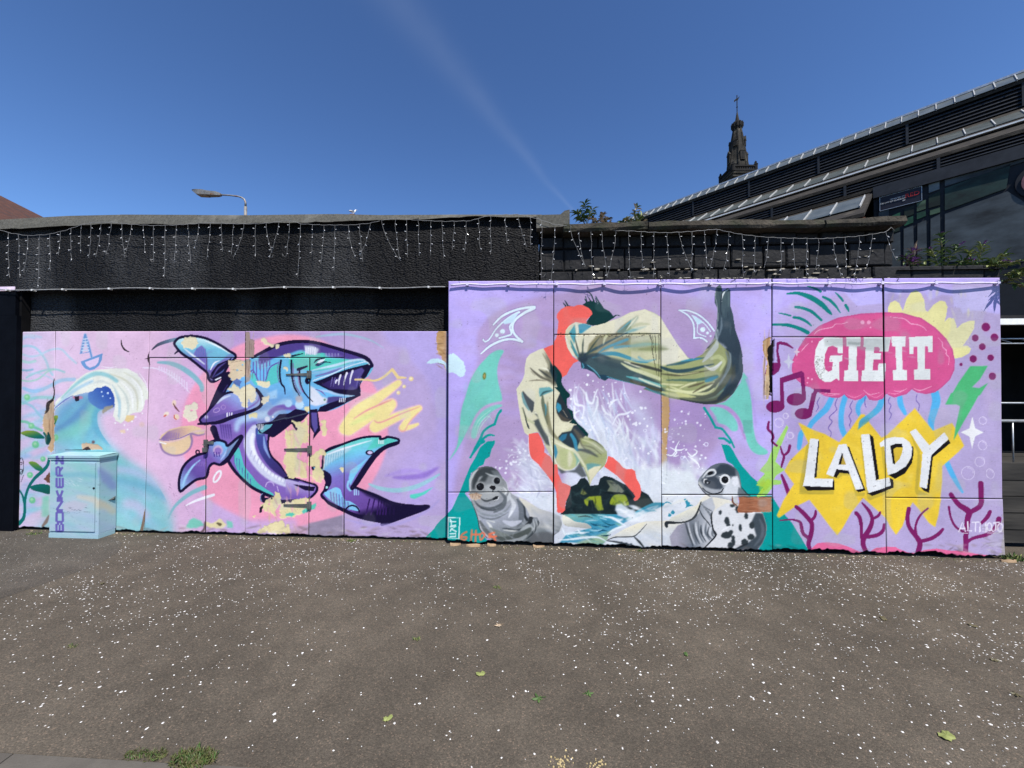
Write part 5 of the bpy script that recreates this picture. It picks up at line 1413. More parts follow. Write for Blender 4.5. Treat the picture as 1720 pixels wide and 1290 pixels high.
    fill('L3', "1440,590 1500,572 1560,575 1575,605 1570,660 1540,740 1480,800 1455,700", (226, 190, 60)); fill('L3', "1435,590 1500,565 1570,570 1572,608 1500,610 1470,630 1490,800 1465,790", BK)
    fill('L4', "640,1050 680,1095 740,1118 780,720 975,560 955,518 760,690 715,1070", BK)
    fill('L4', "520,435 585,400 740,585 905,440 955,515 762,695 712,1070 632,1050 665,665", WH, 1)
    for k in range(60):
        x, y = RNG.uniform(1350, 1610), RNG.uniform(725, 830)
        i0, j0 = int((y - AY0) * AK), int((x - AX0) * AK)
        if ART[j0 * 0 + i0, j0].min() > 200:
            dot('P', x, y, RNG.uniform(0.4, 1.2), (150, 148, 146), 0.5, 0.7)
    # tentacle over the star
    line('L3', "1340,60 1300,170 1200,260 1110,320 1085,390", (64, 70, 60, 50, 10), Gr((1340, 60), (88, 182, 232), (1150, 320), (84, 172, 200)), 6)
    fill('L3', "1065,415 1080,340 1180,270 1200,310", (88, 164, 176), 4, 0.8)
    # jellyfish body
    jelly = pp('L1', "340,1000 350,900 420,760 500,640 640,520 850,430 1100,385 1360,370 1560,375 1716,420")
    jelly = np.vstack([jelly, pp('L2', "640,430 800,540 920,660 990,780 1012,900 1010,1000 960,1110 880,1190 800,1250 700,1270 600,1250 540,1215 480,1270 400,1290"),
                       pp('L3', "1560,20 1480,45 1420,20 1390,0 1340,60 1270,80 1200,70 1160,15 1100,60 1040,75 960,50 920,10 860,45 780,45 700,25 620,-20 540,-70"), pp('L1', "480,1180 400,1120 350,1060")])
    JP = (222, 90, 146)
    # sun crown behind
    fill('L2', "275,380 275,310 300,255 350,230 400,260 440,350 455,300 480,220 530,140 585,118 640,150 680,230 692,340 720,355 780,280 850,235 910,240 938,300 925,400 905,470 950,425 1010,430 1035,500 1040,545 1100,490 1190,455 1242,460 1235,540 1180,640 1110,735 1160,735 1200,770 1180,820 1100,865 1020,880 990,800 900,650 700,480 400,380", (236, 228, 160), 2)
    strokes('L2', 50, (280, 130, 1230, 860), 1.57, 120, 30, [(240, 232, 170), (224, 216, 148), (230, 226, 166)], 0.4, 12, seed=51)
    fill('P', jelly, JP, 1)
    clip('P', jelly)
    strokes('P', 130, (1330, 530, 1600, 675), 0.05, 40, 9, [(228, 100, 152), (210, 80, 138), (230, 110, 160), (206, 84, 140)], 0.4, 5, 0.2, 0.3, seed=52)
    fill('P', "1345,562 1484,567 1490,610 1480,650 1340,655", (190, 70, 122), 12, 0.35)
    clip()
    outline('P', jelly[::1], 2.4, (206, 84, 142), sm=False)
    LP = (250, 176, 206)
    for s_ in ("580,610 640,560 780,530 820,495 900,490 960,470", "440,800 480,750 520,710"):
        line('L1', s_, (5, 10, 8, 5), LP, 2, 0.9)
    for s_ in ("300,415 430,430 480,450 530,490 600,500 670,530 705,570", "830,645 880,700 885,750 925,790 925,830 955,870 950,950", "560,1210 640,1235 760,1190", "340,1240 420,1245 485,1215"):
        line('L2', s_, (4, 10, 10, 5), LP, 2, 0.9)
    for s_ in ("700,1265 800,1275 860,1270", "1130,1230 1200,1280 1310,1260"):
        line('L1', s_, (4, 9, 4), LP, 2, 0.9)
    for s_ in ("640,5 760,30 880,10", "940,15 1030,50 1130,5", "1180,15 1270,50 1350,5", "1410,0 1500,10 1600,-40"):
        line('L3', s_, (4, 9, 4), (250, 150, 190), 2, 0.8)
    for x, y, r in ((1122, 475, 22), (1192, 475, 22), (1210, 533, 10), (560, 690, 9), (515, 1098, 12), (557, 1112, 12), (507, 1150, 9)):
        dot('L1', x, y, r, (248, 160, 196), 2)
    # GIE IT
    WG = (236, 238, 234)
    fill('L1', "905,650 905,820 850,820 845,760 790,735 740,750 705,830 695,930 705,1000 740,1030 780,1010 795,920 750,915 760,850 900,842 895,910 862,915 865,1130 830,1100 770,1140 700,1140 640,1100 600,1020 585,920 600,780 640,690 700,645 780,640", WG, 1)
    fill('L1', "945,640 1105,640 1100,740 1062,745 1055,1010 1075,1015 1072,1130 915,1130 918,1012 965,1008 970,742 945,740", WG, 1)
    fill('L1', "1140,640 1440,640 1410,800 1310,800 1320,770 1300,750 1255,750 1250,820 1330,822 1325,890 1245,890 1235,1010 1295,1010 1300,935 1385,935 1370,1135 1110,1130 1115,1015 1145,1010 1160,755 1135,745", WG, 1)
    fill('L1', "1445,635 1605,632 1600,745 1565,745 1570,1005 1620,1008 1620,1125 1465,1125 1460,1010 1500,1005 1490,745 1450,742", WG, 1)
    fill('L2', "510,640 770,628 770,808 725,808 722,745 690,740 690,995 748,998 748,1115 568,1118 566,1005 610,998 600,745 562,750 558,828 515,828", WG, 1)
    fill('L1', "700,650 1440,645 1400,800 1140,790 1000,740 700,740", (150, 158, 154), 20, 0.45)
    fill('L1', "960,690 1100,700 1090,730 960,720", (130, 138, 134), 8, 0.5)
    for _ in range(110):
        x, y = 600 + abs(RNG.normal(0, 60)), RNG.uniform(850, 1110)
        i0, j0 = int((y / Z + 470 - AY0) * AK), int((x / Z + 1280 - AX0) * AK)
        if ART[i0, j0, 1] > 190:
            dot('L1', x, y, RNG.uniform(3, 8), (140, 138, 130), 2, 0.7)
    strokes('P', 34, (1372, 568, 1560, 640), 0.1, 14, 2, [(206, 212, 208), (196, 204, 200), (214, 226, 220)], 0.5, 1, seed=53)
    line('L1', "110,640 500,640 700,640 830,636", (6, 10, 8, 6), (190, 180, 200), 2, 0.9)
    # notes
    fill('L1', "165,700 200,685 280,700 355,760 345,770 270,735 195,720 185,800 205,900 210,960 190,1020 140,1060 80,1080 30,1050 50,980 120,925 175,925 160,800", PU, 1)
    fill('L1', "200,1095 440,1018 470,1040 490,1290 445,1290 430,1090 240,1150 245,1290 200,1290", PU, 1)
    dot('L3', 148, 152, 105, PU, 1, ry=68, rot=-0.08); dot('L3', 378, 72, 105, PU, 1, ry=70, rot=-0.08); fill('L3', "205,-20 245,-20 245,150 200,150", PU); fill('L3', "445,-20 490,-20 490,80 445,60", PU)
    fill('L1', "580,1215 765,1225 765,1262 620,1255 600,1290 565,1290", PU); fill('L3', "555,0 610,0 550,270 500,250", PU); dot('L3', 460, 232, 95, PU, 1, ry=64)
    # teal dashes
    TD = (6, 132, 126)
    for s_, w_ in (("275,155 400,150 540,195 660,270 740,350 775,385", (14, 36, 60, 60, 44, 20)), ("370,305 450,315 560,360 660,450", (26, 34, 36, 30)), ("120,500 280,505 420,545 510,590", (24, 38, 42, 46)),
                   ("350,420 420,430 500,470 550,515", (26, 34, 30, 14)), ("180,370 260,385 320,402", (8, 20, 18)), ("680,190 760,230 820,290 875,370", (26, 36, 30, 8)), ("820,140 870,190 905,235", (8, 30, 22)), ("935,285 955,320 970,355", (34, 32, 10)), ("510,72 590,95 655,130", (14, 26, 28))):
        line('L1', s_, w_, TD, 3)
    # sparkles
    def spark(fr_, x, y, rx, ry, c_):
        k = 0.16
        pts = []
        for i in range(4):
            for (aa, bb) in ((1, 0), (k * 1.6, k * 1.6)):
                th = i * math.pi / 2
                px_, py_ = aa, bb
                pts.append((x + rx * (px_ * math.cos(th) - py_ * math.sin(th)), y + ry * (px_ * math.sin(th) + py_ * math.cos(th))))
        fill(fr_, pts, c_, 2)
    spark('L1', 300, 915, 60, 95, (206, 206, 220)); spark('L1', 390, 805, 40, 55, (222, 200, 214)); spark('L4', 1215, 440, 125, 180, (240, 238, 236))
    # green bolt at right
    GB = (82, 190, 122)
    fill('L2', "1190,965 1385,962 1300,1110 1210,1200 1290,1210 1390,1150 1300,1290 980,1290 1060,1150", GB, 5)
    fill('L4', "980,0 1300,0 1230,130 1110,340 1010,530 1030,380 1080,150 1040,130 915,130", GB, 5)
    # purple dots, bubbles
    for x, y, r in ((1365, 528, 48), (1247, 650, 38), (1460, 643, 43), (1324, 748, 38), (1224, 883, 41), (1418, 870, 36), (1088, 946, 18), (1437, 1077, 41)):
        dot('L2', x, y, r * 1.12, (206, 140, 180), 4, 0.7); dot('L2', x, y, r, PU, 2)
    BB = (228, 214, 238)
    for x, y, rx, ry in ((1332, 308, 42, 42), (1330, 586, 46, 52), (1300, 768, 54, 54), (1170, 895, 72, 74), (1415, 902, 42, 56)):
        ring('L4', x, y, rx, 6, BB, ry=ry, rot=-0.3); ring('L4', x, y, rx * 0.78, 4, BB, ry=ry * 0.78, a0=-1.4, a1=0.3, rot=-0.3)
    for x, y, r in ((190, 332, 50), (265, 256, 30), (316, 475, 36)):
        ring('L3', x, y, r, 7, BB); ring('L3', x, y, r * 0.72, 5, BB, a0=-1.6, a1=0.6)
    # corals at the foot
    for fr_, s_, w_ in (('L5', "550,850 520,760 545,660 560,560 540,500 450,400 380,340", (40, 50, 54, 50, 50, 50, 40)), ('L5', "545,500 590,450 600,390", (34, 36, 26)), ('L5', "520,690 460,640 440,560 420,510 330,485 200,495", (40, 40, 40, 32, 20, 14)),
                        ('L5', "1160,840 1130,760 1140,690 1210,570 1230,470 1190,380 1120,300", (50, 56, 60, 54, 44, 40, 20)), ('L5', "1110,690 1110,560 1090,460 1050,410", (30, 40, 44, 44)), ('L5', "1240,475 1300,440 1320,400", (30, 34, 24)), ('L5', "1160,680 1280,660 1350,610 1365,540", (40, 44, 40, 32)),
                        ('L6', "590,870 600,760 500,620 475,520 490,410", (60, 56, 44, 44, 46)), ('L6', "575,740 560,600 610,480 690,405", (34, 26, 24, 18)), ('L6', "610,760 720,730 800,680 845,630", (40, 40, 40, 32)),
                        ('L6', "1090,870 1090,700 1110,520 1120,440 1010,360 940,260", (56, 56, 64, 70, 54, 50)), ('L6', "1130,450 1240,380 1260,270 1255,140", (50, 56, 60, 60)), ('L6', "1070,660 980,600 930,500 910,390", (26, 26, 24, 26)),
                        ('L6', "1110,760 1180,720 1330,680 1420,600 1445,520", (36, 34, 44, 54, 60)), ('L6', "1260,560 1320,500 1350,440", (34, 46, 42))):
        line(fr_, s_, w_, PU)
    PK = (238, 110, 156)
    fill('L5', "530,870 560,800 620,750 720,738 850,750 970,790 1080,840 1130,850 1230,840 1280,800 1380,790 1500,795 1600,850 1716,880 1716,960 540,960", PK, 2)
    fill('L6', "80,860 140,825 280,820 380,840 480,880 560,885 660,850 780,835 920,855 1060,860 1200,890 1440,920 1440,960 60,960", PK, 2)
    TW = (240, 232, 244)
    for s_ in ("1015,655 1055,550 1085,650", "1030,620 1080,618", "1112,550 1110,645 1150,645", "1160,555 1230,552", "1195,555 1195,650", "1240,655 1246,556 1275,625 1304,556 1310,655", "1390,560 1450,556", "1415,560 1412,640 1385,655 1365,630"):
        line('L6', s_, 14, TW, 1, 0.95, sm=False)
    ring('L6', 1345, 605, 26, 16, TW, ry=42, a=0.9); ring('L6', 1462, 610, 28, 17, TW, ry=42, a=0.92)
    line('L6', "1060,668 1110,672", 9, TW, 2, 0.8); line('L6', "1330,668 1420,672 1490,650", 9, TW, 2, 0.8)
    # wear: flaking right edge and foot
    fill('P', "1684,850 1690,850 1690,940 1672,938 1680,925 1684,900", (176, 166, 160), 0, 0.8, False, 1.3)
    strokes('P', 60, (1650, 880, 1690, 930), 0.0, 14, 2, [(226, 220, 226), (140, 130, 130), (200, 186, 196)], 0.6, 1, seed=54)
    strokes('P', 150, (755, 915, 1690, 938), 0.03, 20, 4, [(110, 96, 88), (60, 50, 48), (190, 170, 170), (150, 130, 124)], 0.5, 2, seed=55)
    # torn ply by the long seam
    fill('F3', "1470,700 1500,660 1560,640 1560,1290 1490,1290 1500,1100 1520,900 1470,800", (196, 156, 110), 2, 1, False, 0.6, 0.005)
    fill('G2', "1370,-60 1440,-60 1435,120 1400,200 1370,200 1385,60", (190, 164, 130), 2, 0.95, False, 0.6, 0.004)
    strokes('F3', 24, (1475, 680, 1550, 1290), 1.57, 260, 14, [(140, 100, 66), (232, 206, 160), (110, 80, 56)], 0.8, 4, jit=0.06, seed=56)
    fill('L1', "60,780 140,650 130,900 115,1080 105,1290 85,1290 85,1000", (26, 20, 20), 2, 1, False, 0.3, 0.02)
    # flaked line at the join over the robe
    for _ in range(70):
        x = RNG.uniform(930, 1110)
        y = 562 + RNG.normal(0, 1.4) + (1.5 if x > 1000 else 0)
        dot('P', x, y, RNG.uniform(0.5, 1.8), (60, 56, 48), 0.5, 0.85, ry=RNG.uniform(0.4, 1.0))
    for s_ in ("1545,610 1565,700 1570,800 1600,960 1620,1060", "1600,615 1605,720 1610,900", "1570,620 1585,760", "1640,610 1645,800 1640,1080", "1530,610 1560,680"):
        line('F1', s_, (6, 9, 4), (60, 58, 46), 1, 0.85)
    strokes('P', 30, (755, 472, 1680, 482), 0.0, 20, 3, [(226, 216, 246), (150, 134, 176)], 0.5, 2, seed=57)
    rg2 = np.random.default_rng(58)
    for _ in range(260):                          # nail heads, chips, drips
        x, y = rg2.uniform(756, 1686), rg2.uniform(474, 930)
        dot('P', x, y, rg2.uniform(0.3, 0.9), (70, 56, 64), 0.3, 0.5)


def paint_cabinet():
    p_ = "60,745 200,745 200,912 60,912"
    fill('P', p_, Gr((90, 760), (166, 208, 208), (90, 800), (150, 200, 200), (90, 850), (182, 206, 212), (90, 905), (164, 198, 208)))
    strokes('A2', 90, (410, 240, 1160, 1180), 0.15, 360, 60, [(150, 186, 210), (134, 206, 202), (176, 190, 224), (196, 206, 226), (160, 214, 206), (200, 200, 224)], 0.42, 34, 0.3, 0.25, seed=60)
    line('A2', "740,760 900,790 1000,830 1100,880", (40, 70, 60, 30), (214, 206, 190), 26, 0.8)
    line('A2', "960,860 1040,860 1130,920", 80, (214, 204, 176), 36, 0.7)
    line('A2', "980,470 1060,560 1130,640", (60, 120, 100), (140, 150, 204), 40, 0.7)
    line('A2', "440,500 600,520 800,510 940,540", (30, 50, 60, 40), (128, 186, 200), 26, 0.7)
    strokes('A2', 16, (590, 560, 800, 660), 0.4, 60, 8, [(206, 224, 230), (226, 236, 240)], 0.6, 3, seed=61)
    fill('A2', "590,830 700,800 860,840 780,910 620,930 560,890", (198, 196, 210), 22, 0.8)
    strokes('A2', 220, (410, 240, 1160, 1180), 0.3, 26, 5, [(96, 120, 130), (206, 222, 226), (120, 150, 160)], 0.5, 2, seed=62)
    strokes('A2', 20, (560, 880, 900, 940), 0.05, 60, 4, [(60, 70, 80)], 0.7, 1, seed=63)
    PV = (108, 96, 176)
    # BONKERZ, reading upwards
    def glyph(y0, y1, segs, w_=24):
        for s_ in segs:
            line('A2', [(498 + a_ * 70, y1 + (y0 - y1) * b_) for a_, b_ in s_], w_, PV, 3, 0.92, sm=False, cap=False)
    # a: 0 top of letter (left) .. 1 foot (right); b: along the word
    glyph(1150, 1065, None or [[(0, 1), (0, 0)], [(1, 1), (1, 0)], [(0, 1), (1, 1)], [(0.5, 1), (0.5, 0.1)], [(0.05, 0), (0.42, 0)], [(0.58, 0), (0.95, 0)]], 25)
    glyph(1040, 935, [[(0, 1), (0, 0)], [(1, 1), (1, 0)], [(0, 1), (1, 1)], [(0, 0), (1, 0)]], 27)
    glyph(910, 805, [[(0, 1), (1, 1)], [(0, 0), (1, 0)], [(0, 1), (1, 0)]], 27)
    glyph(780, 690, [[(0, 1), (1, 1)], [(0.5, 1), (0, 0)], [(0.5, 1), (1, 0)]], 27)
    glyph(655, 550, [[(0, 1), (1, 1)], [(0, 1), (0, 0)], [(0.5, 1), (0.5, 0)], [(1, 1), (1, 0)]], 25)
    glyph(525, 430, [[(0, 1), (1, 1)], [(0, 1), (0, 0)], [(0, 0), (0.5, 0)], [(0.5, 1), (0.5, 0)], [(0.5, 0.5), (1, 0)]], 25)
    glyph(400, 305, [[(0, 1), (0, 0)], [(1, 1), (1, 0)], [(1, 1), (0, 0)]], 25)
    for s_ in ("1180,960 1200,990 1180,1020", "1210,965 1195,1000 1220,1020", "1180,1040 1215,1045 1210,1080 1180,1080"):
        line('A2', s_, 8, (236, 240, 240), 2, 0.9)


def art_finish():
    # weathering of the paint itself: faded patches, roller marks, grime specks
    n = vnoise(AH, AW, 90, 1) * 0.5 + vnoise(AH, AW, 24, 2) * 0.3 + vnoise(AH, AW, 5, 3) * 0.2
    g = 1.0 + (n - 0.5) * 0.14
    ART[:] = ART * g[..., None]
    bl = vnoise(AH, AW, 60, 4)
    k = np.clip((bl - 0.72) * 3, 0, 0.25)[..., None]
    ART[:] = ART * (1 - k) + (ART.mean(-1, keepdims=True) * 0.5 + 100) * k
    sp = vnoise(AH, AW, 2.2, 5)
    m = np.clip((sp - 0.93) * 10, 0, 0.5)[..., None]
    ART[:] = ART * (1 - m) + np.array([120, 108, 104], np.float32) * m
    gr = np.random.default_rng(6).normal(0, 2.6, (AH, AW, 1)).astype(np.float32)
    np.clip(ART + gr, 0, 255, out=ART)


PAINT_K = 0.70


def art_sample(px, py):
    """bilinear sample in photograph pixels: linear colour and peel depth"""
    x = np.clip((px - AX0) * AK - 0.5, 0, AW - 1.01)
    y = np.clip((py - AY0) * AK - 0.5, 0, AH - 1.01)
    xi, yi = x.astype(int), y.astype(int)
    fx, fy = (x - xi)[:, None], (y - yi)[:, None]
    c = (ART[yi, xi] * (1 - fx) + ART[yi, xi + 1] * fx) * (1 - fy) + (ART[yi + 1, xi] * (1 - fx) + ART[yi + 1, xi + 1] * fx) * fy
    d = DEP[yi, xi]
    c = c / 255.0
    c = np.where(c <= 0.04045, c / 12.92, ((c + 0.055) / 1.055) ** 2.4)
    return c * PAINT_K, d


def project(P):
    """world points to photograph pixels (to look up where the paint lies)"""
    v = P - np.array([0, 0, CAMH])
    c, s_ = math.cos(PITCH), math.sin(PITCH)
    dep = v[:, 1] * c + v[:, 2] * s_
    up = -v[:, 1] * s_ + v[:, 2] * c
    return CX + FPX * v[:, 0] / dep, CY - FPX * up / dep


paint_left()
paint_right()
art_finish()
# ------------------------------------------------------------------ materials of the place
def mat_paint():
    m = bpy.data.materials.new('mural_paint')
    m.use_nodes = True
    nt = m.node_tree
    b = nt.nodes['Principled BSDF']
    at = nd(nt, 'ShaderNodeVertexColor', layer_name='Paint')
    tc_ = nd(nt, 'ShaderNodeTexCoord')
    mp = nd(nt, 'ShaderNodeMapping')
    mp.inputs['Scale'].default_value = (6, 6, 90)
    nt.links.new(tc_.outputs['Object'], mp.inputs['Vector'])
    n = nd(nt, 'ShaderNodeTexNoise')
    n.inputs['Scale'].default_value = 3.0
    n.inputs['Detail'].default_value = 5.0
    nt.links.new(mp.outputs[0], n.inputs['Vector'])
    mx = nd(nt, 'ShaderNodeMix', data_type='RGBA', blend_type='MULTIPLY')
    rp = nd(nt, 'ShaderNodeMapRange')
    rp.inputs[1].default_value, rp.inputs[2].default_value = 0.3, 0.7
    rp.inputs[3].default_value, rp.inputs[4].default_value = 0.92, 1.04
    nt.links.new(n.outputs['Fac'], rp.inputs[0])
    cb = nd(nt, 'ShaderNodeCombineColor')
    for i in range(3):
        nt.links.new(rp.outputs[0], cb.inputs[i])
    mx.inputs[0].default_value = 1.0
    nt.links.new(at.outputs['Color'], mx.inputs[6])
    nt.links.new(cb.outputs[0], mx.inputs[7])
    nt.links.new(mx.outputs[2], b.inputs['Base Color'])
    bp = nd(nt, 'ShaderNodeBump')
    bp.inputs['Strength'].default_value = 0.25
    bp.inputs['Distance'].default_value = 0.002
    nt.links.new(n.outputs['Fac'], bp.inputs['Height'])
    nt.links.new(bp.outputs[0], b.inputs['Normal'])
    b.inputs['Roughness'].default_value = 0.62
    b.inputs['Specular IOR Level'].default_value = 0.08
    return m


M = {}
M['paint'] = mat_paint()
M['ply'] = mat_noise('plywood', (0.20, 0.13, 0.075), (0.42, 0.29, 0.17), 6, 0.85, 0.4, 40, stretch=(1, 1, 0.06))
M['board_edge'] = mat_noise('darkened_board_edge', (0.012, 0.009, 0.007), (0.05, 0.036, 0.024), 20, 0.9)  # ply rims coloured dark so the joints read dark even where sunlit
M['black_timber'] = mat_noise('black_timber', (0.002, 0.002, 0.0025), (0.006, 0.0055, 0.006), 6, 0.8, spec=0.1)
M['felt'] = mat_noise('roofing_felt', (0.058, 0.056, 0.046), (0.115, 0.11, 0.092), 40, 0.95, 0.6, 180, c3=(0.15, 0.145, 0.125), s3=3, t3=0.6)
M['stone_black'] = mat_noise('black_painted_stone', (0.004, 0.004, 0.0045), (0.0125, 0.012, 0.013), 7, 0.8, 0.6, 22, c3=(0.03, 0.027, 0.024), s3=2.2, t3=0.68, bdist=0.02)
M['coping'] = mat_noise('weathered_coping', (0.016, 0.014, 0.010), (0.075, 0.062, 0.046), 6, 0.95, 1.0, 30, c3=(0.028, 0.03, 0.017), s3=3, t3=0.55, bdist=0.02)
M['navy'] = mat_noise('navy_paint', (0.0010, 0.0014, 0.003), (0.0022, 0.003, 0.0055), 5, 0.7, 0.2, 30, spec=0.05)
M['pale_pink'] = mat_noise('pale_pink_paint', (0.55, 0.42, 0.55), (0.72, 0.60, 0.72), 9, 0.7)
M['cable'] = mat_noise('white_cable', (0.15, 0.15, 0.145), (0.26, 0.255, 0.25), 20, 0.5)
M['cable_grey'] = mat_noise('grey_cable', (0.16, 0.16, 0.16), (0.30, 0.30, 0.29), 20, 0.5)
M['bulb'] = mat_noise('clear_bulb', (0.75, 0.75, 0.75), (0.9, 0.9, 0.9), 20, 0.15, spec=0.7)
M['steel_dark'] = mat_noise('dark_painted_steel', (0.05, 0.052, 0.05), (0.12, 0.122, 0.115), 14, 0.55, 0.3, 40, metal=0.2)
M['galv'] = mat_noise('galvanised_steel', (0.30, 0.31, 0.32), (0.52, 0.53, 0.54), 14, 0.4, metal=0.6)


def mat_render():
    """black rough-cast: painted pebbly render"""
    m = mat_noise('black_roughcast', (0.0028, 0.0028, 0.0034), (0.011, 0.011, 0.012), 3.0, 0.6, c3=(0.042, 0.043, 0.045), s3=0.9, t3=0.54, spec=0.18, stretch=(1, 1, 0.4))
    nt = m.node_tree
    b = nt.nodes['Principled BSDF']
    tc_ = nd(nt, 'ShaderNodeTexCoord')
    mp = nd(nt, 'ShaderNodeMapping')
    mp.inputs['Rotation'].default_value = (0, R(35), 0)
    mp.inputs['Scale'].default_value = (0.75, 1, 1.5)
    nt.links.new(tc_.outputs['Object'], mp.inputs['Vector'])
    v = nd(nt, 'ShaderNodeTexVoronoi')
    v.inputs['Scale'].default_value = 46
    v.inputs['Randomness'].default_value = 1.0
    nt.links.new(mp.outputs[0], v.inputs['Vector'])
    n = nd(nt, 'ShaderNodeTexNoise')
    n.inputs['Scale'].default_value = 60
    n.inputs['Detail'].default_value = 3
    nt.links.new(mp.outputs[0], n.inputs['Vector'])
    ad = nd(nt, 'ShaderNodeMath', operation='SUBTRACT')
    nt.links.new(n.outputs['Fac'], ad.inputs[0])
    nt.links.new(v.outputs['Distance'], ad.inputs[1])
    bp = nd(nt, 'ShaderNodeBump')
    bp.inputs['Strength'].default_value = 1.0
    bp.inputs['Distance'].default_value = 0.034
    nt.links.new(ad.outputs[0], bp.inputs['Height'])
    nt.links.new(bp.outputs[0], b.inputs['Normal'])
    return m


M['render'] = mat_render()

# ------------------------------------------------------------------ ground
def mat_asphalt(name, c1, c2, speck):
    m = bpy.data.materials.new(name)
    m.use_nodes = True
    nt = m.node_tree
    b = nt.nodes['Principled BSDF']
    b.inputs['Roughness'].default_value = 0.9
    b.inputs['Specular IOR Level'].default_value = 0.2
    tc_ = nd(nt, 'ShaderNodeTexCoord')
    big = nd(nt, 'ShaderNodeTexNoise')
    big.inputs['Scale'].default_value = 0.9
    big.inputs['Detail'].default_value = 6
    nt.links.new(tc_.outputs['Object'], big.inputs['Vector'])
    r1 = nd(nt, 'ShaderNodeValToRGB')
    r1.color_ramp.elements[0].position, r1.color_ramp.elements[1].position = 0.3, 0.7
    r1.color_ramp.elements[0].color, r1.color_ramp.elements[1].color = (*c1, 1), (*c2, 1)
    nt.links.new(big.outputs['Fac'], r1.inputs[0])
    vo = nd(nt, 'ShaderNodeTexVoronoi')
    vo.inputs['Scale'].default_value = 150
    nt.links.new(tc_.outputs['Object'], vo.inputs['Vector'])
    r2 = nd(nt, 'ShaderNodeValToRGB')                      # each small stone its own tone
    sepc = nd(nt, 'ShaderNodeSeparateColor')
    nt.links.new(vo.outputs['Color'], sepc.inputs[0])
    e = r2.color_ramp.elements
    e[0].position, e[0].color = 0.0, (0.68, 0.68, 0.68, 1)
    e[1].position, e[1].color = 1.0, (1.7 * speck, 1.52 * speck, 1.45 * speck, 1)
    k = e.new(0.55); k.color = (0.95, 0.95, 0.95, 1)
    k = e.new(0.9); k.color = (1.12, 1.10, 1.08, 1)
    nt.links.new(sepc.outputs[0], r2.inputs[0])
    mx = nd(nt, 'ShaderNodeMix', data_type='RGBA', blend_type='MULTIPLY')
    mx.inputs[0].default_value = 1.0
    nt.links.new(r1.outputs[0], mx.inputs[6])
    nt.links.new(r2.outputs[0], mx.inputs[7])
    # stains
    st = nd(nt, 'ShaderNodeTexNoise')
    st.inputs['Scale'].default_value = 4.5
    st.inputs['Detail'].default_value = 8
    nt.links.new(tc_.outputs['Object'], st.inputs['Vector'])
    r3 = nd(nt, 'ShaderNodeMapRange')
    r3.inputs[1].default_value, r3.inputs[2].default_value = 0.35, 0.65
    r3.inputs[3].default_value, r3.inputs[4].default_value = 0.86, 1.07
    nt.links.new(st.outputs['Fac'], r3.inputs[0])
    cb = nd(nt, 'ShaderNodeCombineColor')
    for i in range(3):
        nt.links.new(r3.outputs[0], cb.inputs[i])
    mx2 = nd(nt, 'ShaderNodeMix', data_type='RGBA', blend_type='MULTIPLY')
    mx2.inputs[0].default_value = 1.0
    nt.links.new(mx.outputs[2], mx2.inputs[6])
    nt.links.new(cb.outputs[0], mx2.inputs[7])
    nt.links.new(mx2.outputs[2], b.inputs['Base Color'])
    bp = nd(nt, 'ShaderNodeBump')
    bp.inputs['Strength'].default_value = 0.55
    bp.inputs['Distance'].default_value = 0.004
    bp.invert = True
    nt.links.new(vo.outputs['Distance'], bp.inputs['Height'])
    nt.links.new(bp.outputs[0], b.inputs['Normal'])
    return m


M['asphalt'] = mat_asphalt('chipped_asphalt', (0.070, 0.059, 0.045), (0.108, 0.091, 0.069), 1.0)
M['road'] = mat_asphalt('road_asphalt', (0.05, 0.048, 0.046), (0.075, 0.072, 0.068), 0.9)
M['kerb'] = mat_noise('kerb_stone', (0.072, 0.064, 0.053), (0.105, 0.094, 0.078), 5, 0.9, 0.5, 120, bdist=0.004)
M['chip'] = mat_noise('white_stone_chip', (0.42, 0.40, 0.37), (0.86, 0.85, 0.82), 6, 0.6)
M['earth'] = mat_noise('far_ground', (0.06, 0.055, 0.045), (0.10, 0.09, 0.075), 0.5, 0.95)

KERB_O = 2.67                                     # the kerb line, out from the wall


def sheet(name, u0, u1, o0, o1, z, mat, kind='structure', nu=2, no=2):
    vs, fs = [], []
    for j in range(no):
        for i in range(nu):
            p = W(u0 + (u1 - u0) * i / (nu - 1), o0 + (o1 - o0) * j / (no - 1), 0)
            p.z = gz(p.x) + z
            vs.append(p)
    for j in range(no - 1):
        for i in range(nu - 1):
            a = j * nu + i
            fs.append((a, a + nu, a + nu + 1, a + 1))
    return tag(mesh_obj(name, vs, fs, mat), kind=kind)


# one sheet to the horizon, then pavement and road on it
vs = [(-1500, -1500, 0), (1500, -1500, 0), (1500, 1500, 0), (-1500, 1500, 0)]
vs = [(x, y, max(min(gz(x), 0.4), -0.4) - 0.14) for x, y, z in vs]
tag(mesh_obj('ground', vs, [(0, 1, 2, 3)], M['earth']), kind='structure')
pm = MB()
for a, b_ in ((-40, 40),):
    c = [W(a, KERB_O, 0), W(b_, KERB_O, 0), W(b_, -0.30, 0), W(a, -0.30, 0)]
    lo = [Vector((p.x, p.y, gz(p.x) - 0.36)) for p in c]
    hi = [Vector((p.x, p.y, gz(p.x))) for p in c]
    pm.box8(lo + hi)
tag(pm.build('pavement', M['asphalt']), kind='structure')
M['asphalt_old'] = mat_asphalt('older_asphalt', (0.062, 0.054, 0.044), (0.090, 0.079, 0.064), 1.05)
pv = [ground_pt(x, y) for x, y in ((-700, 1075), (0, 1006), (90, 975), (165, 948), (198, 928), (206, 912))] + [W(-5.1, -0.02), W(-16, -0.02)]
pv = [Vector((p.x, p.y, gz(p.x) + 0.0012)) for p in pv]
tag(mesh_obj('pavement_patch', pv, [tuple(range(len(pv)))], M['asphalt_old']), kind='structure')
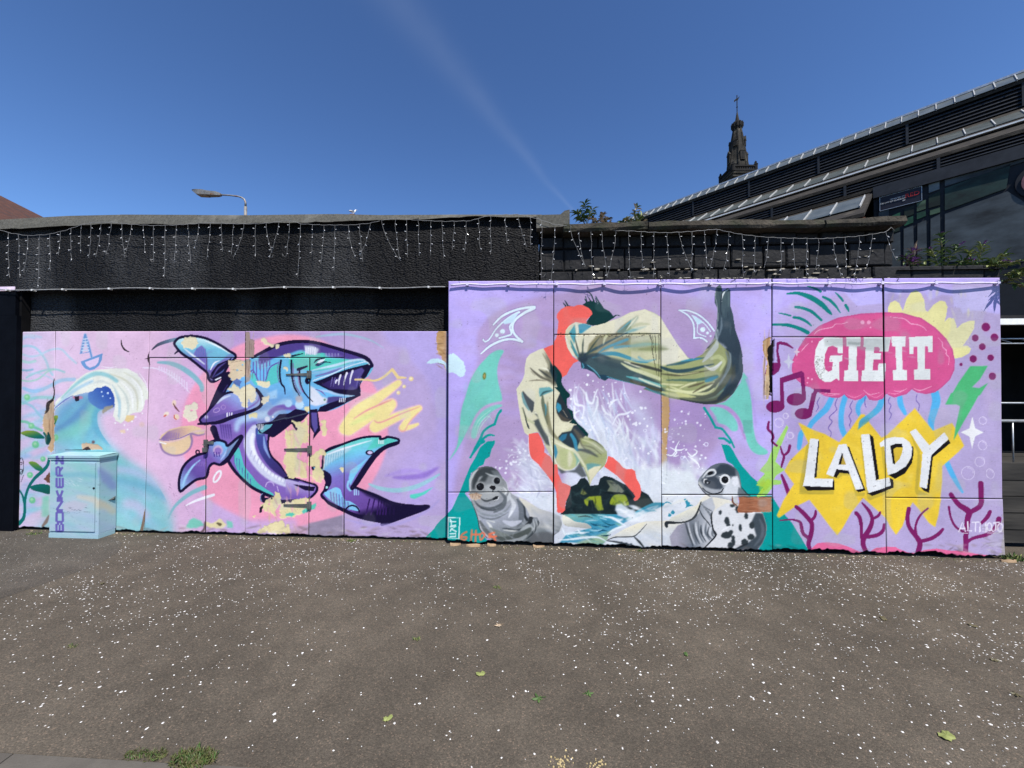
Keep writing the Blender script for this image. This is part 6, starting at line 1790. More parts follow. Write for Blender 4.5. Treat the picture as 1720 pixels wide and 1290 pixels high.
sheet('road', -40, 40, KERB_O + 0.151, 12, -0.112, M['road'])
kr = tag(bpy.data.objects.new('kerb', None), kind='structure')
COL.objects.link(kr)
kr.location = W(0, KERB_O + 0.08, -0.2)
kr.matrix_world = Matrix.Translation(kr.location)
u = -12.3
while u < 12:
    L = 0.91
    c = [W(u + 0.004, KERB_O + 0.15, 0), W(u + L - 0.004, KERB_O + 0.15, 0), W(u + L - 0.004, KERB_O + 0.003, 0), W(u + 0.004, KERB_O + 0.003, 0)]
    dz = random.uniform(-0.003, 0.004)
    lo = [Vector((p.x, p.y, gz(p.x) - 0.3)) for p in c]
    hi = [Vector((p.x, p.y, gz(p.x) + 0.004 + dz)) for p in c]
    hi[0].z -= 0.008; hi[1].z -= 0.008
    MB().box8(lo + hi).build('kerb_stone', M['kerb'], kr)
    u += L
# pale stone chips rolled into the asphalt: thousands, nobody could count them
cv, cf = [], []
seedg = np.random.default_rng(3)
nfield = vnoise(60, 240, 6, 77)
nf2 = vnoise(60, 240, 2.5, 78)
cnt = 0
while cnt < 12500:
    u_, o_ = seedg.uniform(-11, 9.5), seedg.uniform(0.03, KERB_O - 0.06)
    i, j = int(o_ / KERB_O * 59), int((u_ + 11) / 20.5 * 239)
    dens = 0.12 + 0.9 * max(0, nfield[i, j] - 0.25) + 0.7 * max(0, nf2[i, j] - 0.5)
    if o_ > 1.7:
        dens *= 0.55
    if -1.7 < u_ < 0.4 and o_ > 0.9:
        dens *= 0.38
    if u_ < -4.6 + 0.5 * (o_ - 1) and o_ < 1.4:
        dens *= 0.6
    if u_ > 1.5:
        dens *= 1.5
    if seedg.random() > dens:
        continue
    cnt += 1
    r = min(0.0135, max(0.0032, seedg.lognormal(math.log(0.0056), 0.42)))
    asp = seedg.uniform(0.55, 1.0)
    an = seedg.uniform(0, 6.28)
    p = W(u_, o_, 0)
    z0 = gz(p.x)
    b0 = len(cv)
    for k in range(5):
        t = k * 2 * math.pi / 5 + seedg.uniform(-0.3, 0.3)
        x, y = r * math.cos(t), r * asp * math.sin(t)
        cv.append((p.x + x * math.cos(an) - y * math.sin(an), p.y + x * math.sin(an) + y * math.cos(an), z0 - 0.001))
    cv.append((p.x, p.y, z0 + 0.0026))
    for k in range(5):
        cf.append((b0 + k, b0 + (k + 1) % 5, b0 + 5))
tag(mesh_obj('stone_chips', cv, cf, M['chip']), 'white stone chips scattered through the brown asphalt pavement', 'stone chips', kind='stuff')

# ------------------------------------------------------------------ painted boards
BO_L, BO_R = 0.0, 0.075                            # how far the two hoardings stand out
STEP = 0.0068


def base_z(u_):
    p = W(u_)
    return gz(p.x)


def board(name, parent, quad, o, thick=0.018, foot=False, warp=0.007, label=None, gap=0.0034, ragged=0.0):
    """quad: photo px corners tl, tr, br, bl on the plane o. A ply board whose face is a fine grid carrying the paint"""
    c = [on_wall(x, y, o) for x, y in quad]
    tl, tr, br, bl = [np.array(v) for v in c]
    tl += (gap, -gap); tr += (-gap, -gap); br += (-gap, gap); bl += (gap, gap)
    if foot:
        for q_ in (bl, br):
            q_[1] = base_z(q_[0]) + 0.035
    wd = max(np.hypot(*(tr - tl)), np.hypot(*(br - bl)))
    ht = max(np.hypot(*(tl - bl)), np.hypot(*(tr - br)))
    nx, nz_ = max(4, int(wd / STEP)), max(4, int(ht / STEP))
    s_ = np.linspace(0, 1, nx)
    t_ = np.linspace(0, 1, nz_)
    SS, TT = np.meshgrid(s_, t_)
    UZ = ((bl[None, None] * (1 - SS[..., None]) + br[None, None] * SS[..., None]) * (1 - TT[..., None])
          + (tl[None, None] * (1 - SS[..., None]) + tr[None, None] * SS[..., None]) * TT[..., None])
    rg = np.random.default_rng(int(quad[0][0] * 3 + quad[0][1]))
    if foot:                                       # rotten, uneven foot
        e = vnoise(1, nx, 18, int(quad[0][0]))[0] * 0.035 + vnoise(1, nx, 4, int(quad[0][0]) + 1)[0] * 0.018
        e = e * (0.7 + ragged) - 0.016
        UZ[..., 1] += e[None, :] * np.clip(1 - TT * ht / 0.10, 0, 1)
    if ragged:
        pass
    P = np.array(O) + np.array(TAN) * UZ[..., 0:1] + np.array([0, 0, 1.0]) * UZ[..., 1:2]
    wv = (vnoise(nz_, nx, max(nx, nz_) * 0.6, int(quad[0][0]) + 5) - 0.5) * 2 * warp
    wv += (vnoise(nz_, nx, 14, int(quad[0][1]) + 6) - 0.5) * 0.0012
    tilt = rg.uniform(-1, 1) * 0.0025
    off = o + wv + tilt * (SS - 0.5)
    Pn = (P + np.array(NOR) * off[..., None]).reshape(-1, 3)
    px, py = project((P + np.array(NOR) * o).reshape(-1, 3))
    col, dep = art_sample(px, py)
    edge = (np.minimum.reduce([SS, 1 - SS]) * wd < 0.006) | (np.minimum.reduce([TT, 1 - TT]) * ht < 0.006)
    Pn = Pn - np.array(NOR) * dep[:, None]
    Pn = Pn - np.array(NOR) * (edge.reshape(-1) * 0.0035)[:, None]
    n = nx * nz_
    idx = np.arange(n).reshape(nz_, nx)
    F = np.stack([idx[:-1, :-1], idx[:-1, 1:], idx[1:, 1:], idx[1:, :-1]], -1).reshape(-1, 4)
    # rim and back
    ring_ = np.concatenate([idx[0, :], idx[1:, -1], idx[-1, -2::-1], idx[-2:0:-1, 0]])
    nr = len(ring_)
    back = Pn[ring_] - np.array(NOR) * thick
    V = np.vstack([Pn, back])
    bi = n + np.arange(nr)
    S_ = np.stack([ring_, bi, np.roll(bi, -1), np.roll(ring_, -1)], -1)
    nf_face, nf_side = len(F), len(S_)
    base = np.array(parent.matrix_world.translation)
    me = bpy.data.meshes.new(name)
    me.vertices.add(len(V))
    me.vertices.foreach_set('co', (V - base).astype(np.float32).ravel())
    loops = np.concatenate([F.ravel(), S_.ravel(), bi[::-1]])
    me.loops.add(len(loops))
    me.loops.foreach_set('vertex_index', loops.astype(np.int32))
    npoly = nf_face + nf_side + 1
    me.polygons.add(npoly)
    starts = np.concatenate([np.arange(nf_face + nf_side) * 4, [(nf_face + nf_side) * 4]])
    tot = np.concatenate([np.full(nf_face + nf_side, 4), [nr]])
    me.polygons.foreach_set('loop_start', starts.astype(np.int32))
    me.polygons.foreach_set('loop_total', tot.astype(np.int32))
    me.materials.append(M['paint'])
    me.materials.append(M['board_edge'])
    mi = np.zeros(npoly, np.int32); mi[nf_face:] = 1
    me.polygons.foreach_set('material_index', mi)
    me.update(calc_edges=True)
    ca = me.color_attributes.new('Paint', 'FLOAT_COLOR', 'POINT')
    cc = np.ones((len(V), 4), np.float32)
    cc[:n, :3] = col
    cc[n:, :3] = col[ring_]
    ca.data.foreach_set('color', cc.ravel())
    ob = bpy.data.objects.new(name, me)
    COL.objects.link(ob)
    ob.parent = parent
    if label:
        ob['label'] = label
    return ob


def hroot(name, label, cat, px, o):
    u_, _ = on_wall(px, 800, o)
    p = W(u_, o, 0)
    p.z = gz(p.x)
    return thing(name, label, cat, p)


HL = hroot('painted_hoarding', 'low plywood hoarding painted with a purple shark and a curling wave', 'hoarding', 392, BO_L)
FT = 950
for q, ft in ((((34, 557), (92, 556), (92, FT), (29, FT)), 1), (((92, 556), (251, 556), (242, FT), (92, FT)), 1),
              (((251, 556), (412, 556), (412, 601), (250, 601)), 0), (((250, 601), (347, 601), (344, FT), (242, FT)), 1),
              (((412, 556), (578, 556), (578, 601), (412, 601)), 0), (((520, 601), (578, 601), (577, FT), (518, FT)), 1),
              (((578, 556), (752, 556), (752, FT), (577, FT)), 1)):
    board('board', HL, q, BO_L, foot=bool(ft))
door = board('door', HL, ((347, 601), (412, 601), (411, FT), (344, FT)), BO_L + 0.004, foot=True, label='hinged left leaf of the plywood door with a padlock hasp')
door2 = board('door', HL, ((412, 601), (520, 601), (518, FT), (411, FT)), BO_L + 0.004, foot=True, label='right leaf of the plywood door hung on strap hinges')


def child_of(parent):
    # parts two levels down: keep world position while parented to a mesh at its parent's origin
    class _P:
        matrix_world = Matrix.Translation(parent.parent.matrix_world.translation)
    return _P


def sub(mb, name, mat, part, smooth=False):
    """build as a sub-part of a part whose own origin is its thing's base"""
    base = part.parent.matrix_world.translation
    me = bpy.data.meshes.new(name)
    me.from_pydata([tuple(v - base) for v in mb.v], [], mb.f)
    mats = mat if isinstance(mat, list) else [mat]
    for m in mats:
        me.materials.append(m)
    me.polygons.foreach_set('material_index', mb.m)
    if smooth:
        me.polygons.foreach_set('use_smooth', [True] * len(me.polygons))
    ob = bpy.data.objects.new(name, me)
    COL.objects.link(ob)
    ob.parent = part
    return ob


# strap hinges, hasp and padlock
for y0_, x0_, x1_ in ((629, 479, 520), (755, 476, 521), (849, 475, 520)):
    b = MB()
    (ua, za), (ub, _) = on_wall(x0_, y0_, 0.03), on_wall(x1_, y0_, 0.03)
    o_ = BO_L + 0.012
    b.box8([W(ua, o_ + 0.006, za - 0.008), W(ub - 0.03, o_ + 0.006, za - 0.018), W(ub - 0.03, o_ - 0.008, za - 0.018), W(ua, o_ - 0.008, za - 0.008),
            W(ua, o_ + 0.006, za + 0.008), W(ub - 0.03, o_ + 0.006, za + 0.018), W(ub - 0.03, o_ - 0.008, za + 0.018), W(ua, o_ - 0.008, za + 0.008)])
    b.wbox(ub - 0.029, ub + 0.008, o_ - 0.008, o_ + 0.010, za - 0.045, za + 0.045)
    b.tube([W(ub - 0.031, o_ + 0.012, za - 0.046), W(ub - 0.031, o_ + 0.012, za + 0.046)], 0.008, 8)
    sub(b, 'strap_hinge', M['steel_dark'], door2)
b = MB()
ua, za = on_wall(345, 745, 0.03)
o_ = BO_L + 0.012
b.wbox(ua - 0.02, ua + 0.085, o_ - 0.008, o_ + 0.008, za - 0.010, za + 0.025)
b.wbox(ua - 0.03, ua + 0.012, o_ - 0.008, o_ + 0.014, za - 0.04, za + 0.045)
b.tube([W(ua - 0.012, o_ + 0.02, za - 0.01), W(ua - 0.012, o_ + 0.04, za - 0.01), W(ua + 0.01, o_ + 0.04, za - 0.02), W(ua + 0.012, o_ + 0.028, za - 0.05)], 0.006, 8)
b.wbox(ua - 0.02, ua + 0.03, o_ + 0.018, o_ + 0.042, za - 0.10, za - 0.045)
sub(b, 'hasp_and_padlock', M['steel_dark'], door)
# framing behind the boards (dark gap at the joints and the foot)
b = MB()
uL, _ = on_wall(36, 700, BO_L); uR, _ = on_wall(751, 700, BO_L)
_, zt = on_wall(400, 559, BO_L)
for zz in (0.16, 1.2, zt - 0.10):
    b.wbox(uL, uR, BO_L - 0.075, BO_L - 0.021, zz + 0.02, zz + 0.10)
b.build('frame_rail', M['black_timber'], HL)

HR = hroot('painted_hoarding', 'tall plywood hoarding painted with a leaping mermaid figure, two seals and big lettering', 'hoarding', 1218, BO_R)
YB = 955
for q, ft in ((((753, 472), (930, 471), (929, 826), (752, 827)), 0), (((752, 827), (929, 826), (929, YB), (751, YB)), 1),
              (((930, 471), (1110, 469), (1110, 561), (930, 562)), 0), (((930, 562), (1110, 561), (1112, YB), (930, YB)), 1),
              (((1110, 469), (1296, 468), (1297, 831), (1111, 831)), 0), (((1111, 831), (1297, 831), (1298, YB), (1112, YB)), 1),
              (((1297, 468), (1483, 467), (1484, 566), (1297, 566)), 0), (((1297, 566), (1484, 566), (1489, YB), (1298, YB)), 1),
              (((1484, 467), (1680, 466), (1684, 838), (1488, 836)), 0), (((1488, 836), (1684, 838), (1690, YB), (1490, YB)), 1)):
    board('board', HR, q, BO_R, foot=bool(ft), ragged=0.5 if q[0][0] > 1290 else 0.2)
b = MB()
uL, _ = on_wall(755, 700, BO_R); uR, zt = on_wall(1676, 470, BO_R)
for zz in (0.14, 1.0, 2.0, zt - 0.10):
    b.wbox(uL, uR, BO_R - 0.075, BO_R - 0.021, zz + 0.02, zz + 0.10)
b.build('frame_rail', M['black_timber'], HR)
for xx in (1112, 1297):
    b = MB()
    ua, _ = on_wall(xx, 700, BO_R)
    b.wbox(ua - 0.02, ua + 0.05, BO_R - 0.10, BO_R - 0.019, 0.12, 2.9)
    b.build('batten', M['ply'] if xx == 1112 else M['black_timber'], HR)

# ------------------------------------------------------------------ the black wall behind
def grid_slab(name, mat, parent, u0, u1, z0f, z1f, o, depth, du=0.03, amp=0.006, seed=1):
    """a rough wall: front face a relief grid, with returns and back"""
    nu = int((u1 - u0) / du) + 1
    us = np.linspace(u0, u1, nu)
    hmax = max(z1f(a) - z0f(a) for a in us)
    nz_ = max(3, int(hmax / du))
    rel = (vnoise(nz_, nu, 3, seed) - 0.5) * amp + (vnoise(nz_, nu, 20, seed + 1) - 0.5) * amp * 2.5
    vs, fs = [], []
    for j in range(nz_):
        for i, a in enumerate(us):
            zz = z0f(a) + (z1f(a) - z0f(a)) * j / (nz_ - 1)
            vs.append(W(a, o + (rel[j, i] if 0 < i < nu - 1 and 0 < j < nz_ - 1 else 0), zz))
    for j in range(nz_ - 1):
        for i in range(nu - 1):
            a = j * nu + i
            fs.append((a, a + 1, a + nu + 1, a + nu))
    k = len(vs)
    for a in us:
        vs.append(W(a, o - depth, z0f(a)))
    for a in us:
        vs.append(W(a, o - depth, z1f(a)))
    top = (nz_ - 1) * nu
    for i in range(nu - 1):
        fs.append((i, k + i, k + i + 1, i + 1))
        fs.append((top + i, top + i + 1, k + nu + i + 1, k + nu + i))
        fs.append((k + i, k + nu + i, k + nu + i + 1, k + i + 1))
    lef = [j * nu for j in range(nz_)]
    rig = [j * nu + nu - 1 for j in range(nz_)]
    fs.append(tuple(lef[::-1][::-1] + [k + nu, k]))
    fs.append(tuple(rig[::-1] + [k + nu - 1, k + 2 * nu - 1][::1]))
    return mesh_obj(name, vs, fs, mat, parent)


def zline(pts, o):
    """height along the wall from photo pixels: returns z(u)"""
    q_ = [on_wall(x, y, o) for x, y in pts]
    U = [a for a, _ in q_]
    Zs = [b for _, b in q_]
    return lambda a: float(np.interp(a, U, Zs))


OW_LOW, OW_UP = -0.085, 0.055
uLft = on_wall(-800, 500, 0)[0]
wall_l = hroot('rendered_wall', 'black roughcast wall with a grey felt capping above the shark hoarding', 'wall', 460, OW_LOW)
u753 = on_wall(753, 500, OW_UP)[0]
u905 = on_wall(905, 430, OW_UP)[0]
ztop_l = zline(((-260, 376), (0, 372), (60, 368), (150, 367), (420, 366), (700, 365), (905, 366)), OW_UP)
zlip = zline(((-260, 489), (30, 487), (750, 482), (905, 480)), OW_UP)
grid_slab('lower_render', M['render'], wall_l, uLft, u905, lambda a: base_z(a) - 0.02, lambda a: zlip(a) + 0.02, OW_LOW, 0.35, du=0.04, seed=3)
grid_slab('upper_render', M['render'], wall_l, uLft, u905, zlip, ztop_l, OW_UP, 0.45, du=0.022, amp=0.009, seed=5)
# felt capping, lapped in lengths, sagging over the edge
xs = [-800, -260, 30, 208, 330, 565, 700, 904]
for a, b_ in zip(xs[:-1], xs[1:]):
    n = max(4, int((b_ - a) / 14))
    vs, fs = [], []
    lap = 0.003 * (xs.index(a) % 2)
    for i in range(n + 1):
        x = a + (b_ - a) * i / n + (6 if i == n else 0)
        u_, _ = on_wall(x, 370, OW_UP)
        yt = np.interp(x, [-260, 0, 120, 210, 420, 560, 640, 760, 905], [372, 369, 362, 360, 361, 359, 361, 360, 360])
        yb = np.interp(x, [-260, 0, 90, 150, 210, 330, 480, 560, 640, 700, 760, 820, 905], [384, 384, 381, 377, 375, 376, 374, 371, 368, 368, 364, 363, 364])
        _, z1 = on_wall(x, yt, OW_UP + 0.04)
        _, z0_ = on_wall(x, yb, OW_UP + 0.07)
        jit = random.uniform(-0.006, 0.006)
        oo = OW_UP + 0.052 + lap + jit
        vs += [W(u_, oo + 0.012, z0_ + jit), W(u_, oo, z0_ + (z1 - z0_) * 0.5), W(u_, OW_UP + 0.035 + lap, z1), W(u_, OW_UP - 0.45, z1 + 0.035 + lap),
               W(u_, OW_UP - 0.45, z1 + 0.02 + lap), W(u_, OW_UP + 0.025 + lap, z1 - 0.012), W(u_, oo - 0.012, z0_ + (z1 - z0_) * 0.5), W(u_, oo + 0.002, z0_ + jit)]
    for i in range(n):
        for k in range(8):
            p0, p1 = i * 8 + k, i * 8 + (k + 1) % 8
            fs.append((p0, p1, p1 + 8, p0 + 8))
    fs.append(tuple(range(7, -1, -1)))
    fs.append(tuple(n * 8 + k for k in range(8)))
    mesh_obj('felt_capping', vs, fs, M['felt'], wall_l)
# folded lead end piece of the capping
b = MB()
ua, za = on_wall(901, 383, OW_UP + 0.10); ub, zb = on_wall(957, 380, OW_UP + 0.10)
_, zc = on_wall(901, 361, OW_UP + 0.1); _, zd = on_wall(942, 360, OW_UP + 0.1); _, ze = on_wall(956, 352, OW_UP + 0.1)
um = ua + (ub - ua) * 0.72
prof = [(ua, za), (ub, zb), (ub, ze), (um + 0.05, ze - 0.01), (um, zd), (ua, zc)]
n = len(prof)
b.add([W(a, OW_UP + 0.10, z) for a, z in prof] + [W(a, OW_UP - 0.40, z) for a, z in prof],
      [tuple(range(n)), tuple(range(2 * n - 1, n - 1, -1))] + [(i, i + n, (i + 1) % n + n, (i + 1) % n) for i in range(n)])
b.build('capping_end', M['felt'], wall_l)

# ---- right: black painted stone, courses of separate blocks
wall_r = hroot('stone_wall', 'black painted stone block wall with mossy coping above the lettered hoarding', 'wall', 1230, OW_LOW)
OS = 0.02
uA, uB = u905 + 0.01, on_wall(1503, 430, OS)[0]
uC = on_wall(1683, 460, OS)[0]
b = MB()
zc1 = on_wall(1230, 455, OS)[1]
zc2 = on_wall(1230, 392, OS)[1]
b.wbox(uA, uB - 0.02, -0.45, OS - 0.03, base_z(3) - 0.05, zc2)
b.wbox(uB - 0.019, uC - 0.02, -0.45, OS - 0.03, base_z(5) - 0.05, zc1 - 0.03)
b.build('core', M['black_timber'], wall_r)
courses = [(on_wall(1230, 480, OS)[1] - 0.25, on_wall(1230, 451, OS)[1]), (on_wall(1230, 450, OS)[1], on_wall(1230, 413, OS)[1]), (on_wall(1230, 412, OS)[1], zc2)]
rb = random.Random(5)
for ci, (z0_, z1) in enumerate(courses):
    a = uA
    end = uB if ci else uC
    while a < end - 0.02:
        L = min(rb.uniform(0.24, 0.46), end - a)
        if end - a - L < 0.1:
            L = end - a
        o_ = OS + rb.uniform(-0.014, 0.012)
        g, bv = 0.005, 0.012
        bb = MB()
        f0 = [(a + g, z0_ + g), (a + L - g, z0_ + g), (a + L - g, z1 - g), (a + g, z1 - g)]
        f1 = [(a + g + bv, z0_ + g + bv), (a + L - g - bv, z0_ + g + bv), (a + L - g - bv, z1 - g - bv), (a + g + bv, z1 - g - bv)]
        vs = [W(p, OS - 0.06, z) for p, z in f0] + [W(p, o_ - bv, z) for p, z in f0] + [W(p + rb.uniform(-.006, .006), o_ + rb.uniform(-.004, .004), z + rb.uniform(-.006, .006)) for p, z in f1]
        fs = [(3, 2, 1, 0)] + [(i, (i + 1) % 4, (i + 1) % 4 + 4, i + 4) for i in range(4)] + [(i + 4, (i + 1) % 4 + 4, (i + 1) % 4 + 8, i + 8) for i in range(4)] + [(8, 9, 10, 11)]
        bb.add(vs, fs)
        bb.build('stone_block', M['stone_black'], wall_r)
        a += L
# pale flakes of old paint on the blocks
fv = MB()
for _ in range(90):
    x, y = rb.uniform(960, 1495), rb.choice([452, 452, 467, 467, 467, rb.uniform(420, 465)]) + rb.uniform(-1.5, 1.5)
    u_, z_ = on_wall(x, y, OS + 0.02)
    w_, h_ = rb.uniform(0.006, 0.05), rb.uniform(0.003, 0.010)
    o_ = OS + 0.013
    pts = [(u_ + w_ * math.cos(t) * rb.uniform(0.5, 1), z_ + h_ * math.sin(t) * rb.uniform(0.5, 1)) for t in [i * 2 * math.pi / 7 for i in range(7)]]
    fv.add([W(p, o_ + 0.004, q_) for p, q_ in pts] + [W(p, o_ - 0.02, q_) for p, q_ in pts], [tuple(range(7)), tuple(range(13, 6, -1))] + [(i, i + 7, (i + 1) % 7 + 7, (i + 1) % 7) for i in range(7)])
tag(fv.build('paint_flakes', mat_noise('old_pale_paint', (0.25, 0.22, 0.16), (0.5, 0.46, 0.38), 30, 0.9), wall_r), kind='stuff')
# coping stones
a = on_wall(944, 385, OS)[0]
endu = on_wall(1502, 385, OS)[0]
k = 0
while a < endu - 0.02:
    L = min(rb.uniform(0.75, 1.15), endu - a)
    if endu - a - L < 0.25:
        L = endu - a
    n = 7
    vs, fs = [], []
    o1 = OS + 0.15 + rb.uniform(-0.015, 0.015)
    _, zb = on_wall(1230, 392, OS)
    dz = rb.uniform(-0.012, 0.012)
    for i in range(n + 1):
        u_ = a + 0.006 + (L - 0.012) * i / n
        j = lambda s_: rb.uniform(-s_, s_)
        sag = -0.01 * math.sin(u_ * 2.3)
        vs += [W(u_, o1 - 0.02 + j(.006), zb + dz + sag), W(u_, o1 + j(.008), zb + 0.03 + dz + sag), W(u_, o1 - 0.012 + j(.008), zb + 0.085 + dz + sag + j(.008)), W(u_, -0.18, zb + 0.115 + dz + sag + j(.008)), W(u_, -0.48, zb + 0.09 + sag), W(u_, -0.48, zb)]
    for i in range(n):
        for q_ in range(6):
            p0, p1 = i * 6 + q_, i * 6 + (q_ + 1) % 6
            fs.append((p0, p1, p1 + 6, p0 + 6))
    fs.append(tuple(range(5, -1, -1)))
    fs.append(tuple(n * 6 + q_ for q_ in range(6)))
    mesh_obj('coping_stone', vs, fs, M['coping'], wall_r)
    a += L
    k += 1
# low coping right of the step
b = MB()
a = uB + 0.01
while a < uC - 0.03:
    L = min(0.62, uC - a)
    b = MB()
    z_ = on_wall(1560, 461, OS)[1] + rb.uniform(-0.01, 0.01)
    b.wbox(a, a + L - 0.008, -0.40, OS + 0.03, zc1 - 0.028, z_ + 0.055)
    b.build('coping_stone', M['stone_black'], wall_r)
    a += L

# ------------------------------------------------------------------ navy board at the left end
NV = hroot('navy_hoarding', 'dark navy hoarding end with a pale pink cap beside the wave mural', 'hoarding', 5, 0.05)
b = MB()
ur = on_wall(25, 700, 0.055)[0]
zt = on_wall(10, 489, 0.05)[1]
zm = on_wall(10, 530, 0.05)[1]
b.wbox(ur - 5.5, ur, -0.02, 0.055, base_z(ur) + 0.0, zm)
b.build('board', M['navy'], NV)
b = MB()
b.wbox(ur - 5.5, ur - 0.035, -0.02, 0.045, zm + 0.004, zt)
b.build('upper_board', M['navy'], NV)
b = MB()
b.wbox(ur - 5.5, ur - 0.035, -0.02, 0.054, zt + 0.003, zt + 0.055)
b.build('cap', M['pale_pink'], NV)
b = MB()
u3 = on_wall(34, 600, 0.0)[0]
b.wbox(ur + 0.002, u3 - 0.004, -0.07, 0.012, base_z(ur), on_wall(10, 488, 0.0)[1])
b.build('corner_post', M['black_timber'], NV)

# ------------------------------------------------------------------ cabinet, painted over like the boards
paint_cabinet()
CB = hroot('utility_cabinet', 'squat metal street cabinet painted pale turquoise with purple sprayed lettering', 'cabinet', 125, 0.10)
OC = 0.195
cu0, cu1 = on_wall(84.5, 830, OC)[0], on_wall(166.5, 830, OC)[0]
zb_ = base_z(cu0)
zt_ = on_wall(120, 765, OC)[1]


def painted(name, org, ax, az, nrm, parent, na=40, nz_=60, thick=0.02, bulge=0.0):
    """a sheet carrying the painted pattern, with thickness"""
    org, ax, az, nrm = Vector(org), Vector(ax), Vector(az), Vector(nrm)
    P = np.array([org + ax * (i / (na - 1)) + az * (j / (nz_ - 1)) for j in range(nz_) for i in range(na)])
    px, py = project(P)
    col, _ = art_sample(px, py)
    n = len(P)
    idx = np.arange(n).reshape(nz_, na)
    ring_ = np.concatenate([idx[0, :], idx[1:, -1], idx[-1, -2::-1], idx[-2:0:-1, 0]])
    V = np.vstack([P, P[ring_] - np.array(nrm) * thick])
    fs = [tuple(q_) for q_ in np.stack([idx[:-1, :-1], idx[:-1, 1:], idx[1:, 1:], idx[1:, :-1]], -1).reshape(-1, 4)]
    nr = len(ring_)
    fs += [(int(ring_[i]), n + i, n + (i + 1) % nr, int(ring_[(i + 1) % nr])) for i in range(nr)]
    fs.append(tuple(n + i for i in range(nr - 1, -1, -1)))
    ob = mesh_obj(name, V, [tuple(int(q_) for q_ in f) for f in fs], M['paint'], parent)
    ca = ob.data.color_attributes.new('Paint', 'FLOAT_COLOR', 'POINT')
    cc = np.ones((len(V), 4), np.float32)
    cc[:n, :3] = col
    cc[n:, :3] = col[ring_]
    ca.data.foreach_set('color', cc.ravel())
    return ob


H_ = zt_ - zb_
# shell: plinth, back box, side, lid, door
painted('plinth', W(cu0 - 0.004, OC + 0.006, zb_ - 0.004), TAN * (cu1 - cu0 + 0.008), (0, 0, 0.055), NOR, CB, 40, 6, 0.18)
painted('side_panel', W(cu1, OC, zb_ + 0.055), -NOR * 0.185, (0, 0, H_ - 0.055 - 0.05), TAN, CB, 20, 60, 0.02)
painted('side_panel', W(cu0, 0.01, zb_ + 0.055), NOR * 0.185, (0, 0, H_ - 0.055 - 0.05), -TAN, CB, 20, 60, 0.02)
painted('front_frame', W(cu0 + 0.0, OC - 0.001, zb_ + 0.053), TAN * (cu1 - cu0), (0, 0, H_ - 0.055 - 0.052), NOR, CB, 44, 60, 0.015)
door_c = painted('door', W(cu0 + 0.012, OC + 0.012, zb_ + 0.082), TAN * (cu1 - cu0 - 0.055), (0, 0, H_ - 0.082 - 0.085), NOR, CB, 90, 130, 0.012)
dk = MB()
ku, kz = on_wall(157.5, 820, OC + 0.014)
dk.tube([W(ku, OC + 0.0105, kz), W(ku, OC + 0.018, kz)], 0.011, 10)
sub(dk, 'lock', M['black_timber'], door_c)
lid = MB()
for (e, z0_, z1) in ((0.012, zt_ - 0.052, zt_ - 0.026), (0.022, zt_ - 0.0255, zt_ + 0.0)):
    painted('lid', W(cu0 - e, OC + e, z0_), TAN * (cu1 - cu0 + 2 * e), (0, 0, z1 - z0_), NOR, CB, 40, 4, 0.18 + e)
b = MB()
b.wbox(cu0 - 0.02, cu1 + 0.02, 0.0, OC + 0.018, zt_ + 0.0005, zt_ + 0.012)
rt = painted('lid', W(cu0 - 0.02, OC + 0.018, zt_ + 0.001), TAN * (cu1 - cu0 + 0.04), -NOR * 0.20 + Vector((0, 0, 0.012)), (0, 0, 1), CB, 30, 12, 0.001)
# latch on the side
b = MB()
b.add([W(cu1 + 0.002, 0.10, zb_ + 0.42), W(cu1 + 0.002, 0.02, zb_ + 0.45), W(cu1 + 0.002, 0.02, zb_ + 0.40), W(cu1 + 0.025, 0.06, zb_ + 0.425)], [(0, 1, 2), (0, 3, 1), (1, 3, 2), (2, 3, 0)])
b.build('latch', M['steel_dark'], CB)
# ------------------------------------------------------------------ strings of fairy lights
rl = random.Random(21)
CAB = [(-40, 378), (0, 386), (15, 391), (47, 396), (80, 394), (110, 387), (136, 378), (153, 374), (187, 373), (221, 377), (258, 379), (296, 378), (353, 374), (392, 376), (430, 376), (447, 375),
       (487, 370), (505, 376), (540, 378), (590, 378), (622, 375), (641, 370), (664, 367), (703, 370), (745, 372), (790, 371), (810, 365), (830, 361), (871, 360), (905, 368), (930, 377),
       (958, 380), (990, 385), (1015, 387), (1060, 388), (1090, 390), (1120, 391), (1160, 389), (1203, 385), (1240, 393), (1280, 398), (1320, 400), (1380, 401), (1440, 397), (1487, 390), (1500, 380), (1505, 392)]
DROPS = [14, 31, 47, 66, 84, 101, 119, 136, 153, 170, 187, 204, 221, 241, 258, 277, 296, 316, 334, 353, 372, 392, 410, 429, 447, 468, 487, 505, 525, 544, 563, 585, 604, 622, 641, 664, 683, 703, 724, 743,
         763, 784, 804, 824, 848, 871, 891, 910, 932, 958, 972, 993, 1011, 1035, 1056, 1077, 1099, 1120, 1141, 1163, 1183, 1204, 1225, 1247, 1268, 1291, 1312, 1332, 1356, 1375, 1399, 1419, 1444, 1465, 1488]
END = {66: 484, 14: 466, 31: 466, 47: 458, 101: 428, 153: 433, 221: 422, 277: 466, 334: 418, 505: 465, 641: 436, 664: 438, 683: 432, 563: 454, 932: 475, 993: 478, 1056: 470, 1120: 464, 1247: 464, 1356: 463, 1444: 464, 1488: 437}
SLANT = {641: 30, 664: 8, 585: 12, 622: -18, 391: -8, 410: -18, 447: 10, 468: -16, 958: 26, 972: 10, 1035: -16, 1011: 10, 1204: -12, 1183: 6, 1141: 22, 1399: 14, 871: 14, 1488: 18, 848: 4}


def cab_y(x):
    return float(np.interp(x, [c[0] for c in CAB], [c[1] for c in CAB]))


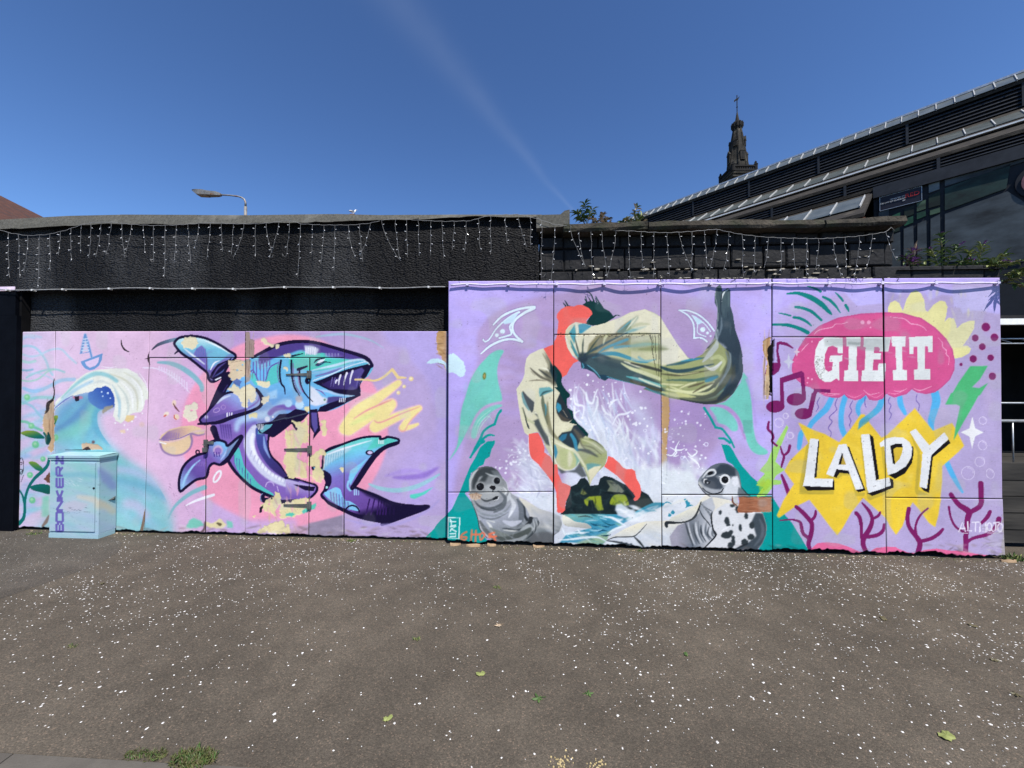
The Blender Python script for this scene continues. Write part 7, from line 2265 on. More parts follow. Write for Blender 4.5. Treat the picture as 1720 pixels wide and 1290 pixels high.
def string_off(x):
    return OW_UP + (0.125 if x < 960 else 0.105)


def light_string(xa, xb, label):
    mid = WP((xa + xb) / 2, 400, OW_UP)
    root = thing('light_string', label, 'fairy lights', Vector((mid.x, mid.y, mid.z)), 'icicle light strings along the wall top')
    xs_ = np.arange(xa, xb + 1, 6.0)
    pts = [WP(x, cab_y(x) + 0.5 * math.sin(x * 0.7), string_off(x)) for x in xs_]
    MB().tube(pts, 0.0026, 5).build('supply_cable', M['cable'], root, True)
    for x in DROPS:
        if not (xa <= x < xb):
            continue
        y0 = cab_y(x)
        y1 = END.get(x, y0 + rl.uniform(46, 66) if x < 900 else rl.uniform(446, 467))
        sl = SLANT.get(x, rl.uniform(-9, 6))
        n = 9
        b = MB()
        pts = []
        for i in range(n):
            t = i / (n - 1)
            pts.append(WP(x + sl * t ** 1.5 + rl.uniform(-0.9, 0.9), y0 + (y1 - y0) * t, string_off(x) - 0.012 * t + rl.uniform(-0.006, 0.006)))
        if rl.random() < 0.3:                      # the tail end curls
            e = pts[-1]
            pts += [e + TAN * rl.choice([-1, 1]) * 0.03 + Vector((0, 0, 0.012)), e + TAN * rl.choice([-1, 1]) * 0.045 + Vector((0, 0, 0.04))]
        b.tube(pts, 0.0016, 4)
        m_ = max(4, int((y1 - y0) / 12))
        for j in range(m_):
            t = (j + 0.6) / m_
            k = min(int(t * (n - 1)), n - 2)
            p = pts[k].lerp(pts[k + 1], t * (n - 1) - k)
            d = TAN * rl.uniform(-1, 1) + Vector((0, 0, rl.uniform(-0.8, 0.2))) + NOR * rl.uniform(0, 0.6)
            d.normalize()
            b.tube([p, p + d * 0.013], 0.0034, 5, 0)
            b.tube([p + d * 0.013, p + d * 0.026], [0.0036, 0.002], 5, 1)
        b.build('light_drop', [M['cable'], M['bulb']], root)
    return root


light_string(-40, 640, 'white icicle fairy lights hanging under the felt capping over the shark mural')
light_string(640, 957, 'white icicle fairy lights draped round the raised felt end of the capping')
light_string(957, 1506, 'white icicle fairy lights hanging across the black painted stone blocks')

M['white_clip'] = mat_noise('white_clip', (0.5, 0.5, 0.48), (0.7, 0.7, 0.68), 20, 0.5)
# rope light along the lip of the render, and on across the tall hoarding
rp = hroot('rope_light', 'pale rope light clipped along the ledge of the black roughcast wall', 'rope light', 380, OW_UP)
pts = [WP(x, 486.5 - (x - 0) * 0.006 + 0.9 * math.sin(x * 0.021) + 0.6 * math.sin(x * 0.05), OW_UP + 0.022 + 0.006 * math.sin(x * 0.03)) for x in range(-60, 752, 8)]
MB().tube(pts, 0.0065, 6).build('rope', M['cable_grey'], rp, True)
for x in (12, 55, 106, 184, 253, 324, 392, 478, 560, 638, 720):
    p = WP(x, 486.5 - x * 0.006 + 0.9 * math.sin(x * 0.021) + 0.6 * math.sin(x * 0.05), OW_UP + 0.022)
    b = MB()
    b.frame_box(p - TAN * 0.010 - NOR * 0.03 - Vector((0, 0, 0.010)), TAN * 0.020, NOR * 0.042, Vector((0, 0, 0.020)))
    b.build('clip', M['white_clip'], rp)
M['rope_violet'] = mat_noise('lilac_rope_light', (0.50, 0.45, 0.62), (0.66, 0.60, 0.76), 18, 0.45)
rp = hroot('rope_light', 'lilac rope light sagging between clips across the top of the tall hoarding', 'rope light', 1218, BO_R)
clips = (785, 854, 935, 1015, 1108, 1194, 1292, 1392, 1481, 1571, 1676)
pts = []
for x in range(757, 1681, 6):
    d = min(abs(x - c) for c in clips)
    sag = math.sin(min(d, 45) / 45 * math.pi / 2)
    pts.append(WP(x, 477.5 - (x - 757) * 0.003 + 0.8 * sag + 0.5 * math.sin(x * 0.11), BO_R + 0.028 + 0.022 * sag * (0.5 + 0.5 * math.sin(x * 0.013))))
MB().tube(pts, 0.0105, 7).build('rope', M['rope_violet'], rp, True)
for x in clips:
    p = WP(x, 477.5 - (x - 757) * 0.003, BO_R + 0.026)
    b = MB()
    b.frame_box(p - TAN * 0.014 - NOR * 0.027 - Vector((0, 0, 0.016)), TAN * 0.028, NOR * 0.042, Vector((0, 0, 0.032)))
    b.tube([p + Vector((0, 0, 0.016)), p + Vector((0, 0, 0.03)) + NOR * 0.01], 0.006, 6)
    b.build('clip', M['rope_violet'], rp)
# loose black wire ends poking over the boards
wr = hroot('loose_wires', 'thin black loose wire ends poking down over the top of the tall hoarding', 'wires', 1200, BO_R)
b = MB()
for x in (771, 1002, 1045, 1050, 1120, 1134, 1238, 1256, 1428, 1440, 1445, 1508):
    base = WP(x, 466, BO_R + 0.01)
    pts = [base + Vector((0, 0, 0.02)) - NOR * 0.03]
    q_ = base
    for k in range(5):
        pts.append(q_)
        q_ = q_ + TAN * rl.uniform(-0.03, 0.03) + Vector((0, 0, rl.uniform(-0.025, 0.006))) + NOR * rl.uniform(-0.004, 0.012)
    MB().tube(pts, 0.0022, 4).build('wire', M['black_timber'], wr)

# ------------------------------------------------------------------ plants
def leaf_mat(name, c1, c2):
    return mat_noise(name, c1, c2, 14, 0.55, spec=0.3)


M['leaf'] = leaf_mat('green_leaf', (0.035, 0.075, 0.018), (0.09, 0.15, 0.04))
M['leaf_pale'] = leaf_mat('pale_leaf', (0.14, 0.17, 0.05), (0.28, 0.30, 0.10))
M['leaf_dry'] = leaf_mat('dry_leaf', (0.28, 0.19, 0.11), (0.55, 0.45, 0.33))
M['stem'] = leaf_mat('stem', (0.07, 0.06, 0.03), (0.14, 0.12, 0.06))
M['flower'] = leaf_mat('purple_flower', (0.10, 0.025, 0.10), (0.24, 0.10, 0.30))
M['moss'] = leaf_mat('moss', (0.045, 0.06, 0.018), (0.13, 0.14, 0.05))


def add_leaf(b, p, d, L, wdt, up, mi=0, fold=0.25):
    d = d.normalized()
    s_ = d.cross(up)
    s_ = s_.normalized() if s_.length > 1e-4 else d.orthogonal().normalized()
    n_ = s_.cross(d)
    q1, q2, q3 = p + d * L * 0.3, p + d * L * 0.65, p + d * L - n_ * L * 0.15
    vs = [p, q1 + s_ * wdt * 0.45 + n_ * wdt * fold, q1 - n_ * wdt * 0.02, q1 - s_ * wdt * 0.45 + n_ * wdt * fold,
          q2 + s_ * wdt * 0.35 + n_ * wdt * fold, q2 - n_ * wdt * 0.05, q2 - s_ * wdt * 0.35 + n_ * wdt * fold, q3]
    b.add(vs, [(0, 2, 1), (0, 3, 2), (1, 2, 5, 4), (2, 3, 6, 5), (4, 5, 7), (5, 6, 7)], mi)


def plant(name, label, base, stems, leafmats, L=(0.05, 0.09), wd=0.022, seed=1, group=None, flower=0.0, dens=6, cat='plant', spread=0.5):
    rg = random.Random(seed)
    root = thing(name, label, cat, base, group)
    fo = MB()
    for (dx, do, h) in stems:
        p = Vector(base) + TAN * dx * 0.15
        tip = Vector(base) + TAN * dx + NOR * do + Vector((0, 0, h))
        pts = []
        for i in range(6):
            t = i / 5
            q_ = p.lerp(tip, t) + Vector((0, 0, h * 0.18 * math.sin(t * math.pi))) + TAN * rg.uniform(-0.006, 0.006)
            pts.append(q_)
        st = MB()
        st.tube(pts, [0.005, 0.0045, 0.004, 0.0035, 0.003, 0.002], 5)
        st.build('stem', M['stem'], root, True)
        for k in range(dens):
            t = 0.2 + 0.8 * (k + rg.random()) / dens
            i = min(int(t * 5), 4)
            q_ = pts[i].lerp(pts[i + 1], t * 5 - i)
            ax = (pts[i + 1] - pts[i]).normalized()
            for s_ in (1, -1):
                dd = (ax * rg.uniform(0.1, 0.9) + TAN * s_ * rg.uniform(0.3, 1) + NOR * rg.uniform(-0.7, 0.9) + Vector((0, 0, rg.uniform(-0.5, 0.3)))) * 1
                add_leaf(fo, q_, dd, rg.uniform(*L), wd * rg.uniform(0.7, 1.3), Vector((0, 0, 1)), rg.randrange(len(leafmats)))
        if rg.random() < flower:
            fl = MB()
            for k in range(26):
                t = k / 26
                q_ = pts[-1] + (pts[-1] - pts[-2]).normalized() * t * 0.09 + Vector((0, 0, -0.05 * t * t))
                dd = Vector((rg.uniform(-1, 1), rg.uniform(-1, 1), rg.uniform(-1, 1)))
                add_leaf(fl, q_, dd, 0.016, 0.012, Vector((0.3, 0.2, 1)))
            fl.build('flower', M['flower'], root)
    fo.build('foliage', [M[m] for m in leafmats], root)
    return root


zc = 0.0
pb = WP(985, 379, -0.05)
plant('weed_plant', 'green leafy weed with dry stalks rooted beside the raised felt end', pb, [(-0.13, 0.0, 0.16), (-0.02, 0.05, 0.24), (0.06, 0.0, 0.18), (-0.07, -0.05, 0.12)], ['leaf', 'leaf', 'leaf_pale'], (0.06, 0.10), 0.03, 2, 'weeds on the coping', dens=10)
pb = WP(1008, 381, -0.02)
plant('weed_plant', 'withered brown weed with dry curled leaves on the mossy coping', pb, [(-0.10, 0.0, 0.10), (0.02, 0.03, 0.13), (0.10, 0.0, 0.09), (0.14, -0.04, 0.05)], ['leaf_dry', 'leaf_dry', 'stem'], (0.04, 0.07), 0.034, 4, 'weeds on the coping', dens=12)
pb = WP(1066, 384, -0.05)
plant('weed_plant', 'tall pale seeding weed on the coping against the market roof', pb, [(-0.10, 0.02, 0.10), (0.02, 0.0, 0.24), (0.07, 0.03, 0.14), (0.12, -0.03, 0.10), (-0.16, 0.0, 0.09)], ['leaf', 'leaf_pale', 'leaf_dry'], (0.05, 0.085), 0.03, 6, 'weeds on the coping', dens=10)
for x, y, st, lab, mats_, sd, fl in ((1530, 462, [(-0.08, 0.02, 0.20), (0.05, 0.0, 0.28), (-0.02, 0.05, 0.15)], 'buddleia shoot with dark red seed heads at the step of the wall', ['leaf', 'leaf_dry', 'flower'], 11, 0.9),
                                     (1582, 464, [(-0.14, 0.04, 0.28), (0.0, 0.0, 0.46), (0.12, 0.06, 0.32), (-0.26, 0.02, 0.14), (0.2, 0.05, 0.16)], 'bushy buddleia with purple flower spikes growing over the lettered hoarding', ['leaf', 'leaf', 'leaf_pale'], 12, 0.7),
                                     (1640, 464, [(-0.12, 0.04, 0.26), (0.05, 0.03, 0.34), (0.22, 0.08, 0.22), (0.34, 0.10, 0.14), (0.1, 0.12, 0.12)], 'yellowing buddleia branch leaning over the end of the lettered hoarding', ['leaf_pale', 'leaf_pale', 'leaf'], 13, 0.2),
                                     (1686, 476, [(0.02, 0.16, 0.10), (0.12, 0.12, 0.14), (-0.08, 0.20, 0.06), (0.16, 0.16, -0.06)], 'small pale sprig hanging at the corner of the lettered hoarding', ['leaf_pale', 'leaf'], 14, 0.0)):
    plant('buddleia', lab, WP(x, y, -0.06 if x < 1680 else 0.03), st, mats_, (0.06, 0.12), 0.03, sd, 'buddleia along the wall', fl, 14, 'shrub')


def tuft(name, label, p, n, h, r, mats_, seed, cat='weed', group=None, flat=0.5):
    rg = random.Random(seed)
    b = MB()
    for _ in range(n):
        a, d = rg.uniform(0, 6.28), r * math.sqrt(rg.random())
        q_ = Vector(p) + TAN * (d * math.cos(a)) + NOR * (d * math.sin(a) * flat) + Vector((0, 0, -0.003))
        dd = Vector((rg.uniform(-1, 1), rg.uniform(-1, 1), rg.uniform(0.4, 1.6)))
        add_leaf(b, q_, dd, h * rg.uniform(0.5, 1.2), h * 0.22, Vector((rg.uniform(-1, 1), rg.uniform(-1, 1), 0.4)), rg.randrange(len(mats_)))
    o = b.build(name, [M[m] for m in mats_])
    recentre(o)
    return tag(o, label, cat, group)


for x, y, n, h, r, lab, sd in ((325, 1277, 520, 0.035, 0.105, 'largest mossy grass tuft growing in the kerb joint', 1), (262, 1270, 170, 0.024, 0.055, 'small flat moss patch between the two others on the kerb joint', 2), (228, 1268, 150, 0.022, 0.055, 'small flat moss patch at the outer end of the kerb joint', 3)):
    tuft('grass_tuft', lab, ground_pt(x, y), n, h, r, ['moss', 'moss', 'leaf', 'stem'], sd, 'grass', 'grass tufts in the kerb joint')
for x, y, n, h, r, lab, sd in ((835, 988, 26, 0.03, 0.03, 'tiny green weed in the asphalt before the seal mural', 5), (700, 1075, 26, 0.024, 0.03, 'tiny low weed sprouting from the open asphalt', 6), (120, 1086, 30, 0.02, 0.045, 'faint flat moss spot on the asphalt beyond the cabinet', 7),
                               (590, 909, 30, 0.04, 0.05, 'small weed at the foot of the shark hoarding', 8), (160, 903, 30, 0.03, 0.06, 'mossy weeds at the foot of the painted cabinet', 9), (58, 897, 60, 0.03, 0.10, 'brown moss at the rotten foot of the wave mural', 10), (1076, 926, 22, 0.035, 0.03, 'small weed at the foot of the seal mural', 11), (1700, 940, 80, 0.07, 0.12, 'leafy weeds at the far end of the lettered hoarding', 12)):
    tuft('ground_weed', lab, ground_pt(x, y), n, h, r, ['moss', 'leaf', 'leaf_pale'], sd, 'weed', 'weeds in the pavement')


def fallen_leaf(px, py, size, lab, mat, seed, lobes=5, mapley=True):
    rg = random.Random(seed)
    p = ground_pt(px, py)
    n = lobes * 4
    rot = rg.uniform(0, 6.28)
    vs = [p + Vector((0, 0, 0.010))]
    for k in range(n):
        t = 2 * math.pi * k / n
        r = size * (0.62 + 0.38 * math.cos(t * lobes)) * (0.85 + 0.3 * math.cos(t)) if mapley else size * (1.0 if k % 2 else 0.9) * (0.45 + 0.55 * abs(math.cos(t)))
        vs.append(p + Vector((r * math.cos(t + rot), r * math.sin(t + rot), 0.003 + 0.012 * (r / size) ** 2 * rg.uniform(0.2, 1.0))))
    fs = [(0, k + 1, (k + 1) % n + 1) for k in range(n)]
    b = MB().add(vs, fs)
    b.add([v - Vector((0, 0, 0.0015)) for v in vs], [tuple(reversed(f)) for f in fs])
    e = p + Vector((math.cos(rot + math.pi), math.sin(rot + math.pi), 0)) * size * 1.1 + Vector((0, 0, 0.004))
    b.tube([p + Vector((0, 0, 0.008)), e], 0.0015, 4)
    o = b.build('fallen_leaf', M[mat])
    recentre(o)
    return tag(o, lab, 'leaf', 'leaves fallen on the pavement')


for i, (x, y, s_, lab, m_, ml) in enumerate(((905, 1174, 0.040, 'larger lobed green leaf lying on the asphalt', 'leaf', True), (988, 1166, 0.030, 'smaller lobed green leaf beside a larger one on the asphalt', 'leaf', True), (652, 1208, 0.026, 'pale green leaf lying alone near the kerb', 'leaf_pale', False),
                                          (838, 1051, 0.034, 'curled whitish dry leaf lying on the asphalt', 'leaf_dry', True), (807, 1133, 0.030, 'dull olive folded leaf on the asphalt', 'leaf_pale', False), (1590, 1238, 0.042, 'half curled pale green leaf under the lettered hoarding side of the pavement', 'leaf_pale', False),
                                          (1634, 1052, 0.026, 'small dark brown dead leaf before the star lettering', 'stem', False), (1484, 1040, 0.030, 'dark brown twiggy leaf scrap before the coral painting', 'stem', False), (1706, 1167, 0.030, 'dark curled dead leaf at the outer edge of the pavement', 'stem', True),
                                          (1152, 1100, 0.020, 'tiny dark green leaf scrap on the asphalt', 'leaf', False), (1671, 1110, 0.024, 'small blackish leaf scrap among the white chips', 'stem', False),
                                          (172, 981, 0.022, 'small dark leaf scrap before the painted cabinet', 'stem', False), (1040, 932, 0.018, 'tiny dry leaf at the foot of the seal mural', 'leaf_dry', False))):
    fallen_leaf(x, y, s_, lab, m_, i + 30, 5, ml)
# bits of torn ply and rubbish at the foot of the seal board
for i, (x, y, L, lab) in enumerate(((795, 918, 0.16, 'pale splinter of plywood lying at the foot of the seal mural'), (826, 917, 0.10, 'crumpled torn scrap of plywood under the seal mural'), (765, 916, 0.12, 'dark rotten splinter beside the white initials tag'), (905, 919, 0.13, 'brown rotten plywood splinter under the seal pup'), (1694, 944, 0.14, 'pale broken stick at the far end of the lettered hoarding'))):
    p = ground_pt(x, y)
    rg = random.Random(i + 60)
    d = (TAN * math.cos(rg.uniform(-0.3, 0.3)) + NOR * rg.uniform(-0.4, 0.4)).normalized()
    s_ = Vector((-d.y, d.x, 0))
    b = MB()
    pts = [(-0.5, 0.010), (-0.2, 0.02), (0.2, 0.016), (0.5, 0.004)]
    vs = []
    for t, w_ in pts:
        c_ = p + d * (t * L) + Vector((0, 0, 0.001))
        vs += [c_ - s_ * w_, c_ + s_ * w_, c_ + s_ * w_ * 0.8 + Vector((0, 0, 0.012 + rg.uniform(0, 0.02))), c_ - s_ * w_ * 0.8 + Vector((0, 0, 0.010 + rg.uniform(0, 0.012)))]
    fs = []
    for k in range(3):
        for q_ in range(4):
            fs.append((k * 4 + q_, k * 4 + (q_ + 1) % 4, (k + 1) * 4 + (q_ + 1) % 4, (k + 1) * 4 + q_))
    fs += [(3, 2, 1, 0), (12, 13, 14, 15)]
    b.add(vs, fs)
    o = b.build('wood_splinter', M['ply'])
    recentre(o)
    tag(o, lab, 'wood scrap', 'wood scraps at the hoarding foot')
# worn traces of yellow paint by the kerb
M['yellow'] = mat_noise('worn_yellow_paint', (0.34, 0.26, 0.11), (0.48, 0.38, 0.2), 40, 0.8)
b = MB()
rg = random.Random(8)
for _ in range(70):
    cx, cy = rg.choice([(945, 1276), (1003, 1285), (938, 1284)])
    p = ground_pt(cx + rg.gauss(0, 9), cy + rg.gauss(0, 5))
    r = rg.uniform(0.002, 0.006)
    b.add([p + Vector((r * math.cos(t) * rg.uniform(.5, 1), r * math.sin(t) * rg.uniform(.5, 1), 0.0025)) for t in [k * 1.2566 for k in range(5)]] + [p + Vector((r * math.cos(t), r * math.sin(t), -0.001)) for t in [k * 1.2566 for k in range(5)]],
          [(0, 1, 2, 3, 4)] + [(k, k + 5, (k + 1) % 5 + 5, (k + 1) % 5) for k in range(5)])
tag(b.build('yellow_paint_specks', M['yellow']), 'worn specks of yellow paint on the asphalt by the kerb', 'paint specks', kind='stuff')

# litter of rotten wood crumbs, grit and dead leaves gathered along the foot of the boards
b = MB()
rg = random.Random(17)
for _ in range(1500):
    u_ = rg.uniform(-6.1, 5.5)
    if math.sin(u_ * 2.1) + math.sin(u_ * 5.3 + 1) + rg.uniform(-1, 1) < -0.2:
        continue
    p = W(u_, (BO_L if u_ < -0.78 else BO_R) + 0.002 + abs(rg.gauss(0, 0.035)))
    p.z = gz(p.x) + 0.0005
    r = rg.uniform(0.003, 0.013)
    a = rg.uniform(0, 6.28)
    q_ = [p + Vector((r * math.cos(a + t) * rg.uniform(.5, 1.3), r * math.sin(a + t) * rg.uniform(.3, 1), 0)) for t in (0, 1.6, 3.1, 4.7)]
    b.add(q_ + [p + Vector((0, 0, r * rg.uniform(0.3, 0.9)))], [(0, 1, 4), (1, 2, 4), (2, 3, 4), (3, 0, 4)], rg.choice([0, 0, 0, 1, 2]))
tag(b.build('foot_litter', [M['stem'], M['moss'], M['leaf_dry']]), 'crumbs of rotten wood, grit and dead leaves along the hoarding foot', 'litter', kind='stuff')

# ------------------------------------------------------------------ yard at the right end: planks, barrier, frame
M['plank'] = mat_noise('black_plank', (0.012, 0.011, 0.010), (0.05, 0.045, 0.038), 5, 0.85, 0.5, 30, stretch=(0.12, 1, 1), c3=(0.10, 0.09, 0.075), s3=3, t3=0.68)
M['white_metal'] = mat_noise('white_metal', (0.60, 0.60, 0.58), (0.78, 0.78, 0.76), 10, 0.45)
M['card'] = mat_noise('cardboard', (0.22, 0.13, 0.06), (0.36, 0.22, 0.11), 6, 0.9)
M['dark_backing'] = mat_noise('black_backing', (0.004, 0.004, 0.005), (0.014, 0.014, 0.016), 3, 0.9)  # black keeps the stall inside dark; also backs the hall louvres
u0 = on_wall(1692, 800, -0.05)[0]
fr = thing('plank_wall', 'low wall of weathered black planks beyond the end of the lettered hoarding', 'plank wall', W(u0 + 1.5, -0.35, base_z(u0)))
z_ = base_z(u0) + 0.02
for k, h in enumerate((0.16, 0.20, 0.19, 0.19, 0.21)):
    b = MB()
    b.wbox(u0 - 0.6, u0 + 3.2, -0.40 - 0.006 * (k % 2), -0.36 + 0.008 * (k % 3), z_, z_ + h - 0.012)
    b.build('plank', M['plank'], fr)
    z_ += h
br = thing('crowd_barrier', 'galvanised steel crowd barrier standing on the black planks', 'barrier', W(u0 + 1.4, -0.75, base_z(u0)))
zb1, zb2 = on_wall(1700, 787, -0.75)[1], on_wall(1700, 707, -0.75)[1]
for zz in (zb1, zb2):
    MB().tube([W(u0 - 0.6, -0.75, zz), W(u0 + 1.7, -0.75, zz)], 0.019, 8).build('rail', M['galv'], br, True)
for k in range(14):
    uu = u0 - 0.5 + k * 0.155
    MB().tube([W(uu, -0.75, zb1 + 0.012), W(uu, -0.75, zb2 - 0.012)], 0.009, 6).build('bar', M['galv'], br, True)
for uu in (u0 - 0.45, u0 + 1.55):
    MB().tube([W(uu, -0.78, base_z(uu) + 0.0), W(uu, -0.775, zb1 - 0.01)], 0.018, 8).build('leg', M['galv'], br, True)
sd = thing('market_stall', 'dark open stall with a white beam and steel truss beyond the hoarding end', 'stall', W(u0 + 1.6, -1.9, base_z(u0)))
zt = on_wall(1700, 535, -1.0)[1]
zt2 = on_wall(1700, 545, -1.0)[1]
MB().wbox(u0 - 1.2, u0 + 5, -1.08, -1.0, zt2, zt).build('beam', M['white_metal'], sd)
MB().wbox(u0 - 1.2, u0 + 5, -3.6, -1.085, zt + 0.01, zt + 0.06).build('roof', M['dark_backing'], sd)  # roof added to shade the stall inside
MB().wbox(u0 - 1.2, u0 + 5, -3.65, -3.6, base_z(u0), zt + 0.055).build('shade_back', M['dark_backing'], sd)  # black back added so the inside reads dark
MB().wbox(u0 - 1.26, u0 - 1.21, -3.6, -1.1, base_z(u0), zt + 0.055).build('shade_side', M['dark_backing'], sd)  # black sides added to close off the light
MB().wbox(u0 + 4.9, u0 + 4.95, -3.6, -1.1, base_z(u0 + 5), zt).build('shade_side', M['dark_backing'], sd)
for yy in (569, 577):
    zz = on_wall(1700, yy, -1.15)[1]
    MB().tube([W(u0 - 1.1, -1.15, zz), W(u0 + 4.8, -1.15, zz)], 0.011, 6).build('truss_rail', M['galv'], sd, True)
za, zb = on_wall(1700, 569, -1.15)[1], on_wall(1700, 577, -1.15)[1]
for k in range(20):
    MB().tube([W(u0 - 1 + k * 0.28, -1.15, za - 0.012), W(u0 - 0.86 + k * 0.28, -1.15, zb + 0.012)], 0.005, 5).build('truss_brace', M['galv'], sd)
zz = on_wall(1700, 677, -1.3)[1]
MB().tube([W(u0 - 1.1, -1.3, zz), W(u0 + 4.8, -1.3, zz)], 0.014, 6).build('cross_rail', M['galv'], sd, True)
for uu in (u0 - 1.15, u0 + 4.85):
    MB().tube([W(uu, -1.04, base_z(uu)), W(uu, -1.04, zt2)], 0.03, 8).build('post', M['galv'], sd, True)
zfl = on_wall(1700, 779, -1.2)[1]
MB().wbox(u0 - 0.9, u0 + 4.5, -2.4, -0.95, zfl - 0.05, zfl).build('counter', M['plank'], sd)
for k, (du, w_, h_) in enumerate(((-0.02, 0.20, 0.19), (0.28, 0.30, 0.20))):
    b = MB()
    b.wbox(u0 + 0.02 + du, u0 + 0.02 + du + w_, -1.35, -1.05, zfl + 0.001, zfl + h_)
    o = b.build('cardboard_box', M['card'])
    recentre(o)
    tag(o, ('small' if k == 0 else 'wide') + ' brown cardboard box on the dark stall counter behind the barrier', 'box')

# ------------------------------------------------------------------ market hall beyond the wall
AV = Vector((-0.669, 0.743, 0)).normalized()
PV_ = Vector((-AV.y, AV.x, 0))                     # towards the camera side
if PV_.dot(Vector((16.2, 12, 0))) > 0:
    PV_ = -PV_


def HM(t, perp, z):
    return AV * t - PV_ * perp + Vector((0, 0, z + CAMH))


T0, T1 = -17.0, 27.0
M['slate'] = mat_noise('brown_slate', (0.012, 0.010, 0.008), (0.034, 0.028, 0.021), 8, 0.9, 0.6, 40, c3=(0.06, 0.05, 0.037), s3=2, t3=0.62, stretch=(1, 1, 3))
M['louvre'] = mat_noise('grey_louvre', (0.010, 0.012, 0.016), (0.022, 0.025, 0.031), 5, 0.6)
M['glass'] = mat_noise('dusty_roof_glass', (0.055, 0.065, 0.06), (0.11, 0.12, 0.11), 2.5, 0.3, spec=0.6)
M['glazing_bar'] = mat_noise('white_glazing_bar', (0.28, 0.28, 0.27), (0.46, 0.46, 0.45), 10, 0.5)
M['hall_dark'] = mat_noise('shaded_cladding', (0.004, 0.006, 0.010), (0.010, 0.013, 0.018), 3, 0.7)  # darkened in colour because the hall's street side stands in shade
M['brick'] = mat_noise('old_brick', (0.10, 0.045, 0.03), (0.20, 0.09, 0.06), 9, 0.9, 0.5, 30)
HALL = thing('market_hall', 'long dark market hall with stepped slate roof, louvres and white glazing bars', 'building', HM(6, 18, -CAMH))


def slab(name, mat, t0, t1, p0, z0_, p1, z1, th=0.08, parent=HALL):
    """sloping slab between two lines along the hall (p1,z1 is the lower edge)"""
    b = MB()
    n_ = Vector((0, 0, -th))
    c = [HM(t0, p0, z0_), HM(t1, p0, z0_), HM(t1, p1, z1), HM(t0, p1, z1)]
    b.box8([v + n_ for v in c] + c)
    return b.build(name, mat, parent)


def panes(t0, t1, step, p0, z0_, p1, z1, up=0.03):
    nrm = (HM(0, p1, z1) - HM(0, p0, z0_)).cross(AV).normalized()
    if nrm.z < 0:
        nrm = -nrm
    t = t0
    while t < t1 - 0.05:
        e = min(t + step, t1)
        c = [HM(t + 0.018, p0, z0_), HM(e - 0.018, p0, z0_), HM(e - 0.018, p1, z1), HM(t + 0.018, p1, z1)]
        MB().box8([v + nrm * (up - 0.012) for v in c] + [v + nrm * up for v in c]).build('roof_pane', M['glass'], HALL)
        c = [HM(t - 0.012, p0, z0_), HM(t + 0.012, p0, z0_), HM(t + 0.012, p1, z1), HM(t - 0.012, p1, z1)]
        MB().box8([v + nrm * 0.002 for v in c] + [v + nrm * (up + 0.035) for v in c]).build('glazing_bar', M['glazing_bar'], HALL)
        t = e


def louvres(t0, t1, perp, z0_, z1, bay, nsl):
    slab('louvre_back', M['dark_backing'], t0, t1, perp + 0.10, z1, perp + 0.099, z1 - 0.001, th=z1 - z0_)
    t = t0
    while t < t1 - 0.1:
        e = min(t + bay, t1)
        b = MB()
        b.frame_box(HM(t - 0.035, perp + 0.05, z0_), AV * 0.07, PV_ * 0.08, Vector((0, 0, z1 - z0_)))
        b.build('louvre_post', M['louvre'], HALL)
        h = (z1 - z0_) / nsl
        for k in range(nsl):
            b = MB()
            zz = z0_ + k * h
            b.box8([HM(t + 0.04, perp - 0.01, zz), HM(e - 0.04, perp - 0.01, zz), HM(e - 0.04, perp + 0.04, zz + h * 0.55), HM(t + 0.04, perp + 0.04, zz + h * 0.55),
                    HM(t + 0.04, perp - 0.01, zz + 0.018), HM(e - 0.04, perp - 0.01, zz + 0.018), HM(e - 0.04, perp + 0.04, zz + h * 0.55 + 0.018), HM(t + 0.04, perp + 0.04, zz + h * 0.55 + 0.018)])
            b.build('louvre_slat', M['louvre'], HALL)
        t = e


# ridge and top glazing
slab('ridge_roof', M['slate'], T0, T1, 20.1, 10.08, 19.52, 9.60, 0.10)
panes(T0, T1, 0.42, 20.04, 10.05, 19.50, 9.60)
b = MB(); b.frame_box(HM(T0, 20.18, 10.09), AV * (T1 - T0), PV_ * 0.16, Vector((0, 0, 0.07))); b.build('ridge_cap', M['galv'], HALL)
slab('ridge_roof', M['slate'], T0, T1, 20.12, 10.07, 23.5, 7.6, 0.10)
louvres(T0, T1, 19.55, 8.78, 9.50, 2.5, 6)
slab('roof_slope', M['slate'], T0, T1, 19.62, 8.77, 17.5, 7.50, 0.10)
panes(T0, T1, 0.56, 18.9, 8.34, 17.75, 7.65)
b = MB(); b.frame_box(HM(T0, 17.52, 7.43), AV * (T1 - T0), PV_ * 0.10, Vector((0, 0, 0.045))); b.build('gutter', M['white_metal'], HALL)
slab('roof_slope', M['slate'], T0, T1, 17.5, 7.38, 16.88, 6.98, 0.10)
louvres(T0, T1, 16.90, 6.42, 6.88, 2.1, 5)
slab('roof_slope', M['slate'], T0, T1, 17.0, 6.41, 15.45, 5.99, 0.10)
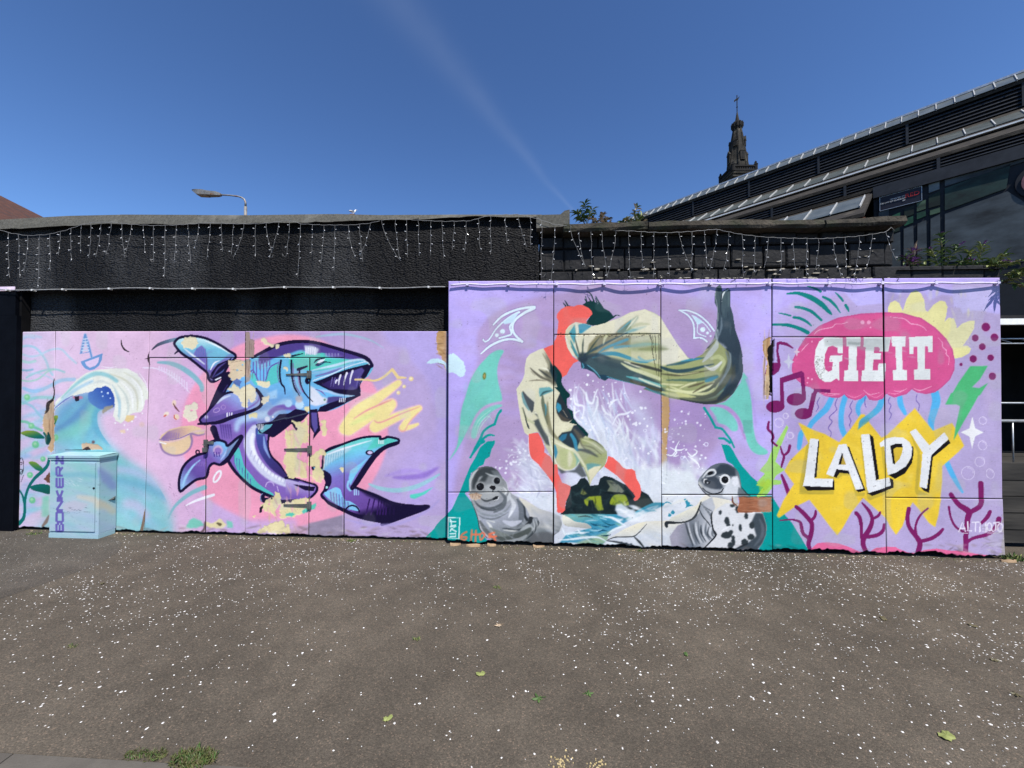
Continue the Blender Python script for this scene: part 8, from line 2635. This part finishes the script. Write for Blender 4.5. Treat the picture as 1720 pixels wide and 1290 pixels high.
# the lower roof left of the painted gable
slab('roof_slope', M['slate'], 1.12, T1, 15.45, 5.86, 13.2, 4.55, 0.10)
panes(1.25, T1, 0.62, 15.0, 5.62, 13.75, 4.89)
b = MB(); b.frame_box(HM(1.12, 13.4, -CAMH), AV * (T1 - 1.12), -PV_ * 0.25, Vector((0, 0, 4.5 + CAMH))); b.build('wall', M['brick'], HALL)
b = MB(); b.frame_box(HM(T0, 16.9, -CAMH), AV * (T1 - T0), -PV_ * 6.4, Vector((0, 0, 6.3 + CAMH))); b.build('wall', M['hall_dark'], HALL)
b = MB(); b.frame_box(HM(T0, 23.4, 6.0), AV * (T1 - T0), PV_ * 3.75, Vector((0, 0, 1.4))); b.build('wall', M['hall_dark'], HALL)
# painted gable panel
GW = MB(); GW.frame_box(HM(T0, 15.4, -CAMH), AV * (1.10 - T0), -PV_ * 0.3, Vector((0, 0, 5.98 + CAMH))); GW.build('gable_wall', M['hall_dark'], HALL)
b = MB(); b.frame_box(HM(T0, 15.40, 5.62), AV * (1.10 - T0), PV_ * 0.10, Vector((0, 0, 0.33))); b.build('fascia', M['louvre'], HALL)


def hall_tz(px, py, perp=15.4):
    d = px_dir(px, py)
    k = perp / -(d.dot(PV_))
    p = d * k
    return p.dot(AV), p.z


def pcol(nm, c, vary=0.7):
    return mat_noise('panel_' + nm, tuple(v * 0.12 for v in c), tuple(v * 0.85 for v in c), 1.1, 0.6, detail=8, stretch=(1, 1, 2.2))  # panel tones darkened to carry the gable's shade


PC = dict(slate=pcol('slate', (0.085, 0.105, 0.115)), teal=pcol('teal', (0.025, 0.075, 0.06)), green=pcol('green', (0.03, 0.20, 0.10)), dgreen=pcol('deep_green', (0.010, 0.035, 0.018)),
          pale=pcol('pale', (0.20, 0.24, 0.25)), pink=pcol('pink', (0.30, 0.13, 0.15)), lgreen=pcol('light_green', (0.14, 0.25, 0.14)))
# each coloured pane: photo px corners on the gable
for c_, q in (('slate', ((1587, 298), (1720, 262), (1720, 272), (1587, 314))), ('teal', ((1587, 317), (1697, 276), (1690, 317), (1587, 354))), ('slate', ((1587, 360), (1692, 322), (1720, 340), (1720, 440), (1587, 440))),
              ('slate', ((1476, 357), (1493, 352), (1493, 372), (1476, 380))), ('pale', ((1560, 306), (1578, 300), (1578, 318), (1560, 325))), ('dgreen', ((1560, 330), (1579, 322), (1579, 345), (1560, 350))),
              ('lgreen', ((1562, 354), (1579, 349), (1579, 357), (1562, 362))), ('lgreen', ((1540, 342), (1555, 336), (1555, 351), (1540, 356))), ('green', ((1540, 359), (1555, 354), (1555, 363), (1540, 369))),
              ('green', ((1498, 363), (1512, 357), (1512, 364), (1498, 370))), ('green', ((1519, 369), (1534, 363), (1534, 374), (1519, 380))), ('dgreen', ((1519, 352), (1535, 346), (1535, 360), (1519, 366))),
              ('dgreen', ((1498, 373), (1511, 367), (1511, 388), (1498, 392))), ('slate', ((1518, 385), (1534, 379), (1536, 450), (1518, 450))), ('slate', ((1541, 376), (1556, 370), (1557, 450), (1541, 450))), ('slate', ((1563, 368), (1579, 360), (1580, 450), (1563, 450))),
              ('slate', ((1497, 396), (1512, 390), (1513, 450), (1497, 450)))):
    pts = [hall_tz(x, y) for x, y in q]
    b = MB()
    n = len(pts)
    b.add([HM(t, 15.37, z) for t, z in pts] + [HM(t, 15.41, z) for t, z in pts], [tuple(range(n)), tuple(range(2 * n - 1, n - 1, -1))] + [(i, i + n, (i + 1) % n + n, (i + 1) % n) for i in range(n)])
    b.build('painted_pane', PC[c_], HALL)
tc0, zc0 = hall_tz(1757, 300)
for r_, dp, m_ in ((0.45, 0.05, M['hall_dark']), (0.36, 0.07, PC['pink'])):
    b = MB()
    n = 28
    vs = [HM(tc0 + r_ * math.cos(k * 2 * math.pi / n), 15.4 - dp, zc0 + r_ * math.sin(k * 2 * math.pi / n)) for k in range(n)]
    b.add(vs + [v - PV_ * dp for v in vs], [tuple(range(n)), tuple(range(2 * n - 1, n - 1, -1))] + [(i, i + n, (i + 1) % n + n, (i + 1) % n) for i in range(n)])
    b.build('painted_roundel', m_, HALL)
# the donation sign
ts0, zs0 = hall_tz(1478, 358); ts1, zs1 = hall_tz(1549, 336); _, zs2 = hall_tz(1478, 335); _, zs3 = hall_tz(1549, 311)
SG = thing('donation_sign', 'navy rectangular sign with white lines and red word under the hall fascia', 'sign', HM((ts0 + ts1) / 2, 15.36, (zs0 + zs1) / 2))
zlo, zhi = (zs0 + zs1) / 2, (zs2 + zs3) / 2
M['sign_navy'] = mat_noise('sign_navy', (0.005, 0.005, 0.012), (0.008, 0.008, 0.018), 3, 0.5)
M['sign_white'] = mat_noise('sign_white', (0.7, 0.7, 0.7), (0.8, 0.8, 0.8), 3, 0.6)
M['sign_red'] = mat_noise('sign_red', (0.42, 0.02, 0.02), (0.5, 0.03, 0.03), 3, 0.6)
b = MB(); b.frame_box(HM(ts0, 15.395, zlo), AV * (ts1 - ts0), PV_ * 0.05, Vector((0, 0, zhi - zlo))); b.build('board', M['sign_navy'], SG)
for k in range(4):
    b = MB()
    w_ = 0.010
    if k < 2:
        b.frame_box(HM(ts0, 15.345, (zlo, zhi - w_)[k]), AV * (ts1 - ts0), PV_ * 0.006, Vector((0, 0, w_)))
    else:
        b.frame_box(HM((ts0, ts1)[k - 2] + (-w_ if k == 2 else 0), 15.3445, zlo), AV * w_, PV_ * 0.008, Vector((0, 0, zhi - zlo)))
    b.build('edging', M['galv'], SG)


def text_part(name, txt, right_t, zbase, size, mat, parent, align='RIGHT'):
    cu = bpy.data.curves.new(name, 'FONT')
    cu.body, cu.size, cu.align_x, cu.extrude = txt, size, align, 0.003
    tmp = bpy.data.objects.new('tmp_text', cu)
    COL.objects.link(tmp)
    bpy.context.view_layer.update()
    me = bpy.data.meshes.new_from_object(tmp.evaluated_get(bpy.context.evaluated_depsgraph_get()))
    bpy.data.objects.remove(tmp)
    base = parent.matrix_world.translation
    org = HM(right_t, 15.34, zbase)
    for v in me.vertices:
        x, y, z = v.co
        v.co = org - AV * x + Vector((0, 0, y)) + PV_ * (z + 0.003) - base
    me.materials.clear()
    me.materials.append(mat)
    me.flip_normals()
    ob = bpy.data.objects.new(name, me)
    COL.objects.link(ob)
    ob.parent = parent


Hs, Ws = zhi - zlo, abs(ts1 - ts0)
rt = ts0 + (ts1 - ts0) * 0.62
for k, s_ in enumerate(('DONATED TO', 'THE CITY OF GLASGOW', 'BY')):
    text_part('lettering', s_, rt, zlo + Hs * (0.60 - k * 0.15), Hs * 0.115, M['sign_white'], SG)
text_part('lettering', 'RED', ts0 + (ts1 - ts0) * 0.95, zlo + Hs * 0.48, Hs * 0.38, M['sign_red'], SG)

# ------------------------------------------------------------------ church steeple
ST = at_depth(1239, 300, 62.0)
k_ = 62.0 / FPX
M['sooty'] = mat_noise('sooty_stone', (0.012, 0.011, 0.009), (0.042, 0.037, 0.029), 1.2, 0.95, 0.8, 8, c3=(0.075, 0.066, 0.05), s3=0.8, t3=0.6, bdist=0.1)
M['soot'] = mat_noise('soot_black', (0.006, 0.006, 0.006), (0.016, 0.015, 0.014), 2, 0.95)
SP = thing('church_steeple', 'sooty stone church steeple with parapet, bulb and weathervane behind the hall', 'steeple', Vector((ST.x, ST.y, gz(ST.x) - 0.12)))


def sz(py):
    return at_depth(1239, py, 62.0).z


cx, cy = ST.x, ST.y
k_ *= 0.86                                         # true radii: off the lens axis things look wider
hw = 19 * k_
b = MB()
b.box(cx - hw, cx + hw, cy - hw, cy + hw, gz(ST.x) - 0.12, sz(302)); b.build('tower', M['sooty'], SP)
b = MB()
for e, y0, y1 in ((1.10, 306, 301), (1.20, 301, 298)):
    b.box(cx - hw * e, cx + hw * e, cy - hw * e, cy + hw * e, sz(y0), sz(y1))
b.build('cornice', M['sooty'], SP)
for sx, sy in ((-1, 0), (1, 0), (0, -1), (0, 1)):
    b = MB()
    e = hw * 1.14
    if sx:
        b.box(cx + sx * e - 0.18, cx + sx * e + 0.18, cy - e + 0.19, cy + e - 0.19, sz(298) + 0.002, sz(295)); b.box(cx + sx * e - 0.2, cx + sx * e + 0.2, cy - e + 0.19, cy + e - 0.19, sz(291), sz(288.5))
        for k in range(9):
            yy = cy - e + 0.4 + k * (2 * e - 0.8) / 8
            b.box(cx + sx * e - 0.1, cx + sx * e + 0.1, yy - 0.1, yy + 0.1, sz(295), sz(291))
    else:
        b.box(cx - e + 0.19, cx + e - 0.19, cy + sy * e - 0.18, cy + sy * e + 0.18, sz(298) + 0.002, sz(295)); b.box(cx - e + 0.19, cx + e - 0.19, cy + sy * e - 0.2, cy + sy * e + 0.2, sz(291), sz(288.5))
        for k in range(9):
            xx = cx - e + 0.4 + k * (2 * e - 0.8) / 8
            b.box(xx - 0.1, xx + 0.1, cy + sy * e - 0.1, cy + sy * e + 0.1, sz(295), sz(291))
    b.build('parapet', M['soot'], SP)
for sx in (-1, 1):
    for sy in (-1, 1):
        b = MB()
        e = hw * 1.14
        b.lathe((cx + sx * e, cy + sy * e, 0), [(0.30, sz(298) + 0.003), (0.30, sz(288)), (0.36, sz(287.5)), (0.30, sz(286)), (0.12, sz(284.5)), (0.2, sz(283.5)), (0.02, sz(281))], 8)
        b.build('pinnacle', M['soot'], SP)
b = MB(); b.lathe((cx, cy, 0), [(18 * k_, sz(297)), (17.5 * k_, sz(280)), (15.5 * k_, sz(268)), (11.2 * k_, sz(240)), (7 * k_, sz(218))], 8, 0, math.pi / 8)
b.build('spire', M['sooty'], SP)
b = MB(); b.lathe((cx, cy, 0), [(8 * k_, sz(218.2)), (9.6 * k_, sz(215)), (9.8 * k_, sz(209)), (7.4 * k_, sz(205.5)), (4 * k_, sz(203.5))], 12)
for k in range(12):
    t = k * math.pi / 6
    b.tube([(cx + 9.6 * k_ * math.cos(t), cy + 9.6 * k_ * math.sin(t), sz(215)), (cx + 9.9 * k_ * math.cos(t), cy + 9.7 * k_ * math.sin(t), sz(208))], 0.12, 5)
b.build('bulb', M['soot'], SP)
b = MB(); b.lathe((cx, cy, 0), [(4 * k_, sz(204.2)), (2.6 * k_, sz(197)), (0.8 * k_, sz(188)), (0.5 * k_, sz(187))], 8); b.build('spirelet', M['sooty'], SP)
b = MB(); b.tube([(cx, cy, sz(188)), (cx, cy, sz(160))], 0.07, 6)
b.lathe((cx, cy, 0), [(0.05, sz(181)), (0.14, sz(180)), (0.05, sz(179))], 8)
b.tube([(cx - 0.35, cy, sz(170)), (cx - 0.1, cy, sz(168)), (cx + 0.35, cy, sz(163))], 0.05, 5)
b.add([(cx - 0.45, cy, sz(172)), (cx - 0.05, cy - 0.03, sz(167)), (cx + 0.1, cy, sz(169)), (cx + 0.5, cy, sz(161)), (cx + 0.12, cy + 0.03, sz(165)), (cx - 0.2, cy, sz(166)), (cx - 0.5, cy, sz(169))], [(0, 1, 6), (1, 5, 6), (1, 2, 3), (1, 3, 4), (1, 4, 5)])
b.build('weathervane', M['soot'], SP)
for k in range(8):                                 # lucarnes on alternate faces, two tiers
    t = k * math.pi / 4
    d = Vector((math.cos(t), math.sin(t), 0)); s_ = Vector((-d.y, d.x, 0))
    zz0, zz1, rr, w_ = (sz(276), sz(262), 15.2 * k_, 0.40) if k % 2 == 0 else (sz(250), sz(241), 11.4 * k_, 0.28)
    c_ = Vector((cx, cy, 0)) + d * rr
    b = MB()
    b.box8([c_ - s_ * w_ - d * 0.9 + Vector((0, 0, zz0)), c_ + s_ * w_ - d * 0.9 + Vector((0, 0, zz0)), c_ + s_ * w_ + d * 0.25 + Vector((0, 0, zz0)), c_ - s_ * w_ + d * 0.25 + Vector((0, 0, zz0)),
            c_ - s_ * w_ - d * 0.9 + Vector((0, 0, zz1)), c_ + s_ * w_ - d * 0.9 + Vector((0, 0, zz1)), c_ + s_ * w_ + d * 0.25 + Vector((0, 0, zz1)), c_ - s_ * w_ + d * 0.25 + Vector((0, 0, zz1))])
    tp = Vector((0, 0, zz1 + 0.75))
    b.add([c_ - s_ * w_ * 1.2 + d * 0.3 + Vector((0, 0, zz1 + .002)), c_ + s_ * w_ * 1.2 + d * 0.3 + Vector((0, 0, zz1 + .002)), c_ + d * 0.3 + tp, c_ - d * 0.9 + tp, c_ - s_ * w_ * 1.2 - d * 0.9 + Vector((0, 0, zz1 + .002)), c_ + s_ * w_ * 1.2 - d * 0.9 + Vector((0, 0, zz1 + .002))],
          [(0, 1, 2), (0, 2, 3, 4), (1, 5, 3, 2), (4, 5, 1, 0), (4, 3, 5)])
    lu = b.build('lucarne', M['sooty'], SP)
    b = MB()
    b.box8([c_ - s_ * w_ * 0.6 + d * 0.1 + Vector((0, 0, zz0 + 0.2)), c_ + s_ * w_ * 0.6 + d * 0.1 + Vector((0, 0, zz0 + 0.2)), c_ + s_ * w_ * 0.6 + d * 0.27 + Vector((0, 0, zz0 + 0.2)), c_ - s_ * w_ * 0.6 + d * 0.27 + Vector((0, 0, zz0 + 0.2)),
            c_ - s_ * w_ * 0.6 + d * 0.1 + Vector((0, 0, zz1 - 0.1)), c_ + s_ * w_ * 0.6 + d * 0.1 + Vector((0, 0, zz1 - 0.1)), c_ + s_ * w_ * 0.6 + d * 0.27 + Vector((0, 0, zz1 - 0.1)), c_ - s_ * w_ * 0.6 + d * 0.27 + Vector((0, 0, zz1 - 0.1))])
    sub(b, 'louvred_opening', M['soot'], lu)
for k in range(8):
    t = k * math.pi / 4 + math.pi / 8
    b = MB()
    b.tube([(cx + r_ * k_ * math.cos(t), cy + r_ * k_ * math.sin(t), sz(y)) for r_, y in ((18, 296), (17.5, 280), (15.5, 268), (11.2, 240), (7, 218))], [0.16, 0.15, 0.14, 0.12, 0.1], 5)
    b.build('spire_rib', M['sooty'], SP)

# ------------------------------------------------------------------ street lamp beyond the wall
LY = 16.5
M['lamp_steel'] = mat_noise('weathered_lamp_steel', (0.16, 0.15, 0.14), (0.30, 0.29, 0.27), 8, 0.5, metal=0.3, c3=(0.20, 0.10, 0.05), s3=5, t3=0.6)
M['lamp_lens'] = mat_noise('amber_lens', (0.20, 0.13, 0.07), (0.32, 0.22, 0.13), 4, 0.3)
lp = at_depth(412.5, 352, LY)
LM = thing('street_lamp', 'grey street lamp with a curved arm and flat lantern rising behind the black wall', 'street lamp', Vector((lp.x, lp.y, gz(lp.x) - 0.14)))
A_ = lambda x, y: at_depth(x, y, LY)
MB().tube([Vector((lp.x, lp.y, gz(lp.x) - 0.14)), A_(412.5, 347)], [0.075, 0.06], 10).build('pole', M['lamp_steel'], LM, True)
MB().tube([A_(412.5, 346.5), A_(412.5, 340), A_(410.5, 335), A_(406, 331.8), A_(400, 329.8), A_(385, 328), A_(371, 327.3)], [0.042, 0.04, 0.038, 0.036, 0.034, 0.032, 0.032], 8).build('arm', M['lamp_steel'], LM, True)
b = MB()
prof = [(371.5, 325.2, 328.8, 0.07), (365, 323.6, 329.2, 0.13), (352, 323, 329, 0.17), (345, 321.6, 328.8, 0.18), (333, 320.6, 328, 0.17), (325, 320.2, 321.6, 0.10)]
vs = []
for x, yt, yb, w_ in prof:
    vt, vb = A_(x, yt), A_(x, yb)
    vs += [vb - Vector((0, w_ * 0.8, 0)), vb + Vector((0, w_ * 0.8, 0)), vt + Vector((0, w_, 0)), vt - Vector((0, w_, 0))]
fs = []
for i in range(len(prof) - 1):
    for k in range(4):
        fs.append((i * 4 + k, i * 4 + (k + 1) % 4, (i + 1) * 4 + (k + 1) % 4, (i + 1) * 4 + k))
fs += [(3, 2, 1, 0), tuple(len(vs) - 4 + k for k in range(4))]
b.add(vs, fs)
ln = b.build('lantern', M['lamp_steel'], LM)
b = MB()
v = [A_(350, 329.15), A_(334, 328.3)]
b.box8([v[1] - Vector((0, 0.12, 0.02)), v[0] - Vector((0, 0.12, 0.02)), v[0] + Vector((0, 0.12, -0.02)), v[1] + Vector((0, 0.12, -0.02)), v[1] - Vector((0, 0.12, -0.02)), v[0] - Vector((0, 0.12, -0.02)), v[0] + Vector((0, 0.12, 0.02)), v[1] + Vector((0, 0.12, 0.02))])
sub(b, 'lens', M['lamp_lens'], ln)
b = MB(); pz = A_(358, 323.2); b.lathe(pz - Vector((0, 0, 0.01)), [(0.035, 0), (0.035, 0.05), (0.02, 0.07)], 8); sub(b, 'photocell', M['steel_dark'], ln)

# ------------------------------------------------------------------ gull on a chimney behind the wall
GY = 21.0
gp = at_depth(593, 361.0, GY)
CH = thing('chimney_stack', 'brick chimney stack hidden behind the black wall, carrying the gull', 'chimney', Vector((gp.x, gp.y, gz(gp.x) - 0.14)))
b = MB(); b.box(gp.x - 0.45, gp.x + 0.45, gp.y - 0.4, gp.y + 0.4, gz(gp.x) - 0.14, gp.z - 0.4); b.build('stack', M['brick'], CH)
b = MB(); b.box(gp.x - 0.14, gp.x + 0.14, gp.y - 0.14, gp.y + 0.14, gp.z - 0.399, gp.z); b.build('chimney_pot', M['brick'], CH)
M['gull_white'] = mat_noise('gull_white', (0.72, 0.72, 0.72), (0.82, 0.82, 0.82), 10, 0.7)
M['gull_grey'] = mat_noise('gull_grey', (0.10, 0.11, 0.12), (0.16, 0.17, 0.18), 10, 0.7)
M['gull_beak'] = mat_noise('gull_beak', (0.6, 0.38, 0.05), (0.7, 0.45, 0.08), 10, 0.5)
# one continuous body: skin over a small skeleton
me = bpy.data.meshes.new('gull')
sk = [((-0.20, 0, 0.20), .022), ((-0.10, 0, 0.19), .055), ((0.0, 0, 0.19), .075), ((0.09, 0, 0.215), .06), ((0.125, 0, 0.27), .036), ((0.135, 0, 0.32), .038), ((0.165, 0, 0.325), .022),
      ((0.0, 0.03, 0.11), .016), ((0.01, 0.03, 0.03), .008), ((0.03, 0.03, 0.006), .008), ((0.0, -0.03, 0.11), .016), ((0.01, -0.03, 0.03), .008), ((0.03, -0.03, 0.006), .008)]
me.from_pydata([v for v, r in sk], [(0, 1), (1, 2), (2, 3), (3, 4), (4, 5), (5, 6), (2, 7), (7, 8), (8, 9), (2, 10), (10, 11), (11, 12)], [])
gt = bpy.data.objects.new('gull_tmp', me)
COL.objects.link(gt)
md = gt.modifiers.new('skin', 'SKIN')
for i, (v, r) in enumerate(sk):
    me.skin_vertices[0].data[i].radius = (r, r)
me.skin_vertices[0].data[2].use_root = True
gt.modifiers.new('sub', 'SUBSURF').levels = 1
bpy.context.view_layer.update()
gm = bpy.data.meshes.new_from_object(gt.evaluated_get(bpy.context.evaluated_depsgraph_get()))
bpy.data.objects.remove(gt)
gm.materials.clear()
gm.materials.append(M['gull_white'])
gr_ = thing('gull', 'small white and grey gull perched on a chimney top behind the wall', 'bird', Vector((gp.x, gp.y, gp.z)))
go = bpy.data.objects.new('body', gm); COL.objects.link(go); go.parent = gr_; go.rotation_euler = (0, 0, R(35))
for s_ in (1, -1):
    b = MB()
    b.add([(0.07, s_ * 0.062, 0.225), (0.0, s_ * 0.085, 0.235), (-0.12, s_ * 0.055, 0.20), (-0.26, s_ * 0.015, 0.175), (-0.12, s_ * 0.062, 0.16), (0.02, s_ * 0.083, 0.165), (0.0, s_ * 0.05, 0.2)],
          [(0, 1, 5), (1, 2, 4, 5), (2, 3, 4), (6, 1, 0), (6, 2, 1), (6, 3, 2), (6, 4, 3), (6, 5, 4), (6, 0, 5)])
    me_ = bpy.data.meshes.new('wing'); me_.from_pydata([tuple(v) for v in b.v], [], b.f); me_.materials.append(M['gull_grey'])
    w_ = bpy.data.objects.new('wing', me_); COL.objects.link(w_); w_.parent = gr_; w_.rotation_euler = (0, 0, R(35))
b = MB(); b.tube([(0.18, 0, 0.325), (0.235, 0, 0.315)], [0.012, 0.003], 6)
me_ = bpy.data.meshes.new('beak'); me_.from_pydata([tuple(v) for v in b.v], [], b.f); me_.materials.append(M['gull_beak'])
w_ = bpy.data.objects.new('beak', me_); COL.objects.link(w_); w_.parent = gr_; w_.rotation_euler = (0, 0, R(35))

# ------------------------------------------------------------------ tiled roof showing over the wall at the left
HYD = 13.0
M['tile'] = mat_noise('clay_tile', (0.05, 0.022, 0.014), (0.10, 0.042, 0.027), 7, 0.85, 0.4, 30, c3=(0.05, 0.03, 0.025), s3=3, t3=0.58)
ra, rb_ = at_depth(44, 364, HYD), at_depth(-120, 281, HYD + 1.5)
zb0 = gz(ra.x) - 0.14
TH_ = thing('tiled_house', 'brick house with a brown tiled roof peeking over the wall end', 'house', Vector((ra.x - 4, ra.y + 3, zb0)))
b = MB(); b.box(ra.x - 9, ra.x - 0.3, ra.y + 0.5, ra.y + 7, zb0, ra.z - 1.0); b.build('wall', M['brick'], TH_)
# hip roof: front slope with separate tiles, seen from the street
e0 = Vector((ra.x - 0.75, ra.y - 0.2, ra.z - 0.55)); rise = 4.4
front = lambda s_, t: Vector((e0.x - s_, e0.y + t * 3.6, e0.z + t * rise))
hipx = lambda t: t * 7.5                           # the hip runs back as it rises
b = MB()
c = [front(0, 0), front(14, 0), front(14, 1), front(hipx(1), 1)]
bk = [Vector((e0.x, e0.y + 7.4, e0.z)), Vector((e0.x - 14, e0.y + 7.4, e0.z))]
b.add(c + bk, [(1, 0, 3, 2), (0, 4, 3), (3, 4, 5, 2), (1, 2, 5), (0, 1, 5, 4)])
rf = b.build('roof', M['tile'], TH_)
rt_ = random.Random(3)
nrm = Vector((0, -rise, 3.6)).normalized()
slope = Vector((0, 3.6, rise)).normalized()
rows = 20
tile_me = None
for r_ in range(rows):
    t = r_ / rows
    s0 = hipx(t) + 0.12
    x = s0 + (0.12 if r_ % 2 else 0)
    while x < 6.4:
        p = front(x, t) + nrm * 0.012
        if tile_me is None:
            bb = MB()
            L = Vector((0, 3.6, rise)).length / rows
            bb.box8([Vector((0, 0, 0)) + nrm * 0.018, Vector((0.235, 0, 0)) + nrm * 0.018, Vector((0.235, 0, 0)) + slope * L * 1.15 - nrm * 0.004, slope * L * 1.15 - nrm * 0.004,
                     nrm * 0.034, Vector((0.235, 0, 0)) + nrm * 0.034, Vector((0.235, 0, 0)) + slope * L * 1.15 + nrm * 0.012, slope * L * 1.15 + nrm * 0.012])
            tile_me = bpy.data.meshes.new('tile'); tile_me.from_pydata([tuple(v) for v in bb.v], [], bb.f); tile_me.materials.append(M['tile'])
        o = bpy.data.objects.new('tile', tile_me)
        COL.objects.link(o)
        o.parent = rf
        o.location = p - Vector((0.235, 0, 0)) - TH_.location + nrm * rt_.uniform(0, 0.006)
        x += 0.245
for k in range(15):                                # hip tiles
    t0_, t1_ = k / 15, (k + 1.15) / 15
    b = MB(); b.tube([front(hipx(t0_), t0_) + Vector((0, 0, 0.03)), front(hipx(t1_), t1_) + Vector((0, 0, 0.015))], 0.11, 8)
    sub(b, 'hip_tile', M['tile'], rf)
bpy.context.view_layer.update()
